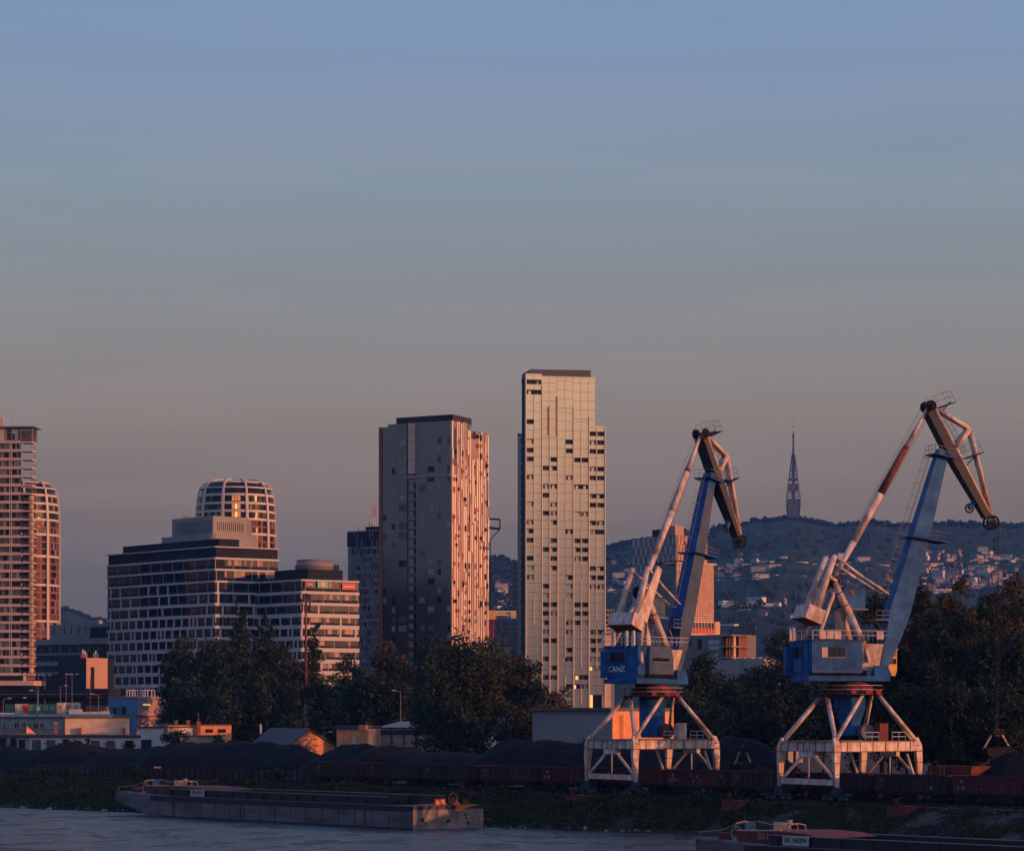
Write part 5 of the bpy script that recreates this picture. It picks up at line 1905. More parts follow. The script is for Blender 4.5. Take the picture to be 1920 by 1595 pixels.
    sm.build("side_panel", hs_)
    wo = 3.69 if right else wl + .61
    wr = ((-5.35, -4.55), (-4.5, -3.75), (-3.7, -3.0), (-2.95, -2.25)) if right else ((-4.1, -3.5), (-3.45, -2.9), (-2.85, -2.3), (-2.1, -1.5), (-1.45, -.8))
    for i, (a, b_) in enumerate(wr):
        m_ = MB("glass")
        dbox(m_, a, b_, wo, wo + .05, 17.9, 19.1 if right else 18.38, "glass" if i else "cream_plaster" if right else "glass")
        dbox(m_, a - .05, b_ + .05, wo, wo + .1, 17.78, 17.9, "pole_grey")
        m_.build("window", hs_)
    m_ = MB("dark_glass")
    dbox(m_, r0 - .1, r0 - .005, -1.7, .6, 17.9, 19.15, "dark_glass")
    m_.build("rear_window", hs_)
    m_ = MB("crane_blue")
    dbox(m_, r0 - .22, r0 - .005, -1.75, .6, 16.15, 17.6, "faded_blue" if right else "crane_blue")
    sgn = m_.build("rear_hatch", hs_)
    if not right:
        lettering("CANZ", D(r0 - .22, -.6, 16.85), e, ZU, 1.05, "sign_white", sgn)
    m_ = MB("white_paint")
    for w_ in (-3.0, -1.2, 1.0, 2.2) if not right else (-3.2, -2.2):
        m_.beam(D(r0 - .05, w_, 19.9), D(r0 - .05, w_, 22.0), .35, .3, e, "white_paint")
    m_.build("rear_post", t_)
    # front drum
    m_ = MB("weathered_white")
    m_.hexa([D(.9, -1.6, 16.3), D(3.2, -1.6, 16.3), D(3.2, 1.6, 16.3), D(.9, 1.6, 16.3), D(.15, -2.5, 19.6), D(3.5, -2.5, 19.6), D(3.5, 2.5, 19.6), D(.15, 2.5, 19.6)], "weathered_white")
    m_.build("hopper_drum", t_)
    m_ = MB("white_paint")
    railing(m_, [D(-6.4, 3.5, 20.05), D(3.4, 3.5, 20.05), D(3.4, -3.3, 20.05)], 1.15, 1.3, .035)
    railing(m_, [D(-6.5, -3.5, 20.05), D(-6.5, 3.5, 20.05)], 1.15, 1.6, .035)
    m_.build("roof_railing", t_)
    for k in ((-5.6, -4.6, -3.6, 2.1) if right else ()):
        m_ = MB("weathered_white")
        dbox(m_, k, k + .85, 3.45, 3.65, 20.15, 21.1, "weathered_white")
        m_.build("resistor_box", t_)
    # A-frame
    top = (-2.4, 27.2)
    for w_ in (-1.5, 1.5):
        m_ = MB("weathered_white")
        q0, q1, q2 = D(top[0], w_ * .6, top[1]), D(-.6, w_ * .8, 23.2), D(1.6, w_ * 1.5, 17.3)
        m_.tube(q0, q1, .38, 10, .6)
        m_.tube(q1, D(1.0, w_ * 1.35, 19.5), .6, 10, .42)
        m_.tube(D(1.0, w_ * 1.35, 19.5), q2, .42, 10, .2)
        for f_ in (.3, .7):
            q = q0.lerp(q1, f_)
            m_.tube(q, q + (q1 - q0).normalized() * .1, .62, 10, m="crane_grey")
        m_.build("front_leg", t_)
        m_ = MB("weathered_white")
        m_.tube(D(-2.5, w_ * .6, 26.0), D(-5.4, w_ * 1.6, 20.0), .24, 8)
        m_.tube(D(-5.4, w_ * 1.6, 20.0), D(-6.3, w_ * 2.2, 17.6), .26, 8)
        m_.build("rear_leg", t_)
    m_ = MB("black_steel")
    for w_ in (-.75, .75):
        q = D(top[0], w_, top[1] + .1)
        m_.tube(q - e * .13, q + e * .13, .75, 18)
        m_.ring(q, e, .78, .08, 18, 5, "rust")
    m_.tube(D(top[0], -1.3, top[1]), D(top[0], 1.3, top[1]), .25, 8, m="pole_grey")
    m_.build("frame_sheave", t_)
    # rope house half-way up the frame
    m_ = MB("crane_blue")
    dbox(m_, -1.2, 1.7, -1.6, .9, 24.0, 26.6, "faded_blue" if right else "grey_blue")
    dbox(m_, -1.3, 1.8, -1.7, 1.0, 26.61, 26.75, "deck")
    if right:
        dbox(m_, -.3, .1, .91, .96, 25.7, 26.3, "brick")
    dbox(m_, -1.6, -.7, -1.1, .4, 20.0, 24.0, "weathered_white")
    dbox(m_, -1.9, 2.0, -1.8, 1.2, 23.85, 23.99, "pole_grey")
    m_.build("winch_cabin", t_)
    # luffing lever with counterweight
    a, b_ = (-2.6, 30.6), (-5.2, 24.0)
    for w_ in (-1.9, 1.9):
        m_ = MB("weathered_white")
        m_.tube(D(a[0], w_ * .7, a[1]), D(b_[0], w_ * .8, b_[1]), .34, 10, .55)
        m_.build("luffing_lever", t_)
        m_ = MB("weathered_white")
        m_.tube(D(-2.6, w_ * .8, 30.5), D(1.2, w_ * .6, 28.0), .13, 7, .2)
        m_.tube(D(1.2, w_ * .6, 28.0), D(4.9, w_ * .5, 25.9), .2, 7, .12)
        m_.build("link_rod", t_)
        m_ = MB("weathered_white")
        m_.beam(D(-2.4, w_ * .85, 27.4), D(-3.6, w_ * .9, 28.0), .25, .35, e)
        m_.build("pivot_arm", t_)
    m_ = MB("weathered_white")
    ax = Vector((d * (b_[0] - a[0])) + Vector((0, 0, b_[1] - a[1]))).normalized()
    pp = ax.cross(e)
    q = D(b_[0], 0, b_[1]) - ax * .1
    m_.obox(q - e * 2.1 - pp * 1.15, ax * 1.8, e * 4.2, pp * 2.3, "weathered_white")
    m_.obox(q - e * 2.15 - pp * 1.2 + ax * 1.8, ax * .1, e * 4.3, pp * 2.4, "rust")
    m_.build("counterweight", t_)
    # boom
    BM = [(3.9, 15.9, .75, 2.4), (5.35, 20.2, 2.0, 2.3), (6.4, 23.6, 2.75, 2.1), (9.3, 32.8, 2.25, 1.8), (12.0, 42.0, 1.55, 1.4), (12.75, 44.2, 1.3, 1.3)]
    m_ = MB("faded_blue")
    for (r0_, h0, d0, w0), (r1_, h1, d1, w1) in zip(BM, BM[1:]):
        # square-cornered box girder segments sharing their end sections
        def sec(r_, h, dd, ww):
            n_ = (d * .955 - Vector((0, 0, .296)))
            return [D(r_, -ww / 2, h) - n_ * dd / 2, D(r_, -ww / 2, h) + n_ * dd / 2, D(r_, ww / 2, h) + n_ * dd / 2, D(r_, ww / 2, h) - n_ * dd / 2]
        m_.hexa(sec(r0_, h0, d0, w0) + sec(r1_, h1, d1, w1), "faded_blue" if right else "crane_blue")
    m_.tube(D(3.9, -1.5, 15.9), D(3.9, 1.5, 15.9), .42, 12, m="weathered_white")
    bo = m_.build("boom", t_)
    if not right:
        m_ = MB("grey_blue")
        for (r0_, h0, d0, w0), (r1_, h1, d1, w1) in zip(BM, BM[1:-1]):
            n_ = (d * .955 - Vector((0, 0, .296)))
            q0, q1 = D(r0_, w0 / 2 + .02, h0), D(r1_, w1 / 2 + .02, h1)
            m_.face([q0 - n_ * d0 * .48, q0 + n_ * d0 * .48, q1 + n_ * d1 * .48, q1 - n_ * d1 * .48])
        m_.build("side_plate", bo)
    m_ = MB("pole_grey")
    m_.obox(D(7.6, -1.7, 33.1), d * 5.2 + Vector((0, 0, -.7)), e * 3.4, (0, 0, .16), "crane_blue")
    railing(m_, [D(9.9, 1.6, 33.0), D(12.7, 1.6, 32.6), D(12.7, -1.6, 32.6)], 1.0, 1.4, .03)
    m_.build("boom_platform", t_)
    m_ = MB("pole_grey")
    m_.obox(D(11.0, -1.5, 43.6), d * 2.9 + Vector((0, 0, -.6)), e * 3.0, (0, 0, .14), "crane_blue")
    railing(m_, [D(11.0, 1.5, 43.7), D(13.8, 1.5, 43.1)], 1.1, 1.0, .035)
    railing(m_, [D(11.0, -1.5, 43.7), D(11.0, 1.5, 43.7)], 1.1, 1.0, .035)
    m_.build("head_platform", t_)
    m_ = MB("pole_grey")                               # ladder up the back of the boom with hoops
    a_, b_ = D(4.6, .2, 25.5), D(10.9, .2, 43.6)
    for w_ in (-.28, .28):
        m_.tube(a_ + e * w_, b_ + e * w_, .035, 4)
        m_.tube(a_ + e * w_ - d * .75, b_ + e * w_ - d * .75, .025, 4)
    for k in range(46):
        q = a_.lerp(b_, k / 45)
        m_.tube(q - e * .28, q + e * .28, .03, 4)
        if k % 4 == 0:
            m_.path([q - e * .28, q - e * .28 - d * .75, q + e * .28 - d * .75, q + e * .28], .03, 4)
    m_.build("boom_ladder", t_)
    m_ = MB("pole_grey")
    m_.obox(D(3.0, -1.6, 22.6), d * 1.8, e * 3.0, (0, 0, .12), "pole_grey")
    railing(m_, [D(3.0, 1.4, 22.7), D(4.8, 1.4, 22.7)], 1.1, .9, .035)
    m_.beam(D(4.6, 0, 21), D(3.6, 0, 22.6), .15, .15)
    m_.build("side_platform", t_)
    # jib, apex strut and ties
    hd, ns = (10.9, 49.5), (19.5, 35.6)
    jd = (d * (ns[0] - hd[0]) + Vector((0, 0, ns[1] - hd[1]))).normalized()
    jn = e.cross(jd)
    if jn.z > 0:
        jn = -jn
    J = lambda t, w_=0, o=0: D(hd[0] + (ns[0] - hd[0]) * t, w_, hd[1] + (ns[1] - hd[1]) * t) + jn * o
    m_ = MB("crane_grey")
    for t0, t1, h0, h1 in ((.02, .3, .75, 1.15), (.3, .5, 1.15, 1.15), (.5, .96, 1.15, .7)):
        m_.beam(J(t0, 0, .5), J(t1, 0, .5), 1.7, h0, e, w2=1.7 if t1 < .9 else 1.2, h2=h1)
    jb = m_.build("jib", t_)
    m_ = MB("weathered_white")
    for w_ in (-.55, .55):
        m_.tube(J(.0, w_, -.35), J(.98, w_ * .5, -.1), .25, 9, .2)
    m_.build("jib_chord", t_)
    m_ = MB("weathered_white")
    ap = D(16.4, 0, 47.0)
    for w_ in (-.5, .5):
        m_.tube(J(.01, w_, -.4), ap + e * w_ * .4, .2, 8, .3)
        m_.tube(ap + e * w_ * .4, J(.96, w_ * .6, -.2), .32, 8, .2)
        m_.tube(J(.36, w_, -.3), ap + e * w_ * .4, .34, 8, .4)
    m_.build("apex_strut", t_)
    m_ = MB("black_steel")
    for w_ in (-.85, .85):
        q = D(10.8, w_, 49.7)
        m_.tube(q - e * .15, q + e * .15, .62, 18)
        m_.ring(q - e * .16, e, .68, .09, 18, 5, "rust")
    m_.tube(D(10.8, -1.3, 49.6), D(10.8, 1.3, 49.6), .28, 8)
    m_.build("head_sheave", t_)
    m_ = MB("black_steel")
    for w_ in (-.5, .5):
        q = J(1.02, w_, .25)
        m_.ring(q, e, .82, .13, 20, 6, "black_steel")
        m_.tube(q - e * .1, q + e * .1, .3, 10)
        for k in range(4):
            v_ = (jd * math.cos(k * .785) + jn * math.sin(k * .785)) * .8
            m_.tube(q - v_, q + v_, .08, 4)
    m_.build("nose_sheave", t_)
    m_ = MB("crane_blue")
    q = J(.83, 0, 1.9)
    m_.ring(q, e, .55, .1, 16, 5, "black_steel")
    for k in range(3):
        v_ = (jd * math.cos(k * 1.047) + jn * math.sin(k * 1.047)) * .55
        m_.tube(q - v_, q + v_, .06, 4, m="black_steel")
    m_.beam(q, J(.8, 0, .8), .5, .5, e, "crane_blue")
    m_.build("guide_sheave", t_)
    for t0, nm in ((.02, "head_walkway"), (.47, "jib_walkway")):
        m_ = MB("pole_grey")
        q = J(t0, -1.2, -.9)
        f_ = (d * .94 + Vector((0, 0, .34))) * 2.3
        m_.obox(q - Vector((0, 0, .3)), f_, e * 2.4, (0, 0, .1), "black_steel")
        m_.beam(J(t0 + .07, 0, -.3), q + f_ * .9 + e * 1.2, .12, .12, e, "black_steel")
        c_ = [q - Vector((0, 0, .2)), q - Vector((0, 0, .2)) + f_, q - Vector((0, 0, .2)) + f_ + e * 2.4, q - Vector((0, 0, .2)) + e * 2.4]
        railing(m_, c_[0:2], 1.6, 1.1, .03, -jd)
        railing(m_, c_[1:3], 1.6, 1.2, .03, -jd)
        railing(m_, c_[2:4], 1.6, 1.1, .03, -jd)
        m_.build(nm, t_)
    m_ = MB("pole_grey")
    for w_ in (-.25, .25):
        m_.tube(J(.05, w_, -1.0), J(.45, w_, -1.0), .03, 4)
        m_.tube(J(.05, w_, -1.6), J(.45, w_, -1.6), .025, 4)
    for k in range(16):
        q = J(.05 + .025 * k, 0, -1.0)
        m_.tube(q - e * .25, q + e * .25, .028, 4)
        if k % 2 == 0:
            m_.path([q - e * .25, q - e * .25 - jn * .6, q + e * .25 - jn * .6, q + e * .25], .025, 4)
    m_.build("jib_ladder", t_)
    # back stay from the head to the frame top
    p0, p1 = D(10.6, 0, 49.4), D(-2.3, 0, 27.6)
    T = lambda t: p0.lerp(p1, t)
    m_ = MB("weathered_white")
    m_.tube(T(.0), T(.22), .22, 12, .36)
    m_.tube(T(.22), T(.24), .42, 12, .42, "rust")
    m_.tube(T(.24), T(.5), .46, 12, .52, "rust" if right else "weathered_white")
    m_.tube(T(.5), T(.78), .52, 12, .44)
    m_.tube(T(.78), T(1.0), .44, 12, .22)
    m_.build("back_stay", t_)
    if not right:
        m_ = MB("weathered_white")                     # twin tail plate of the stay
        q0, q1 = T(.86) + e * 1.7, D(-4.6, 2.0, 23.6)
        m_.beam(q0, q1, .2, 1.0, e, "weathered_white", h2=2.2)
        m_.build("stay_plate", t_)
    # driver's cab
    m_ = MB("cab_orange")
    dbox(m_, 6.3, 7.6, -3.9, -2.6, 16.3, 19.0, "cab_orange")
    dbox(m_, 6.2, 7.75, -4.0, -2.5, 19.01, 19.15, "weathered_white")
    m_.hexa([D(6.6, -3.8, 15.7), D(7.4, -3.8, 15.7), D(7.4, -2.7, 15.7), D(6.6, -2.7, 15.7), D(6.3, -3.9, 16.29), D(7.6, -3.9, 16.29), D(7.6, -2.6, 16.29), D(6.3, -2.6, 16.29)], "cab_orange")
    m_.beam(D(3.6, -2.6, 16.1), D(6.5, -3.2, 16.1), .7, .5, e, "weathered_white")
    cb = m_.build("driver_cab", t_)
    for r0_, r1_, h0, h1 in ((6.4, 6.9, 17.2, 17.9), (7.0, 7.5, 17.2, 17.9), (6.4, 6.9, 18.1, 18.8), (7.0, 7.5, 18.1, 18.8)):
        m_ = MB("glass")
        dbox(m_, r0_, r1_, -2.59, -2.56, h0, h1, "glass" if h0 < 18 else "curtain")
        m_.build("window", cb)
    # hoist ropes and grab
    g_ = J(1.05, 0, -.4)
    gz = GZ + (5.6 if right else 3.0)
    for k, (dx, w_) in enumerate(((-.35, -.45), (-.35, .45), (.35, -.45), (.35, .45))):
        m_ = MB("rope")
        a_ = g_ + d * (dx + .2) + e * w_
        m_.tube(a_, Vector((a_.x * .3 + g_.x * .7, a_.y * .3 + g_.y * .7, gz + 3.2)), .028, 4)
        m_.build("hoist_rope", t_)
    m_ = MB("rope")
    for w_ in (-.3, .3):
        m_.tube(D(10.2, w_, 50.2), D(-2.9, w_, 27.9), .025, 4)
        m_.tube(D(10.9, w_, 48.9), D(-1.9, w_, 27.2), .02, 4)
    m_.build("luffing_rope", t_)
    gt = thing("coal_grab", "black clamshell grab hanging %s" % ("beside the coal heap at the right edge" if right else "behind the wagons between the cranes"), "grab", Vector((g_.x, g_.y, gz)), "clamshell grabs")
    m_ = MB("black_steel")
    c_ = Vector((g_.x, g_.y, gz))
    m_.obox(c_ - d * .8 - e * .6 + Vector((0, 0, 2.6)), d * 1.6, e * 1.2, (0, 0, .7))
    m_.tube(c_ - e * .4 + Vector((0, 0, 2.9)), c_ + e * .4 + Vector((0, 0, 2.9)), .5, 12, m="rust")
    m_.build("head_block", gt)
    for s_ in (-1, 1):
        m_ = MB("black_steel")
        m_.beam(c_ + d * s_ * .7 + Vector((0, 0, 2.7)), c_ + d * s_ * 1.9 + Vector((0, 0, .8)), .14, .22, e, "pole_grey" if s_ < 0 else "weathered_white")
        m_.build("grab_arm", gt)
        m_ = MB("black_steel")
        prof = [Vector((0, 0, -.4)), Vector((0, 0, 1.1)), Vector((1.9, 0, 1.0)), Vector((1.7, 0, .1)), Vector((.9, 0, -.4))]
        m_.extrude([c_ + d * (p.x * s_) - e * .9 + Vector((0, 0, p.z)) for p in prof], e * 1.8)
        m_.build("grab_jaw", gt)
portal_crane(-4.65, 48, "blue and white harbour crane turned half away, with lettered blue rear, beside the tallest tower", False)
portal_crane(32.4, 16.5, "taller looking blue and white harbour crane at right, side on, with orange cab", True)

# ------------------------------------------------------------------ open coal wagons
def lines_local(o):
    pass
def make_wagon(mat):
    t_ = thing("coal_wagon", "x", "wagon", (0, 0, 0), "open wagons standing on the quay track")
    LW, HW = 12.7, 1.42
    m_ = MB(mat)
    z0, z1 = 1.25, 3.25
    m_.box((-LW / 2, -HW, z0), (LW / 2, -HW + .06, z1))
    m_.box((-LW / 2, HW - .06, z0), (LW / 2, HW, z1))
    m_.box((-LW / 2, -HW + .07, z0), (-LW / 2 + .06, HW - .07, z1))
    m_.box((LW / 2 - .06, -HW + .07, z0), (LW / 2, HW - .07, z1))
    m_.box((-LW / 2 + .07, -HW + .07, z0), (LW / 2 - .07, HW - .07, z0 + .1))
    for k in range(13):
        x = -LW / 2 + .05 + (LW - .22) * k / 12
        for y in (-HW - .13, HW + .01):
            m_.box((x, y, z0 + .02), (x + .13, y + .12, z1 - .12))
    bd = m_.build("body", t_)
    m_ = MB(mat)
    for y in (-HW - .16, HW - .02):
        m_.box((-LW / 2 - .05, y, z1 - .11), (LW / 2 + .05, y + .18, z1 + .04), "wagon_brown")
    for x in (-LW / 2 - .06, LW / 2 - .12):
        m_.box((x, -HW + .02, z1 - .11), (x + .18, HW - .02, z1 + .04), "wagon_brown")
    m_.build("top_rail", bd)
    m_ = MB("black_steel")
    m_.box((-LW / 2, -HW + .1, .95), (LW / 2, HW - .1, z0 - .01))
    m_.box((-LW / 2 + .3, -HW - .1, .9), (LW / 2 - .3, -HW + .09, 1.12))
    for s_ in (-1, 1):
        for y in (-.88, .88):
            m_.tube((s_ * LW / 2, y, 1.05), (s_ * (LW / 2 + .4), y, 1.05), .1, 6)
            m_.tube((s_ * (LW / 2 + .4), y, 1.05), (s_ * (LW / 2 + .47), y, 1.05), .24, 10)
    m_.box((-1.2, -HW + .05, .5), (.6, -HW + .5, .94))
    m_.build("underframe", t_)
    for s_ in (-1, 1):
        m_ = MB("black_steel")
        for y in (-1.08, .98):
            m_.box((s_ * 4.3 - 1.35, y, .42), (s_ * 4.3 + 1.35, y + .1, .78))
        m_.box((s_ * 4.3 - .3, -1, .5), (s_ * 4.3 + .3, 1, .94))
        bg = m_.build("bogie", t_)
        for x in (-.9, .9):
            w_ = MB("black_steel")
            for y in (-.8, .72):
                w_.tube((s_ * 4.3 + x, y, .46), (s_ * 4.3 + x, y + .12, .46), .46, 16)
            w_.tube((s_ * 4.3 + x, -.95, .46), (s_ * 4.3 + x, .95, .46), .09, 6)
            w_.build("wheelset", bg)
    return t_
def copy_tree(o, parent=None):
    c = o.copy()
    COL.objects.link(c)
    LOC[c.name] = LOC.get(o.name, Vector((0, 0, 0)))
    c.parent = parent
    for ch in list(o.children):
        copy_tree(ch, c)
    return c
JOINTS = [-77.5, -63.8, -50.0, -36.1, -22.5, -9.5, 3.5, 15.8, 28.5, 41.2, 53.8, 66.5, 79.2]
WL = ["dark brown open wagon at the left end of the train with white panel marks", "dark brown open wagon, second from the left end of the train", "almost black open wagon below the big tree",
      "almost black open wagon just before the first maroon one", "maroon open wagon left of the near crane legs with chalk marks", "maroon open wagon standing under the near crane",
      "maroon open wagon with white letters right of the near crane leg", "dark brown open wagon between the two cranes", "dark open wagon standing under the right hand crane",
      "dark brown open wagon right after the right hand crane leg", "rusty red open wagon in front of the sunlit bunker wall", "dull maroon open wagon at the right edge of the picture"]
KIND = "bbbbrrrbbbrr"
protos = {"b": make_wagon("wagon_brown"), "r": make_wagon("wagon_red")}
used = set()
wang = math.atan2(U.y, U.x)
for i, lab in enumerate(WL):
    k = KIND[i]
    o = protos[k] if k not in used else copy_tree(protos[k])
    used.add(k)
    s0, s1 = JOINTS[i], JOINTS[i + 1]
    o.location = G((s0 + s1) / 2, 3.5, GZ + .3)
    o.rotation_euler.z = wang
    o.scale = ((s1 - s0) / 13.7, 1, 1)
    o['label'] = lab
    LOC[o.name] = Vector((0, 0, 0))
    # chalk marks and lettering, different on each wagon
    marks = {0: [("IIII", -5.2, 2.6, .55), ("11", -5.2, 2.0, .4)], 1: [("3", -4.8, 1.7, .4)], 2: [("I", -5.3, 1.9, .5)], 3: [("I", -4.5, 1.7, .4)],
             4: [("SK 12", -5.0, 1.9, .5), ("88", -5.0, 2.6, .45)], 6: [("T", -.9, 2.5, .65), ("L", .25, 2.5, .65), ("2", -.45, 1.85, .6), ("2", 1.1, 1.85, .6), ("TS", 5.2, 2.55, .55), ("SH", -5.2, 2.2, .5), ("71", -4.0, 1.9, .5)],
             8: [("E51", -3.2, 2.2, .6), ("12", -2.2, 2.3, .6)], 9: [("4:2", 3.5, 1.75, .45)], 10: [("o", 5.5, 2.5, .5), ("25", -3.2, 1.75, .4), ("4", -1.8, 1.75, .4)], 11: [("0", -5.0, 1.6, .4)]}
    for tx, x, z, sz in marks.get(i, []):
        cu = bpy.data.curves.new("lettering", 'FONT')
        cu.body, cu.size, cu.extrude, cu.align_x, cu.align_y = tx, sz, .012, 'CENTER', 'CENTER'
        cu.materials.append(MATS["chalk"])
        tmp = bpy.data.objects.new("tmp", cu)
        COL.objects.link(tmp)
        bpy.context.view_layer.update()
        me = bpy.data.meshes.new_from_object(tmp.evaluated_get(bpy.context.evaluated_depsgraph_get()))
        bpy.data.objects.remove(tmp)
        lo = bpy.data.objects.new("lettering", me)
        COL.objects.link(lo)
        lo.parent = o
        lo.location = (x, -1.445, z)
        lo.rotation_euler = (R(90), 0, 0)

# ------------------------------------------------------------------ lighters on the river
def barge(s0, length, vmid, free, label, text, sub, fs):
    c0 = G(s0, vmid, 0)
    t_ = thing("barge", label, "barge", c0, "moored barges")
    P = lambda x, y, z: c0 + U * x + V * y + Vector((0, 0, z))
    B = 5.8
    Q = lambda x, y, z: P(x * fs, y, z)
    m_ = MB("hull_grey")
    # hull with a raked scow bow (x from the bow)
    secs = [(0, B * .80, free - .75, free + .3), (2.5 * fs, B * .93, free - 1.5, free + .25), (8 * fs, B, .2, free + .1), (11 * fs, B, -1, free), (length, B, -1, free)]
    for (x0, b0, l0, h0), (x1, b1, l1, h1) in zip(secs, secs[1:]):
        m_.hexa([P(x0, -b0, l0), P(x1, -b1, l1), P(x1, b1, l1), P(x0, b0, l0), P(x0, -b0, h0), P(x1, -b1, h1), P(x1, b1, h1), P(x0, b0, h0)], "hull_grey")
    hull = m_.build("hull", t_)
    m_ = MB("hull_dark")
    m_.obox(P(8.5 * fs, -B - .05, free - .75), U * (length - 8.5 * fs), V * .05, (0, 0, .72), "hull_dark")
    m_.obox(P(0.3, -B * .83, free - .2), U * 3.6, V * .1, (0, 0, .5), "hull_dark")
    for k in range(16):
        x = 10 * fs + k * (length - 11 * fs) / 16
        m_.obox(P(x, -B - .04, .2), U * .08, V * .04, (0, 0, free - .9), "deck")
    m_.obox(P(10.5 * fs, -B - .045, -.1), U * (length - 10.5 * fs), V * .045, (0, 0, .3), "hull_dark")
    m_.build("rubbing_strake", hull)
    m_ = MB("rusty_red")
    for x in (13 * fs, length * .47, length * .86):
        m_.obox(P(x, -B - .1, .1), U * .28, V * .1, (0, 0, free - .8), "rusty_red")
    m_.build("draught_mark", hull)
    m_ = MB("stern_grey")
    m_.obox(P(length + .005, -B, -1), U * .06, V * 2 * B, (0, 0, free + .5), "stern_grey")
    m_.obox(P(length + .07, -B, free - .5), U * .05, V * 2 * B, (0, 0, .52), "hull_dark")
    for k in range(9):
        q = P(length + .07, -B + 1 + rnd.random() * 9.6, .3 + rnd.random() * 1.4)
        m_.obox(q, U * .03, V * (.1 + rnd.random() * .5), (0, 0, .15 + rnd.random() * .5), "hull_dark")
    m_.build("transom", t_)
    m_ = MB("hull_dark")
    cm = B - 1.1
    h0, h1 = free, free + 1.0
    for y in (-cm, cm - .12):
        m_.obox(P(11 * fs, y, h0), U * (length - 7 - 11 * fs), V * .12, (0, 0, h1 - h0), "hull_dark")
    m_.obox(P(length - 7.1, -cm, h0), U * .12, V * 2 * cm, (0, 0, h1 - h0), "hull_dark")
    for y in (-cm - .1, cm - .05):
        m_.obox(P(11 * fs, y, h1), U * (length - 7 - 11 * fs), V * .22, (0, 0, .08), "pole_grey")
    for k in range(14):
        m_.obox(P(12 + k * (length - 20) / 14, -cm - .28, h0), U * .12, V * .28, (0, 0, .85), "deck")
    m_.build("hatch_coaming", t_)
    m_ = MB("deck")
    m_.obox(P(11.2 * fs, -cm + .13, h0 - .0), U * (length - 7.6 - 11.2 * fs), V * (2 * cm - .26), (0, 0, .12), "coal")
    m_.build("hold", t_)
    m_ = MB("rusty_red")
    m_.hexa([Q(5.2, -3.6, free), Q(13.5, -3.9, free), Q(13.5, 3.9, free), Q(5.2, 3.6, free), Q(5.0, -3.6, free + 1.25), Q(11.5, -3.9, free + 1.4), Q(11.5, 3.9, free + 1.4), Q(5.0, 3.6, free + 1.25)], "rusty_red")
    m_.hexa([Q(11.51, -3.9, free + .9), Q(17.5, -4, free + .9), Q(17.5, 4, free + .9), Q(11.51, 3.9, free + .9), Q(11.51, -3.9, free + 1.4), Q(15.5, -4, free + 1.25), Q(15.5, 4, free + 1.25), Q(11.51, 3.9, free + 1.4)], "rusty_red")
    m_.obox(Q(5.0, -3.65, free + 1.25), U * 6.5 + Vector((0, 0, .2)), V * .08, (0, 0, .1), "cream_plaster")
    fc = m_.build("forecastle", t_)
    if sub:
        lettering("03-1", Q(9.2, -3.85, free + .8), U, ZU, .9, "tan_panel", fc)
    m_ = MB("weathered_white")
    m_.box(*[tuple(Q(8.2, -.5, free + 1.35) + Vector(q)) for q in ((-.7, -.5, 0), (.7, .5, .8))], "pole_grey")
    m_.build("windlass", t_)
    m_ = MB("weathered_white")
    m_.tube(Q(11.2, -2.2, free + 1.35), Q(11.2, -2.2, free + 2.1), .18, 8, m="pole_grey")
    m_.tube(Q(11.2, -2.2, free + 2.1), Q(11.2, -2.2, free + 2.5), .34, 10, m="pole_grey")
    m_.build("vent_head", t_)
    m_ = MB("faded_blue")
    m_.box(*[tuple(Q(6.2, -2.8, free + 1.3) + Vector(q)) for q in ((-.5, -.4, 0), (.5, .4, .8))], "faded_blue")
    m_.build("bow_locker", t_)
    m_ = MB("tan_panel")
    for x in (5.0, 11.5, 12.6):
        q = Q(x, -3.7, free + 1.3)
        m_.path([q, q + Vector((0, 0, .7)), q + V * 1.2 + Vector((0, 0, .9)), q + V * 2.4 + Vector((0, 0, .7)), q + V * 2.4], .05, 5)
    m_.path([Q(.4, -4.4, free + .4), Q(.5, -4.4, free + 1.0), Q(3.6, -4.2, free + 1.3), Q(5.0, -3.7, free + 1.9), Q(8, -3.7, free + 2.3), Q(11.4, -3.8, free + 1.9), Q(14, -3.9, free + 1.4)], .05, 5)
    m_.build("handrail", t_)
    m_ = MB("rust")
    q = Q(4.4, -3.0, free + .9)
    m_.ring(q, V, .75, .08, 18, 5, "tan_panel")
    for k in range(4):
        v_ = U * math.cos(k * .785) * .7 + Vector((0, 0, math.sin(k * .785) * .7))
        m_.tube(q - v_, q + v_, .05, 4)
    m_.build("hand_wheel", t_)
    m_ = MB("rusty_red")
    m_.box(*[tuple(Q(2.2, -2.5, free + .25) + Vector(q)) for q in ((-.7, -.5, 0), (.7, .5, .7))], "rusty_red")
    m_.build("bow_winch", t_)
    m_ = MB("sign_white")
    m_.obox(P(13.2 if sub else 22, -cm - .42, free + .1), U * 3.6, V * .08, (0, 0, .95), "chalk")
    sg = m_.build("name_board", t_)
    lettering(text, P(15.0 if sub else 23.8, -cm - .43, free + .64), U, ZU, .68, "black_steel", sg)
    # stern gear
    m_ = MB("black_steel")
    for x, y, w_, h in ((length - 5.6, -2.4, 1.2, 1.3), (length - 1.9, 3.2, 1.1, 1.7), (length - 6.4, -3.8, 1.8, .7)):
        m_.obox(P(x, y, free), U * .9, V * w_, (0, 0, h), "black_steel")
    m_.build("deck_locker", t_)
    m_ = MB("sign_red")
    m_.obox(P(length - .4, -1.9, free + .05), U * .06, V * 1.7, (0, 0, .85), "sign_red")
    m_.obox(P(length - .34, -1.65, free + .2), U * .03, V * 1.2, (0, 0, .5), "sunlit_orange_plaster")
    m_.build("warning_board", t_)
    m_ = MB("cream_plaster")
    q = P(length - .5, 1.2, free + .85)
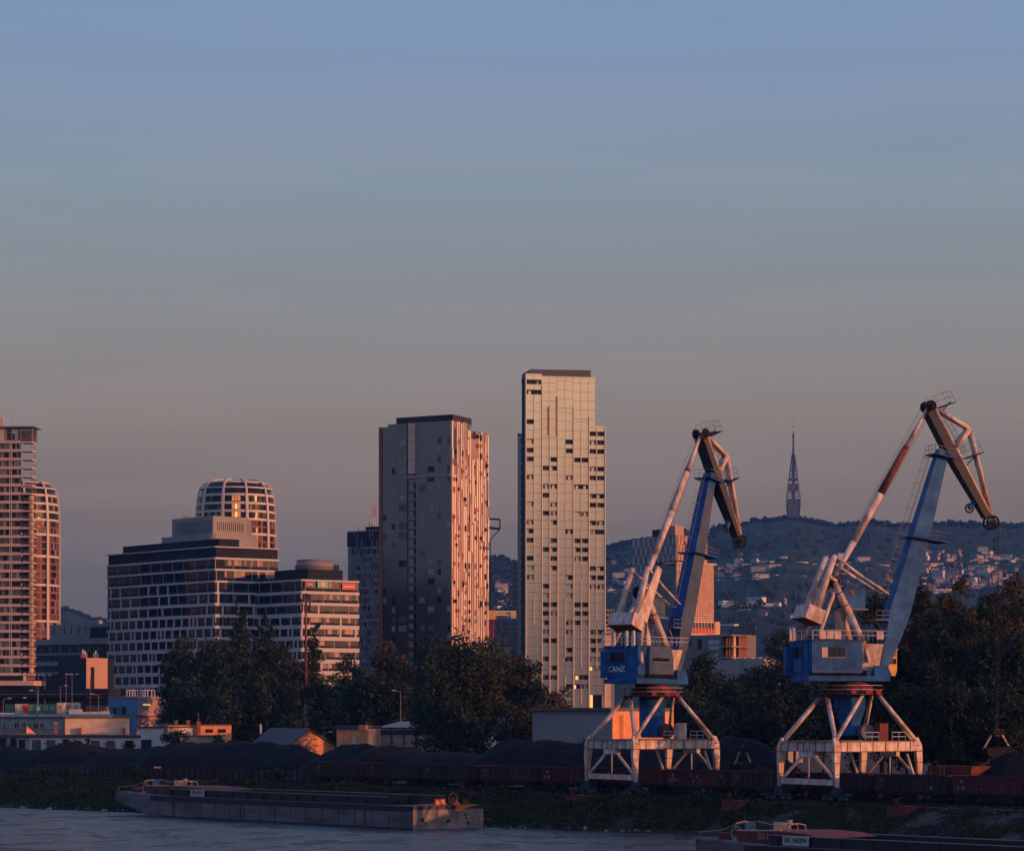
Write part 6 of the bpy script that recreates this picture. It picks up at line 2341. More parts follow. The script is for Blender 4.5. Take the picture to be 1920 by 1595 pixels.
    m_.ring(q, U, .7, .05, 20, 5, "tan_panel")
    for k in range(4):
        v_ = V * math.cos(k * .785) * .78 + Vector((0, 0, math.sin(k * .785) * .78))
        m_.tube(q - v_, q + v_, .05, 4, m="rust")
    m_.obox(P(length - .9, .5, free), U * .7, V * 1.6, (0, 0, .35), "rusty_red")
    m_.build("stern_wheel", t_)
    m_ = MB("rope")
    m_.path([P(.6, 3.6, free + .3), P(-6, 8, 2.6), P(-10, 12, 4.3)], .05, 4)
    m_.build("mooring_rope", t_)
    return t_
barge(-88.0, 76.5, -22.4, 3.05, "empty grey pushed barge moored along the grassy bank with dark hatch rim", "DE-6971 S", False, 1.42)
barge(65.5, 80.0, -45.0, 1.75, "dark barge in the lower right corner, only bow and hold in view", "DE 160204", True, 1.0)

# ------------------------------------------------------------------ small things along the quay
for s_, lab in ((-5.6, "dull red mooring block in the bank left of the near crane"), (24.5, "dull red mooring block in the bank between the two cranes"), (52.6, "dull red mooring block with a bollard in the stone bank at right"),
                (-87, "dull red mooring block in the grass above the barge bow"), (-28.5, "dull red mooring block in the grass above the barge stern")):
    m_ = MB("dolphin_red")
    a, _ = bank(s_)
    t_ = thing("mooring_block", lab, "mooring block", G(s_, a - 2.5, 1), "mooring blocks")
    q = G(s_ - 1.6, a - 3.2, 1.2)
    m_.hexa([q, q + U * 3.2, q + U * 3.2 + V * 4, q + V * 4] + [p + Vector((0, 0, GZ - 1.1)) for p in (q + U * .1 + V * .4, q + U * 3.1 + V * .4, q + U * 3.1 + V * 4, q + U * .1 + V * 4)], "dolphin_red")
    m_.build("block", t_)
    b_ = MB("dolphin_red")
    q = G(s_ + .2, a - 3.2, GZ + .1)
    b_.tube(q, q + Vector((0, 0, .55)), .24, 10)
    b_.tube(q + Vector((0, 0, .55)), q + Vector((0, 0, .8)), .4, 10)
    b_.build("bollard", t_)
t_ = thing("bank_stairs", "flight of stone steps down the pitched bank at right", "stairs", G(64, -7, 2))
m_ = MB("concrete")
for k in range(16):
    tt = k / 16
    m_.obox(G(61.5 - k * .15, -3.6 - k * .5, GZ + .15 - k * .235), U * 1.8, V * .5, (0, 0, .12), "stone")
m_.build("steps", t_)
for px, py, w_, h, lab in ((295, 1455, 1.0, 1.7, "white switch cabinet standing in the grass, taller"), (208, 1452, .9, 1.2, "small white sign board cabinet in the grass, further left")):
    Z_ = (CAMZ - GZ) * F / (py - HY)
    q = V3(px, py, Z_)
    t_ = thing("switch_cabinet", lab, "cabinet", q, "white cabinets on the bank")
    m_ = MB("white_paint")
    m_.box((q.x - w_ / 2, q.y - .3, q.z + .25), (q.x + w_ / 2, q.y + .3, q.z + h))
    m_.box((q.x - w_ / 2 - .08, q.y - .38, q.z + h), (q.x + w_ / 2 + .08, q.y + .38, q.z + h + .08), "pole_grey")
    m_.box((q.x - w_ / 2 + .1, q.y - .33, q.z + .4), (q.x + w_ / 2 - .1, q.y - .31, q.z + h - .15), "pole_grey")
    m_.build("housing", t_)
    m_ = MB("concrete")
    m_.box((q.x - w_ / 2 - .1, q.y - .4, q.z - .3), (q.x + w_ / 2 + .1, q.y + .4, q.z + .24))
    m_.build("plinth", t_)
# red and white radio mast
Z_ = 640
q = V3(573.5, 1372, Z_)
t_ = thing("radio_mast", "tall rust red radio mast with antenna panels in front of the office block", "mast", (q.x, Z_, GZ))
zf2 = lambda py: CAMZ + (HY - py) * Z_ / F
m_ = MB("concrete")
m_.tube((q.x, Z_, GZ), (q.x, Z_, zf2(1320)), .5, 12, .42, "pole_grey")
m_.tube((q.x, Z_, zf2(1320)), (q.x, Z_, zf2(1220)), .40, 12, .33, "rusty_red")
m_.tube((q.x, Z_, zf2(1220)), (q.x, Z_, zf2(1112)), .30, 12, .24, "brick")
m_.build("pole", t_)
for y, r_ in ((1222, .8), (1318, .8), (1127, 1.3)):
    m_ = MB("pole_grey")
    m_.box((q.x - .3, Z_ - .5, zf2(y)), (q.x + r_ + .1, Z_ + .5, zf2(y) + .12))
    railing(m_, [(q.x - .3, Z_ - .5, zf2(y) + .1), (q.x + r_, Z_ - .5, zf2(y) + .1)], 1.0, .6, .04)
    m_.build("platform", t_)
for dx, y0, y1 in ((-1.0, 1115, 1123), (.9, 1115, 1123), (-.8, 1130, 1146), (.95, 1128, 1146), (-.95, 1133, 1143), (.3, 1112, 1120)):
    m_ = MB("white_paint")
    m_.box((q.x + dx - .18, Z_ - .55, zf2(y1)), (q.x + dx + .18, Z_ - .35, zf2(y0)), rnd.choice(["crane_grey", "crane_grey", "weathered_white"]))
    m_.tube((q.x, Z_, zf2(y1) + .4), (q.x + dx, Z_ - .4, zf2(y1) + .4), .07, 4, m="black_steel")
    m_.tube((q.x, Z_, zf2(y0) - .4), (q.x + dx, Z_ - .4, zf2(y0) - .4), .07, 4, m="black_steel")
    m_.build("antenna_panel", t_)
# street lamps and posts
for i, (px, yt, Z_, dbl) in enumerate(((6, 1311, 600, 0), (70, 1296, 616, 0), (113, 1287, 690, 0), (135, 1265, 755, 1), (124, 1265, 760, 0), (185, 1303, 608, 0), (72, 1266, 770, 1), (84, 1267, 775, 1), (302, 1298, 640, 0),
                                     (751, 1296, 575, 0), (606, 1374, 530, 0), (278, 1287, 680, 1), (296, 1288, 690, 0))):
    q = V3(px, yt, Z_)
    t_ = thing("street_lamp", ["single armed street lamp at the extreme left edge", "street lamp standing above the red container door", "street lamp between the green and cream containers, behind them", "double headed street lamp in front of the dark modern block",
                               "thin single street lamp in front of the dark modern block", "street lamp in front of the terrace beside the blue depot", "double headed street lamp by the foot of the striped tower, left one",
                               "double headed street lamp by the foot of the striped tower, right one", "curved street lamp right of the mauve depot front", "street lamp behind the glazed pavilion roof",
                               "short globe lamp in front of the glazed pavilion", "double headed street lamp behind the depot roof frame", "single street lamp behind the depot roof frame"][i], "street lamp", (q.x, Z_, GZ), "street lamps in the port")
    m_ = MB("pole_grey")
    m_.tube((q.x, Z_, GZ), (q.x, Z_, q.z), .1, 6, .06)
    for s_ in ((1, -1) if dbl else (-1 if i % 2 else 1,)):
        m_.tube((q.x, Z_, q.z), (q.x + s_ * 1.4, Z_, q.z + .25), .06, 5)
    m_.build("pole", t_)
    for s_ in ((1, -1) if dbl else (-1 if i % 2 else 1,)):
        m_ = MB("white_paint")
        m_.box((q.x + s_ * 1.4 - .35, Z_ - .18, q.z + .2), (q.x + s_ * 1.4 + .35, Z_ + .18, q.z + .36))
        m_.build("lamp_head", t_)
q = V3(169, 1270, 606)
t_ = thing("antenna_pole", "thin rusty pole in front of the pink block, by the terrace", "pole", (q.x, 606, GZ))
m_ = MB("rust")
m_.tube((q.x, 606, GZ), q, .16, 6, .06)
for k in range(5):
    z = q.z - 2 - k * 2.6
    m_.tube((q.x - .25, 606, z), (q.x + .25, 606, z), .05, 4)
m_.build("pole", t_)
# conveyor frame under the right crane
t_ = thing("loading_hopper", "dark steel loading frame with ladders seen under the right hand crane", "hopper", G(38, 22))
m_ = MB("black_steel")
for a, b_ in (((34, 20), (36, 24)), ((37.5, 20), (39, 24)), ((41, 20), (42, 24))):
    p_, q_ = G(*a), G(*b_)
    m_.beam(p_, p_ + Vector((0, 0, 4.4)), .2, .2)
    m_.beam(q_, q_ + Vector((0, 0, 4.4)), .2, .2)
    m_.beam(p_, q_ + Vector((0, 0, 4.4)), .12, .12)
m_.build("frame", t_)
m_ = MB("rust")
m_.hexa([G(35, 20.5, GZ + 1.5), G(40, 20.5, GZ + 1.5), G(40, 23, GZ + 1.5), G(35, 23, GZ + 1.5), G(34, 19.8, GZ + 4.3), G(41.5, 19.8, GZ + 4.3), G(41.5, 24, GZ + 4.3), G(34, 24, GZ + 4.3)], "rust")
m_.build("hopper_bin", t_)
m_ = MB("pole_grey")
for k in range(10):
    m_.beam(G(36.2, 19.6, GZ + .3 + k * .42), G(37.0, 19.6, GZ + .3 + k * .42), .05, .05)
m_.beam(G(36.2, 19.6, GZ), G(36.2, 19.6, GZ + 4.4), .07, .07)
m_.beam(G(37.0, 19.6, GZ), G(37.0, 19.6, GZ + 4.4), .07, .07)
m_.build("ladder", t_)
# ------------------------------------------------------------------ trees and other plants
def leaf_mesh(name, centres, radii, n, leaf, seed, mat, squash=1.0, droop=0.0, tall=False):
    """crown of n leaf clumps spread on and in overlapping blobs"""
    g = np.random.default_rng(seed)
    centres, radii = np.array(centres, float), np.array(radii, float)
    pr = radii ** (1.2 if tall else 2.2)
    idx = g.choice(len(radii), n, p=pr / pr.sum())
    dr = g.normal(size=(n, 3))
    dr /= np.linalg.norm(dr, axis=1)[:, None]
    rr = radii[idx] * (g.random(n) ** .45) * (1 + .16 * g.normal(size=n))
    pos = centres[idx] + dr * rr[:, None] * np.array([1, 1, squash])
    if droop:
        pos[:, 2] -= droop * g.random(n) * radii[idx]
    nn = dr * .7 + g.normal(size=(n, 3)) * .7 + np.array([0, 0, .35])
    nn /= np.linalg.norm(nn, axis=1)[:, None]
    t = np.cross(nn, g.normal(size=(n, 3)))
    t /= np.linalg.norm(t, axis=1)[:, None] + 1e-9
    b = np.cross(nn, t)
    s = leaf * (.55 + .9 * g.random(n))
    a = (t * s[:, None]) * .5
    c = (b * (s * (.5 + .4 * g.random(n)))[:, None]) * .5
    v = np.empty((n, 4, 3))
    v[:, 0], v[:, 1], v[:, 2], v[:, 3] = pos - a * .4 - c, pos + a - c * .3, pos + a * .4 + c, pos - a + c * .3
    me = bpy.data.meshes.new(name)
    me.vertices.add(n * 4)
    me.vertices.foreach_set("co", v.reshape(-1))
    me.loops.add(n * 4)
    me.loops.foreach_set("vertex_index", np.arange(n * 4, dtype=np.int32))
    me.polygons.add(n)
    me.polygons.foreach_set("loop_start", np.arange(0, n * 4, 4, dtype=np.int32))
    me.polygons.foreach_set("loop_total", np.full(n, 4, dtype=np.int32))
    me.materials.append(MATS[mat])
    me.update(calc_edges=True)
    return me
def crown_blobs(g, w, h, style):
    """blob centres and radii for a crown of width w between 0 and h"""
    cs, rs = [], []
    if style == "poplar":
        k = int(14 + h)
        for i in range(k):
            z = h * (i + .5) / k
            r_ = w * .5 * max(.25, math.sin(math.pi * min(.97, (z / h) * .78 + .2)))
            cs.append((g.normal() * w * .08, g.normal() * w * .08, z * .97))
            rs.append(r_ * .8)
    else:
        k = 46
        for i in range(k):
            d = g.normal(size=3)
            d /= np.linalg.norm(d)
            f_ = g.random() ** .35
            x, y = d[0] * w * .41 * f_, d[1] * w * .41 * f_
            z = h * .53 + d[2] * h * .45 * f_
            r_ = min(w, h) * (.11 + .09 * g.random())
            cs.append((x, y, max(r_ * .5, min(z, h - r_ * .8))))
            rs.append(r_)
        for q_, z_ in ((.30, .62), (.30, .45), (.27, .3), (.22, .78)):
            cs.append((0, 0, h * z_))
            rs.append(min(w, h) * q_)
    return cs, rs
TREES = 0
def tree(px, ytop, wpx, Z, style, mat, label, name="tree", cat="tree", group=None, base=GZ, n=None, leaf=None, pos=None, hgt=None, wid=None):
    global TREES
    TREES += 1
    g = np.random.default_rng(TREES * 17 + 3)
    if pos is None:
        pos = Vector(((px - CX) * Z / F, Z, base))
        hgt = (CAMZ + (HY - ytop) * Z / F - base) * 1.03
        wid = wpx * Z / F * 1.12
    t_ = thing(name, label, cat, pos, group)
    low = .02 if cat == "bush" else (.08 if style == "poplar" else .12)
    ch = hgt * (1 - low)
    wid *= 1.25 if style == "poplar" else 1
    cs, rs = crown_blobs(g, wid, ch, style)
    cs = [(x, y, z + hgt * low) for x, y, z in cs]
    lf = leaf or max(.34, Z * .00105)
    n = n or int(min(26000, max(900, (wid * ch) / (lf * lf) * 9.0)))
    me = leaf_mesh("crown", cs, rs, n, lf, TREES, mat, 1.0 if style != "willow" else 1.25, .5 if style == "willow" else 0, style == "poplar")
    o = bpy.data.objects.new("crown", me)
    COL.objects.link(o)
    o.parent = t_
    LOC[o.name] = pos
    m_ = MB("bark")
    r0 = max(.06, hgt * .017)
    p0 = Vector(pos)
    top = p0 + Vector((0, 0, hgt * .55))
    m_.tube(p0 - Vector((0, 0, .3)), top, r0, 8, r0 * .45)
    for k in range(6 if cat != "bush" else 2):
        q = p0 + Vector((0, 0, hgt * (.25 + .06 * k)))
        a_ = g.random() * 6.28
        m_.tube(q, q + Vector((math.cos(a_) * wid * .26, math.sin(a_) * wid * .26, hgt * .2)), r0 * .4, 6, r0 * .15)
    m_.build("trunk", t_)
    return t_
GA = "trees behind the orange house"
for a in [(340, 1196, 92, 632, "round", "leaf_dark", "dark leafy tree at the left end of the clump behind the orange house"),
          (392, 1174, 86, 642, "round", "leaf_olive", "olive leafy tree in front of the banded office, second from left in its clump"),
          (449, 1137, 52, 655, "poplar", "leaf_dark", "tall dark poplar, highest of the clump before the banded office"),
          (500, 1156, 52, 658, "poplar", "leaf_dark", "dark poplar right of the tallest poplar in the office clump"),
          (425, 1212, 120, 626, "round", "leaf_dark", "broad dark tree in the middle of the clump below the tallest poplar"),
          (508, 1186, 100, 630, "round", "leaf_olive", "rounded brownish tree at the right of the office clump"),
          (352, 1262, 90, 616, "round", "leaf_dark", "low dark tree beside the mauve depot wall"),
          (415, 1275, 130, 610, "round", "leaf_dark", "low broad dark tree right above the orange house roof"),
          (497, 1262, 110, 610, "round", "leaf_olive", "low brownish tree above the gabled shed roof"),
          (586, 1168, 40, 668, "poplar", "leaf_dark", "slim poplar just right of the radio mast"),
          (566, 1240, 60, 660, "round", "leaf_dark", "dark tree behind the foot of the radio mast"),
          (617, 1262, 80, 640, "round", "leaf_dark", "dark low tree between radio mast and glass tower"),
          (548, 1338, 70, 575, "round", "leaf_olive", "small olive tree behind the gabled shed ridge"),
          (612, 1350, 32, 552, "round", "leaf_olive", "small rounded tree right of the orange gable"),
          (668, 1226, 84, 614, "round", "leaf_dark", "dark tree in front of the banded office right end"),
          (733, 1208, 92, 616, "round", "leaf_autumn", "russet topped tree in front of the charcoal tower"),
          (700, 1262, 120, 602, "round", "leaf_dark", "broad dark blue-green tree above the brick house"),
          (752, 1278, 80, 600, "round", "leaf_dark", "dark tree above the glazed pavilion roof"),
          (645, 1300, 80, 604, "round", "leaf_dark", "low dark tree left above the brick house")]:
    tree(*a, group=GA)
GB = "trees in front of the two tall towers"
for a in [(850, 1184, 180, 526, "round", "leaf_dark", "largest spreading tree, in front of the charcoal tower"),
          (905, 1222, 130, 518, "willow", "leaf_olive", "drooping brownish tree on the right of the largest tree"),
          (815, 1236, 100, 514, "willow", "leaf_dark", "dark drooping tree on the left of the largest tree"),
          (858, 1300, 90, 508, "willow", "leaf_dark", "low dark tree at the trunk of the largest tree"),
          (945, 1198, 130, 606, "round", "leaf_olive", "greyish tree behind and right of the largest tree"),
          (985, 1236, 80, 600, "round", "leaf_olive", "greyish rounded tree at the foot of the tallest tower"),
          (990, 1290, 90, 640, "round", "leaf_dark", "low dark tree before the tallest tower, left"),
          (1045, 1289, 70, 650, "round", "leaf_autumn", "low russet tree before the tallest tower, above the warehouse roof"),
          (985, 1334, 84, 512, "round", "leaf_autumn", "low russet tree left of the warehouse"),
          (948, 1352, 50, 508, "round", "leaf_olive", "small tree before the pale shed")]:
    tree(*a, group=GB)
GC = "trees behind and between the cranes"
for a in [(1312, 1226, 110, 525, "round", "leaf_dark", "dark round tree right behind the near crane boom"),
          (1368, 1262, 90, 505, "round", "leaf_dark", "dark tree right of the near crane boom, under the hanging ropes"),
          (1400, 1248, 90, 540, "round", "leaf_dark", "dark tree hiding the long ribbed shed"),
          (1340, 1262, 90, 530, "round", "leaf_dark", "dark tree just left of the hanging ropes"),
          (1290, 1296, 110, 500, "round", "leaf_dark", "low dark tree behind the near crane ring"),
          (1400, 1300, 110, 492, "round", "leaf_dark", "low dark tree over the steep coal heap"),
          (1345, 1318, 120, 484, "round", "leaf_olive", "low olive tree behind the near crane strut"),
          (1440, 1222, 74, 560, "round", "leaf_dark", "dark tree left of the pair between the cranes"),
          (1474, 1182, 84, 536, "round", "leaf_dark", "tall dark tree right beside the right crane machine house"),
          (1490, 1262, 110, 500, "round", "leaf_dark", "broad dark tree behind the right crane rear post"),
          (1442, 1296, 110, 486, "round", "leaf_dark", "low dark tree in the gap between the cranes"),
          (1545, 1268, 120, 476, "round", "leaf_dark", "dark tree behind the right crane ring platform"),
          (1600, 1232, 120, 408, "round", "leaf_dark", "dark tree behind the right crane turntable")]:
    tree(*a, group=GC)
GD = "tall trees at the right edge"
for a in [(1655, 1104, 100, 431, "round", "leaf_olive", "tall tree left behind the right crane boom"),
          (1720, 1069, 104, 404, "round", "leaf_autumn", "tallest russet topped tree right of the crane boom"),
          (1786, 1084, 110, 413, "round", "leaf_autumn", "russet topped tall tree second right of the boom"),
          (1846, 1112, 84, 416, "round", "leaf_olive", "lower olive tree in the notch of the right hand trees"),
          (1895, 1084, 110, 398, "round", "leaf_autumn", "russet tall tree at the right edge of the picture"),
          (1955, 1096, 120, 404, "round", "leaf_dark", "tall tree cut by the right edge of the picture"),
          (1668, 1190, 124, 384, "round", "leaf_dark", "dark tree behind the orange driver's cab"),
          (1750, 1170, 140, 380, "round", "leaf_dark", "dark broad tree in the middle of the right hand trees"),
          (1830, 1190, 140, 378, "round", "leaf_dark", "dark broad tree in front of the notch at right"),
          (1910, 1180, 130, 375, "round", "leaf_dark", "dark broad tree low at the right edge"),
          (1790, 1270, 150, 360, "round", "leaf_dark", "lowest dark tree behind the sunlit bunker"),
          (1700, 1290, 130, 362, "round", "leaf_dark", "low dark tree behind the right crane leg"),
          (1880, 1290, 150, 358, "round", "leaf_dark", "low dark tree behind the coal grab")]:
    tree(*a, group=GD)
# the same wood goes on along the quay to the right; it keeps the low sun off the water front
wood = [tree(0, 0, 0, 430, "round", m_, "tall leafy tree in the wood that continues along the quay to the right", pos=G(10 + 12 * i, 78 + 5 * (i % 3)), hgt=13.2 + i, wid=16, n=7000, leaf=.8, group="wood along the quay to the right")
        for i, m_ in enumerate(("leaf_dark", "leaf_olive", "leaf_dark"))]
for i in range(3, 34):
    c = copy_tree(wood[i % 3])
    c.location = G(8 + 10.5 * i, 74 + rnd.random() * 12)
    s_ = .9 + rnd.random() * .3
    c.scale = (s_, s_, .86 + rnd.random() * .24)
    c.rotation_euler.z = rnd.random() * 6.28
for i in range(14):  # unseen row added to keep the sun off the right-hand barge
    c = copy_tree(wood[i % 3])
    c.location = G(96 + 11 * i + rnd.random() * 4, -4.2)
    c.scale = (.62, .62, .46 + rnd.random() * .08)
    c.rotation_euler.z = rnd.random() * 6.28
    c['label'] = "unseen low tree added on the quay edge to shade the near barge"
    c['group'] = "added shade trees on the quay edge"
for px, yt, w_, Z_, mt, lab in ((18, 1396, 70, 548, "leaf_dark", "dark bush at the left end of the garage row"), (146, 1384, 26, 552, "leaf_dark", "clipped dark bush between two garage doors, wide one"),
                                (164, 1383, 16, 553, "leaf_dark", "narrow dark bush between two garage doors"), (240, 1389, 26, 551, "leaf_dark", "dark bush left of the white annex doorway"),
                                (330, 1362, 54, 545, "leaf_dark", "spreading dark bush in front of the orange house left corner"), (411, 1371, 26, 548, "leaf_dark", "small dark bush before the orange house right windows"),
                                (432, 1385, 22, 548, "leaf_olive", "small olive bush right of the orange house"), (560, 1394, 44, 534, "leaf_olive", "dry bush at the foot of the orange gable"),
                                (1108, 1378, 50, 452, "leaf_dark", "dark bush before the warehouse front"), (70, 1436, 60, 505, "leaf_grass", "dark green bush before the coal at left"),
                                (255, 1434, 60, 470, "leaf_grass", "ragged green bush at the heap foot above the barge bow"), (130, 1436, 44, 480, "leaf_grass", "low green bush left of the white sign cabinet"),
                                (520, 1440, 50, 446, "leaf_grass", "weedy bush before the rusty retaining panels")):
    tree(px, yt, w_, Z_, "round", mt, lab, "bush", "bush", "bushes along the port", base=GZ, leaf=.34)

# grass and weeds on the bank: one mass
g = np.random.default_rng(5)
N_ = 90000
s_arr = -230 + 285 * g.random(N_) ** .9
s_arr = np.where(g.random(N_) < .08, 40 + 40 * g.random(N_), s_arr)
t_arr = g.random(N_)
P_ = np.empty((N_, 3))
hh = np.empty(N_)
for i in range(N_):
    s_, t2 = s_arr[i], t_arr[i]
    a, b_ = bank(s_)
    lush = noise.noise(Vector((s_ * .09, t2 * 2.2, 4)))
    fine = noise.noise(Vector((s_ * .35, t2 * 6, 9)))
    if t2 < .07:
        v = a + 1.2 + t2 * 25 if s_ < -30 else a + .8
        z = GZ
    else:
        v = a + (b_ - a) * t2
        z = GZ - (GZ + .5) * ((t2 * (a - b_) / (a - b_ + 1.5)) ** 1.15)
    q = O2 + U2 * s_ + V2 * v
    h = max(.05, .34 + .75 * max(0, lush) + .45 * max(0, fine)) * (1 - .55 * t2)
    if s_ > 28:
        h *= .45
    P_[i] = (q.x, q.y, z)
    hh[i] = h
an = g.random(N_) * 6.283
w_ = .10 + .16 * g.random(N_)
dx, dy = np.cos(an), np.sin(an)
v = np.empty((N_, 4, 3))
lean = g.normal(size=(N_, 2)) * .35
zz = P_[:, 2] + hh * g.random(N_) * .9
for k, (sx, top) in enumerate(((-1, 0), (1, 0), (.6, 1), (-.6, 1))):
    v[:, k, 0] = P_[:, 0] + dx * w_ * sx + lean[:, 0] * hh * top
    v[:, k, 1] = P_[:, 1] + dy * w_ * sx + lean[:, 1] * hh * top
    v[:, k, 2] = np.where(top, zz + hh * .45, zz - .1)
me = bpy.data.meshes.new("bank_grass")
me.vertices.add(N_ * 4)
me.vertices.foreach_set("co", v.reshape(-1))
me.loops.add(N_ * 4)
me.loops.foreach_set("vertex_index", np.arange(N_ * 4, dtype=np.int32))
me.polygons.add(N_)
me.polygons.foreach_set("loop_start", np.arange(0, N_ * 4, 4, dtype=np.int32))
me.polygons.foreach_set("loop_total", np.full(N_, 4, dtype=np.int32))
me.materials.append(MATS["leaf_grass"])
me.update(calc_edges=True)
o = bpy.data.objects.new("bank_grass", me)
COL.objects.link(o)
o['kind'] = 'stuff'
tag(o, "dark green grass and weeds covering the river bank", "grass")
# stones along the water's edge: one mass
m_ = MB("stone")
for k in range(420):
    s_ = -200 + 260 * rnd.random()
    a, b_ = bank(s_)
    q = G(s_, b_ + 1.2 - 2.6 * rnd.random(), .05 + .25 * rnd.random())
    r_ = .12 + .3 * rnd.random() ** 2
    a1 = Vector((rnd.uniform(-1, 1), rnd.uniform(-1, 1), rnd.uniform(-.3, .3))).normalized()
    m_.tube(q - a1 * r_, q + a1 * r_, r_ * .8, 5, r_ * .5, rnd.choice(["stone", "stone", "concrete"]))
o = m_.build("shore_stones", kind='stuff')
tag(o, "scattered pale stones along the water's edge", "stones")

# ------------------------------------------------------------------ houses on the hillside
def house_mesh(name, w, d, h, kind, wall, roof):
    m_ = MB(wall)
    m_.box((-w / 2, -d / 2, -4), (w / 2, d / 2, h), wall)
    fl = max(1, int(h / 3))
    for k in range(fl):
        z = h * (k + .25) / fl
        n = max(2, int(w / 3))
        for i in range(n):
            x = -w / 2 + w * (i + .2) / n
            m_.box((x, -d / 2 - .08, z), (x + w / n * .55, -d / 2 - .01, z + h / fl * .5), "dark_glass")
    if kind == "gable":
        m_.extrude([(-w / 2 - .5, -d / 2 - .5, h + .01), (-w / 2 - .5, d / 2 + .5, h + .01), (-w / 2 - .5, 0, h + d * .4)], (w + 1, 0, 0), roof)
        m_.box((w * .2, -.5, h + d * .2), (w * .2 + .8, .4, h + d * .5), "brick")
    elif kind == "hip":
        m_.hexa([(-w / 2 - .5, -d / 2 - .5, h + .01), (w / 2 + .5, -d / 2 - .5, h + .01), (w / 2 + .5, d / 2 + .5, h + .01), (-w / 2 - .5, d / 2 + .5, h + .01),
                 (-w * .2, -.3, h + d * .35), (w * .2, -.3, h + d * .35), (w * .2, .3, h + d * .35), (-w * .2, .3, h + d * .35)], roof)
    else:
        m_.box((-w / 2 - .3, -d / 2 - .3, h + .01), (w / 2 + .3, d / 2 + .3, h + .5), roof)
        if kind == "terrace":
            m_.box((-w * .3, -d * .3, h + .51), (w * .35, d * .4, h + 3.4), wall)
            m_.box((-w * .36, -d * .38, h + 3.41), (w * .41, d * .46, h + 3.8), roof)
            m_.box((-w * .2, -d * .3 - .08, h + 1), (w * .25, -d * .3 - .01, h + 2.8), "dark_glass")
            m_.box((-w / 2 - 1, -d / 2 - 1.6, h * .48), (w / 2 + 1, -d / 2 - .1, h * .48 + .5), "white_plaster")
    o = m_.build(name)
    return o
HK = [("white flat roofed house", 13, 10, 6, "flat", "white_plaster", "pale_cladding"), ("white terraced house with stepped top", 18, 12, 7, "terrace", "white_plaster", "pale_cladding"),
      ("cream house with red gabled roof", 12, 10, 6, "gable", "cream_plaster", "brick"), ("grey house with dark hipped roof", 13, 11, 6.5, "hip", "grey_panel", "slate_roof"),
      ("pale apartment house with window rows", 22, 12, 10, "flat", "pale_cladding", "grey_panel"), ("orange lit house with hipped brown roof", 12, 11, 6, "hip", "sunlit_orange_plaster", "rust"),
      ("long low white villa", 26, 11, 4.5, "flat", "white_plaster", "white_plaster")]
ZONES = [((1345, 1560), (1040, 1092), 54, "between the two cranes"), ((1566, 1672), (1048, 1112), 30, "behind the right crane's boom"),
         ((1726, 1925), (1036, 1112), 104, "above the right hand trees"), ((919, 966), (1088, 1185), 15, "between the two tallest towers"),
         ((1138, 1184), (1052, 1118), 16, "left of the near crane"), ((1345, 1500), (1128, 1182), 13, "low on the open slope")]
hp = [house_mesh("hillside_house", *k[1:]) for k in HK]
firsts = set()
spots = []
for (xa, xb), (ya, yb), cnt, where in ZONES:
    tries = 0
    got = 0
    while got < cnt and tries < cnt * 40:
        tries += 1
        px, py = rnd.uniform(xa, xb), ya + (yb - ya) * rnd.random() ** (.8 if yb < 1130 else 1)
        if any(abs(px - x) < 9 and abs(py - y) < 3.6 for x, y in spots):
            continue
        if xa == 1345 and ya < 1100 and py < 1056 and rnd.random() < .75:
            continue
        q = on_hill(px, py)
        if q is None:
            continue
        spots.append((px, py))
        got += 1
        k = rnd.choice([0, 0, 1, 2, 3, 3, 3, 4, 6, 6, 5 if rnd.random() < .4 else 3]) if ya < 1128 else rnd.choice([6, 6, 0, 3])
        if k not in firsts:
            o = hp[k]
            firsts.add(k)
        else:
            o = hp[k].copy()
            COL.objects.link(o)
        o.location = q
        o.rotation_euler.z = rnd.uniform(-.7, .7)
        s_ = rnd.uniform(.42, .85)
        o.scale = (s_, s_, s_ * rnd.uniform(.85, 1.2))
        tag(o, "%s on the hillside %s" % (HK[k][0], where), "house", "hillside houses")
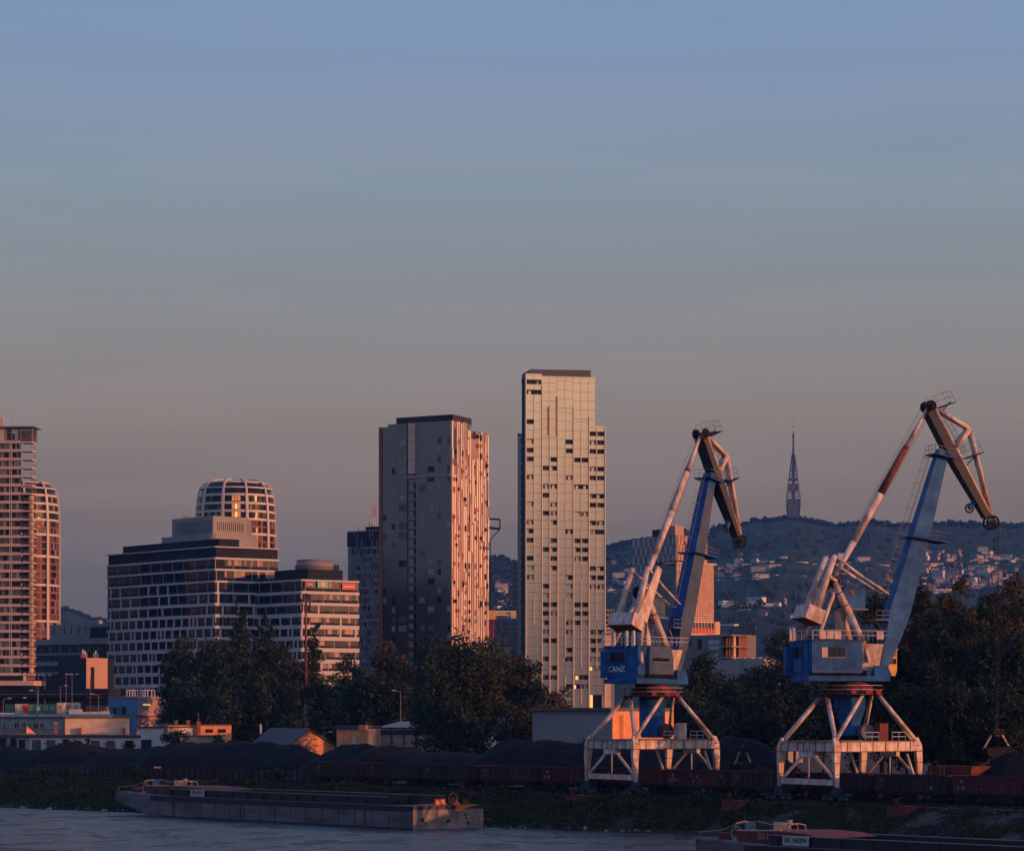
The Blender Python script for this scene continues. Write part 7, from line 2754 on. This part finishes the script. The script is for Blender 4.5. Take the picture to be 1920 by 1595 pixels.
for k, o in enumerate(hp):
    if k not in firsts:
        bpy.data.objects.remove(o)
# clumps of trees among the houses: one mass
cs, rs = [], []
for _ in range(1500):
    px = rnd.choice([rnd.uniform(1340, 1925), rnd.uniform(915, 970), rnd.uniform(1135, 1345)])
    py = rnd.uniform(1000, 1215)
    q = on_hill(px, py)
    if q is None:
        continue
    r_ = rnd.uniform(3, 6.5)
    cs.append((q.x, q.y, q.z + r_ * .5))
    rs.append(r_)
me = leaf_mesh("hillside_trees", cs, rs, 40000, 3.2, 77, "leaf_dark")
o = bpy.data.objects.new("hillside_trees", me)
COL.objects.link(o)
o['kind'] = 'stuff'
tag(o, "dark trees scattered among the houses on the hillside", "trees")
# tree line on the ridge: one mass
cs, rs = [], []
for k in range(900):
    px = rnd.uniform(900, 1990) if k < 800 else rnd.uniform(100, 215)
    X, Y = (px - CX) * 4390 / F, 4390 + rnd.uniform(-30, 30)
    X = (px - CX) * Y / F
    r_ = rnd.uniform(2, 5)
    cs.append((X, Y, hill(X, Y) + r_ * .4))
    rs.append(r_)
me = leaf_mesh("ridge_trees", cs, rs, 30000, 4.5, 78, "leaf_dark")
o = bpy.data.objects.new("ridge_trees", me)
COL.objects.link(o)
o['kind'] = 'stuff'
tag(o, "dark wood along the crest of the hills", "trees")

# ------------------------------------------------------------------ the evening air
hm = bpy.data.materials.new("haze")
hm.use_nodes = True
t = hm.node_tree
t.nodes.remove(t.nodes['Principled BSDF'])
pv = t.nodes.new("ShaderNodeVolumePrincipled")
pv.inputs['Color'].default_value = (.10, .30, .85, 1)
pv.inputs['Absorption Color'].default_value = (1, 1, 1, 1)
pv.inputs['Density'].default_value = 0.65e-4
pv.inputs['Anisotropy'].default_value = .1
t.links.new(pv.outputs[0], t.nodes['Material Output'].inputs['Volume'])
MATS["haze"] = hm
m_ = MB("haze")
m_.box((-7000, -3000, -8), (9000, 5300, 520))
o = m_.build("haze")
o['kind'] = 'stuff'
tag(o, "thin evening haze that fades the far hills", "haze")
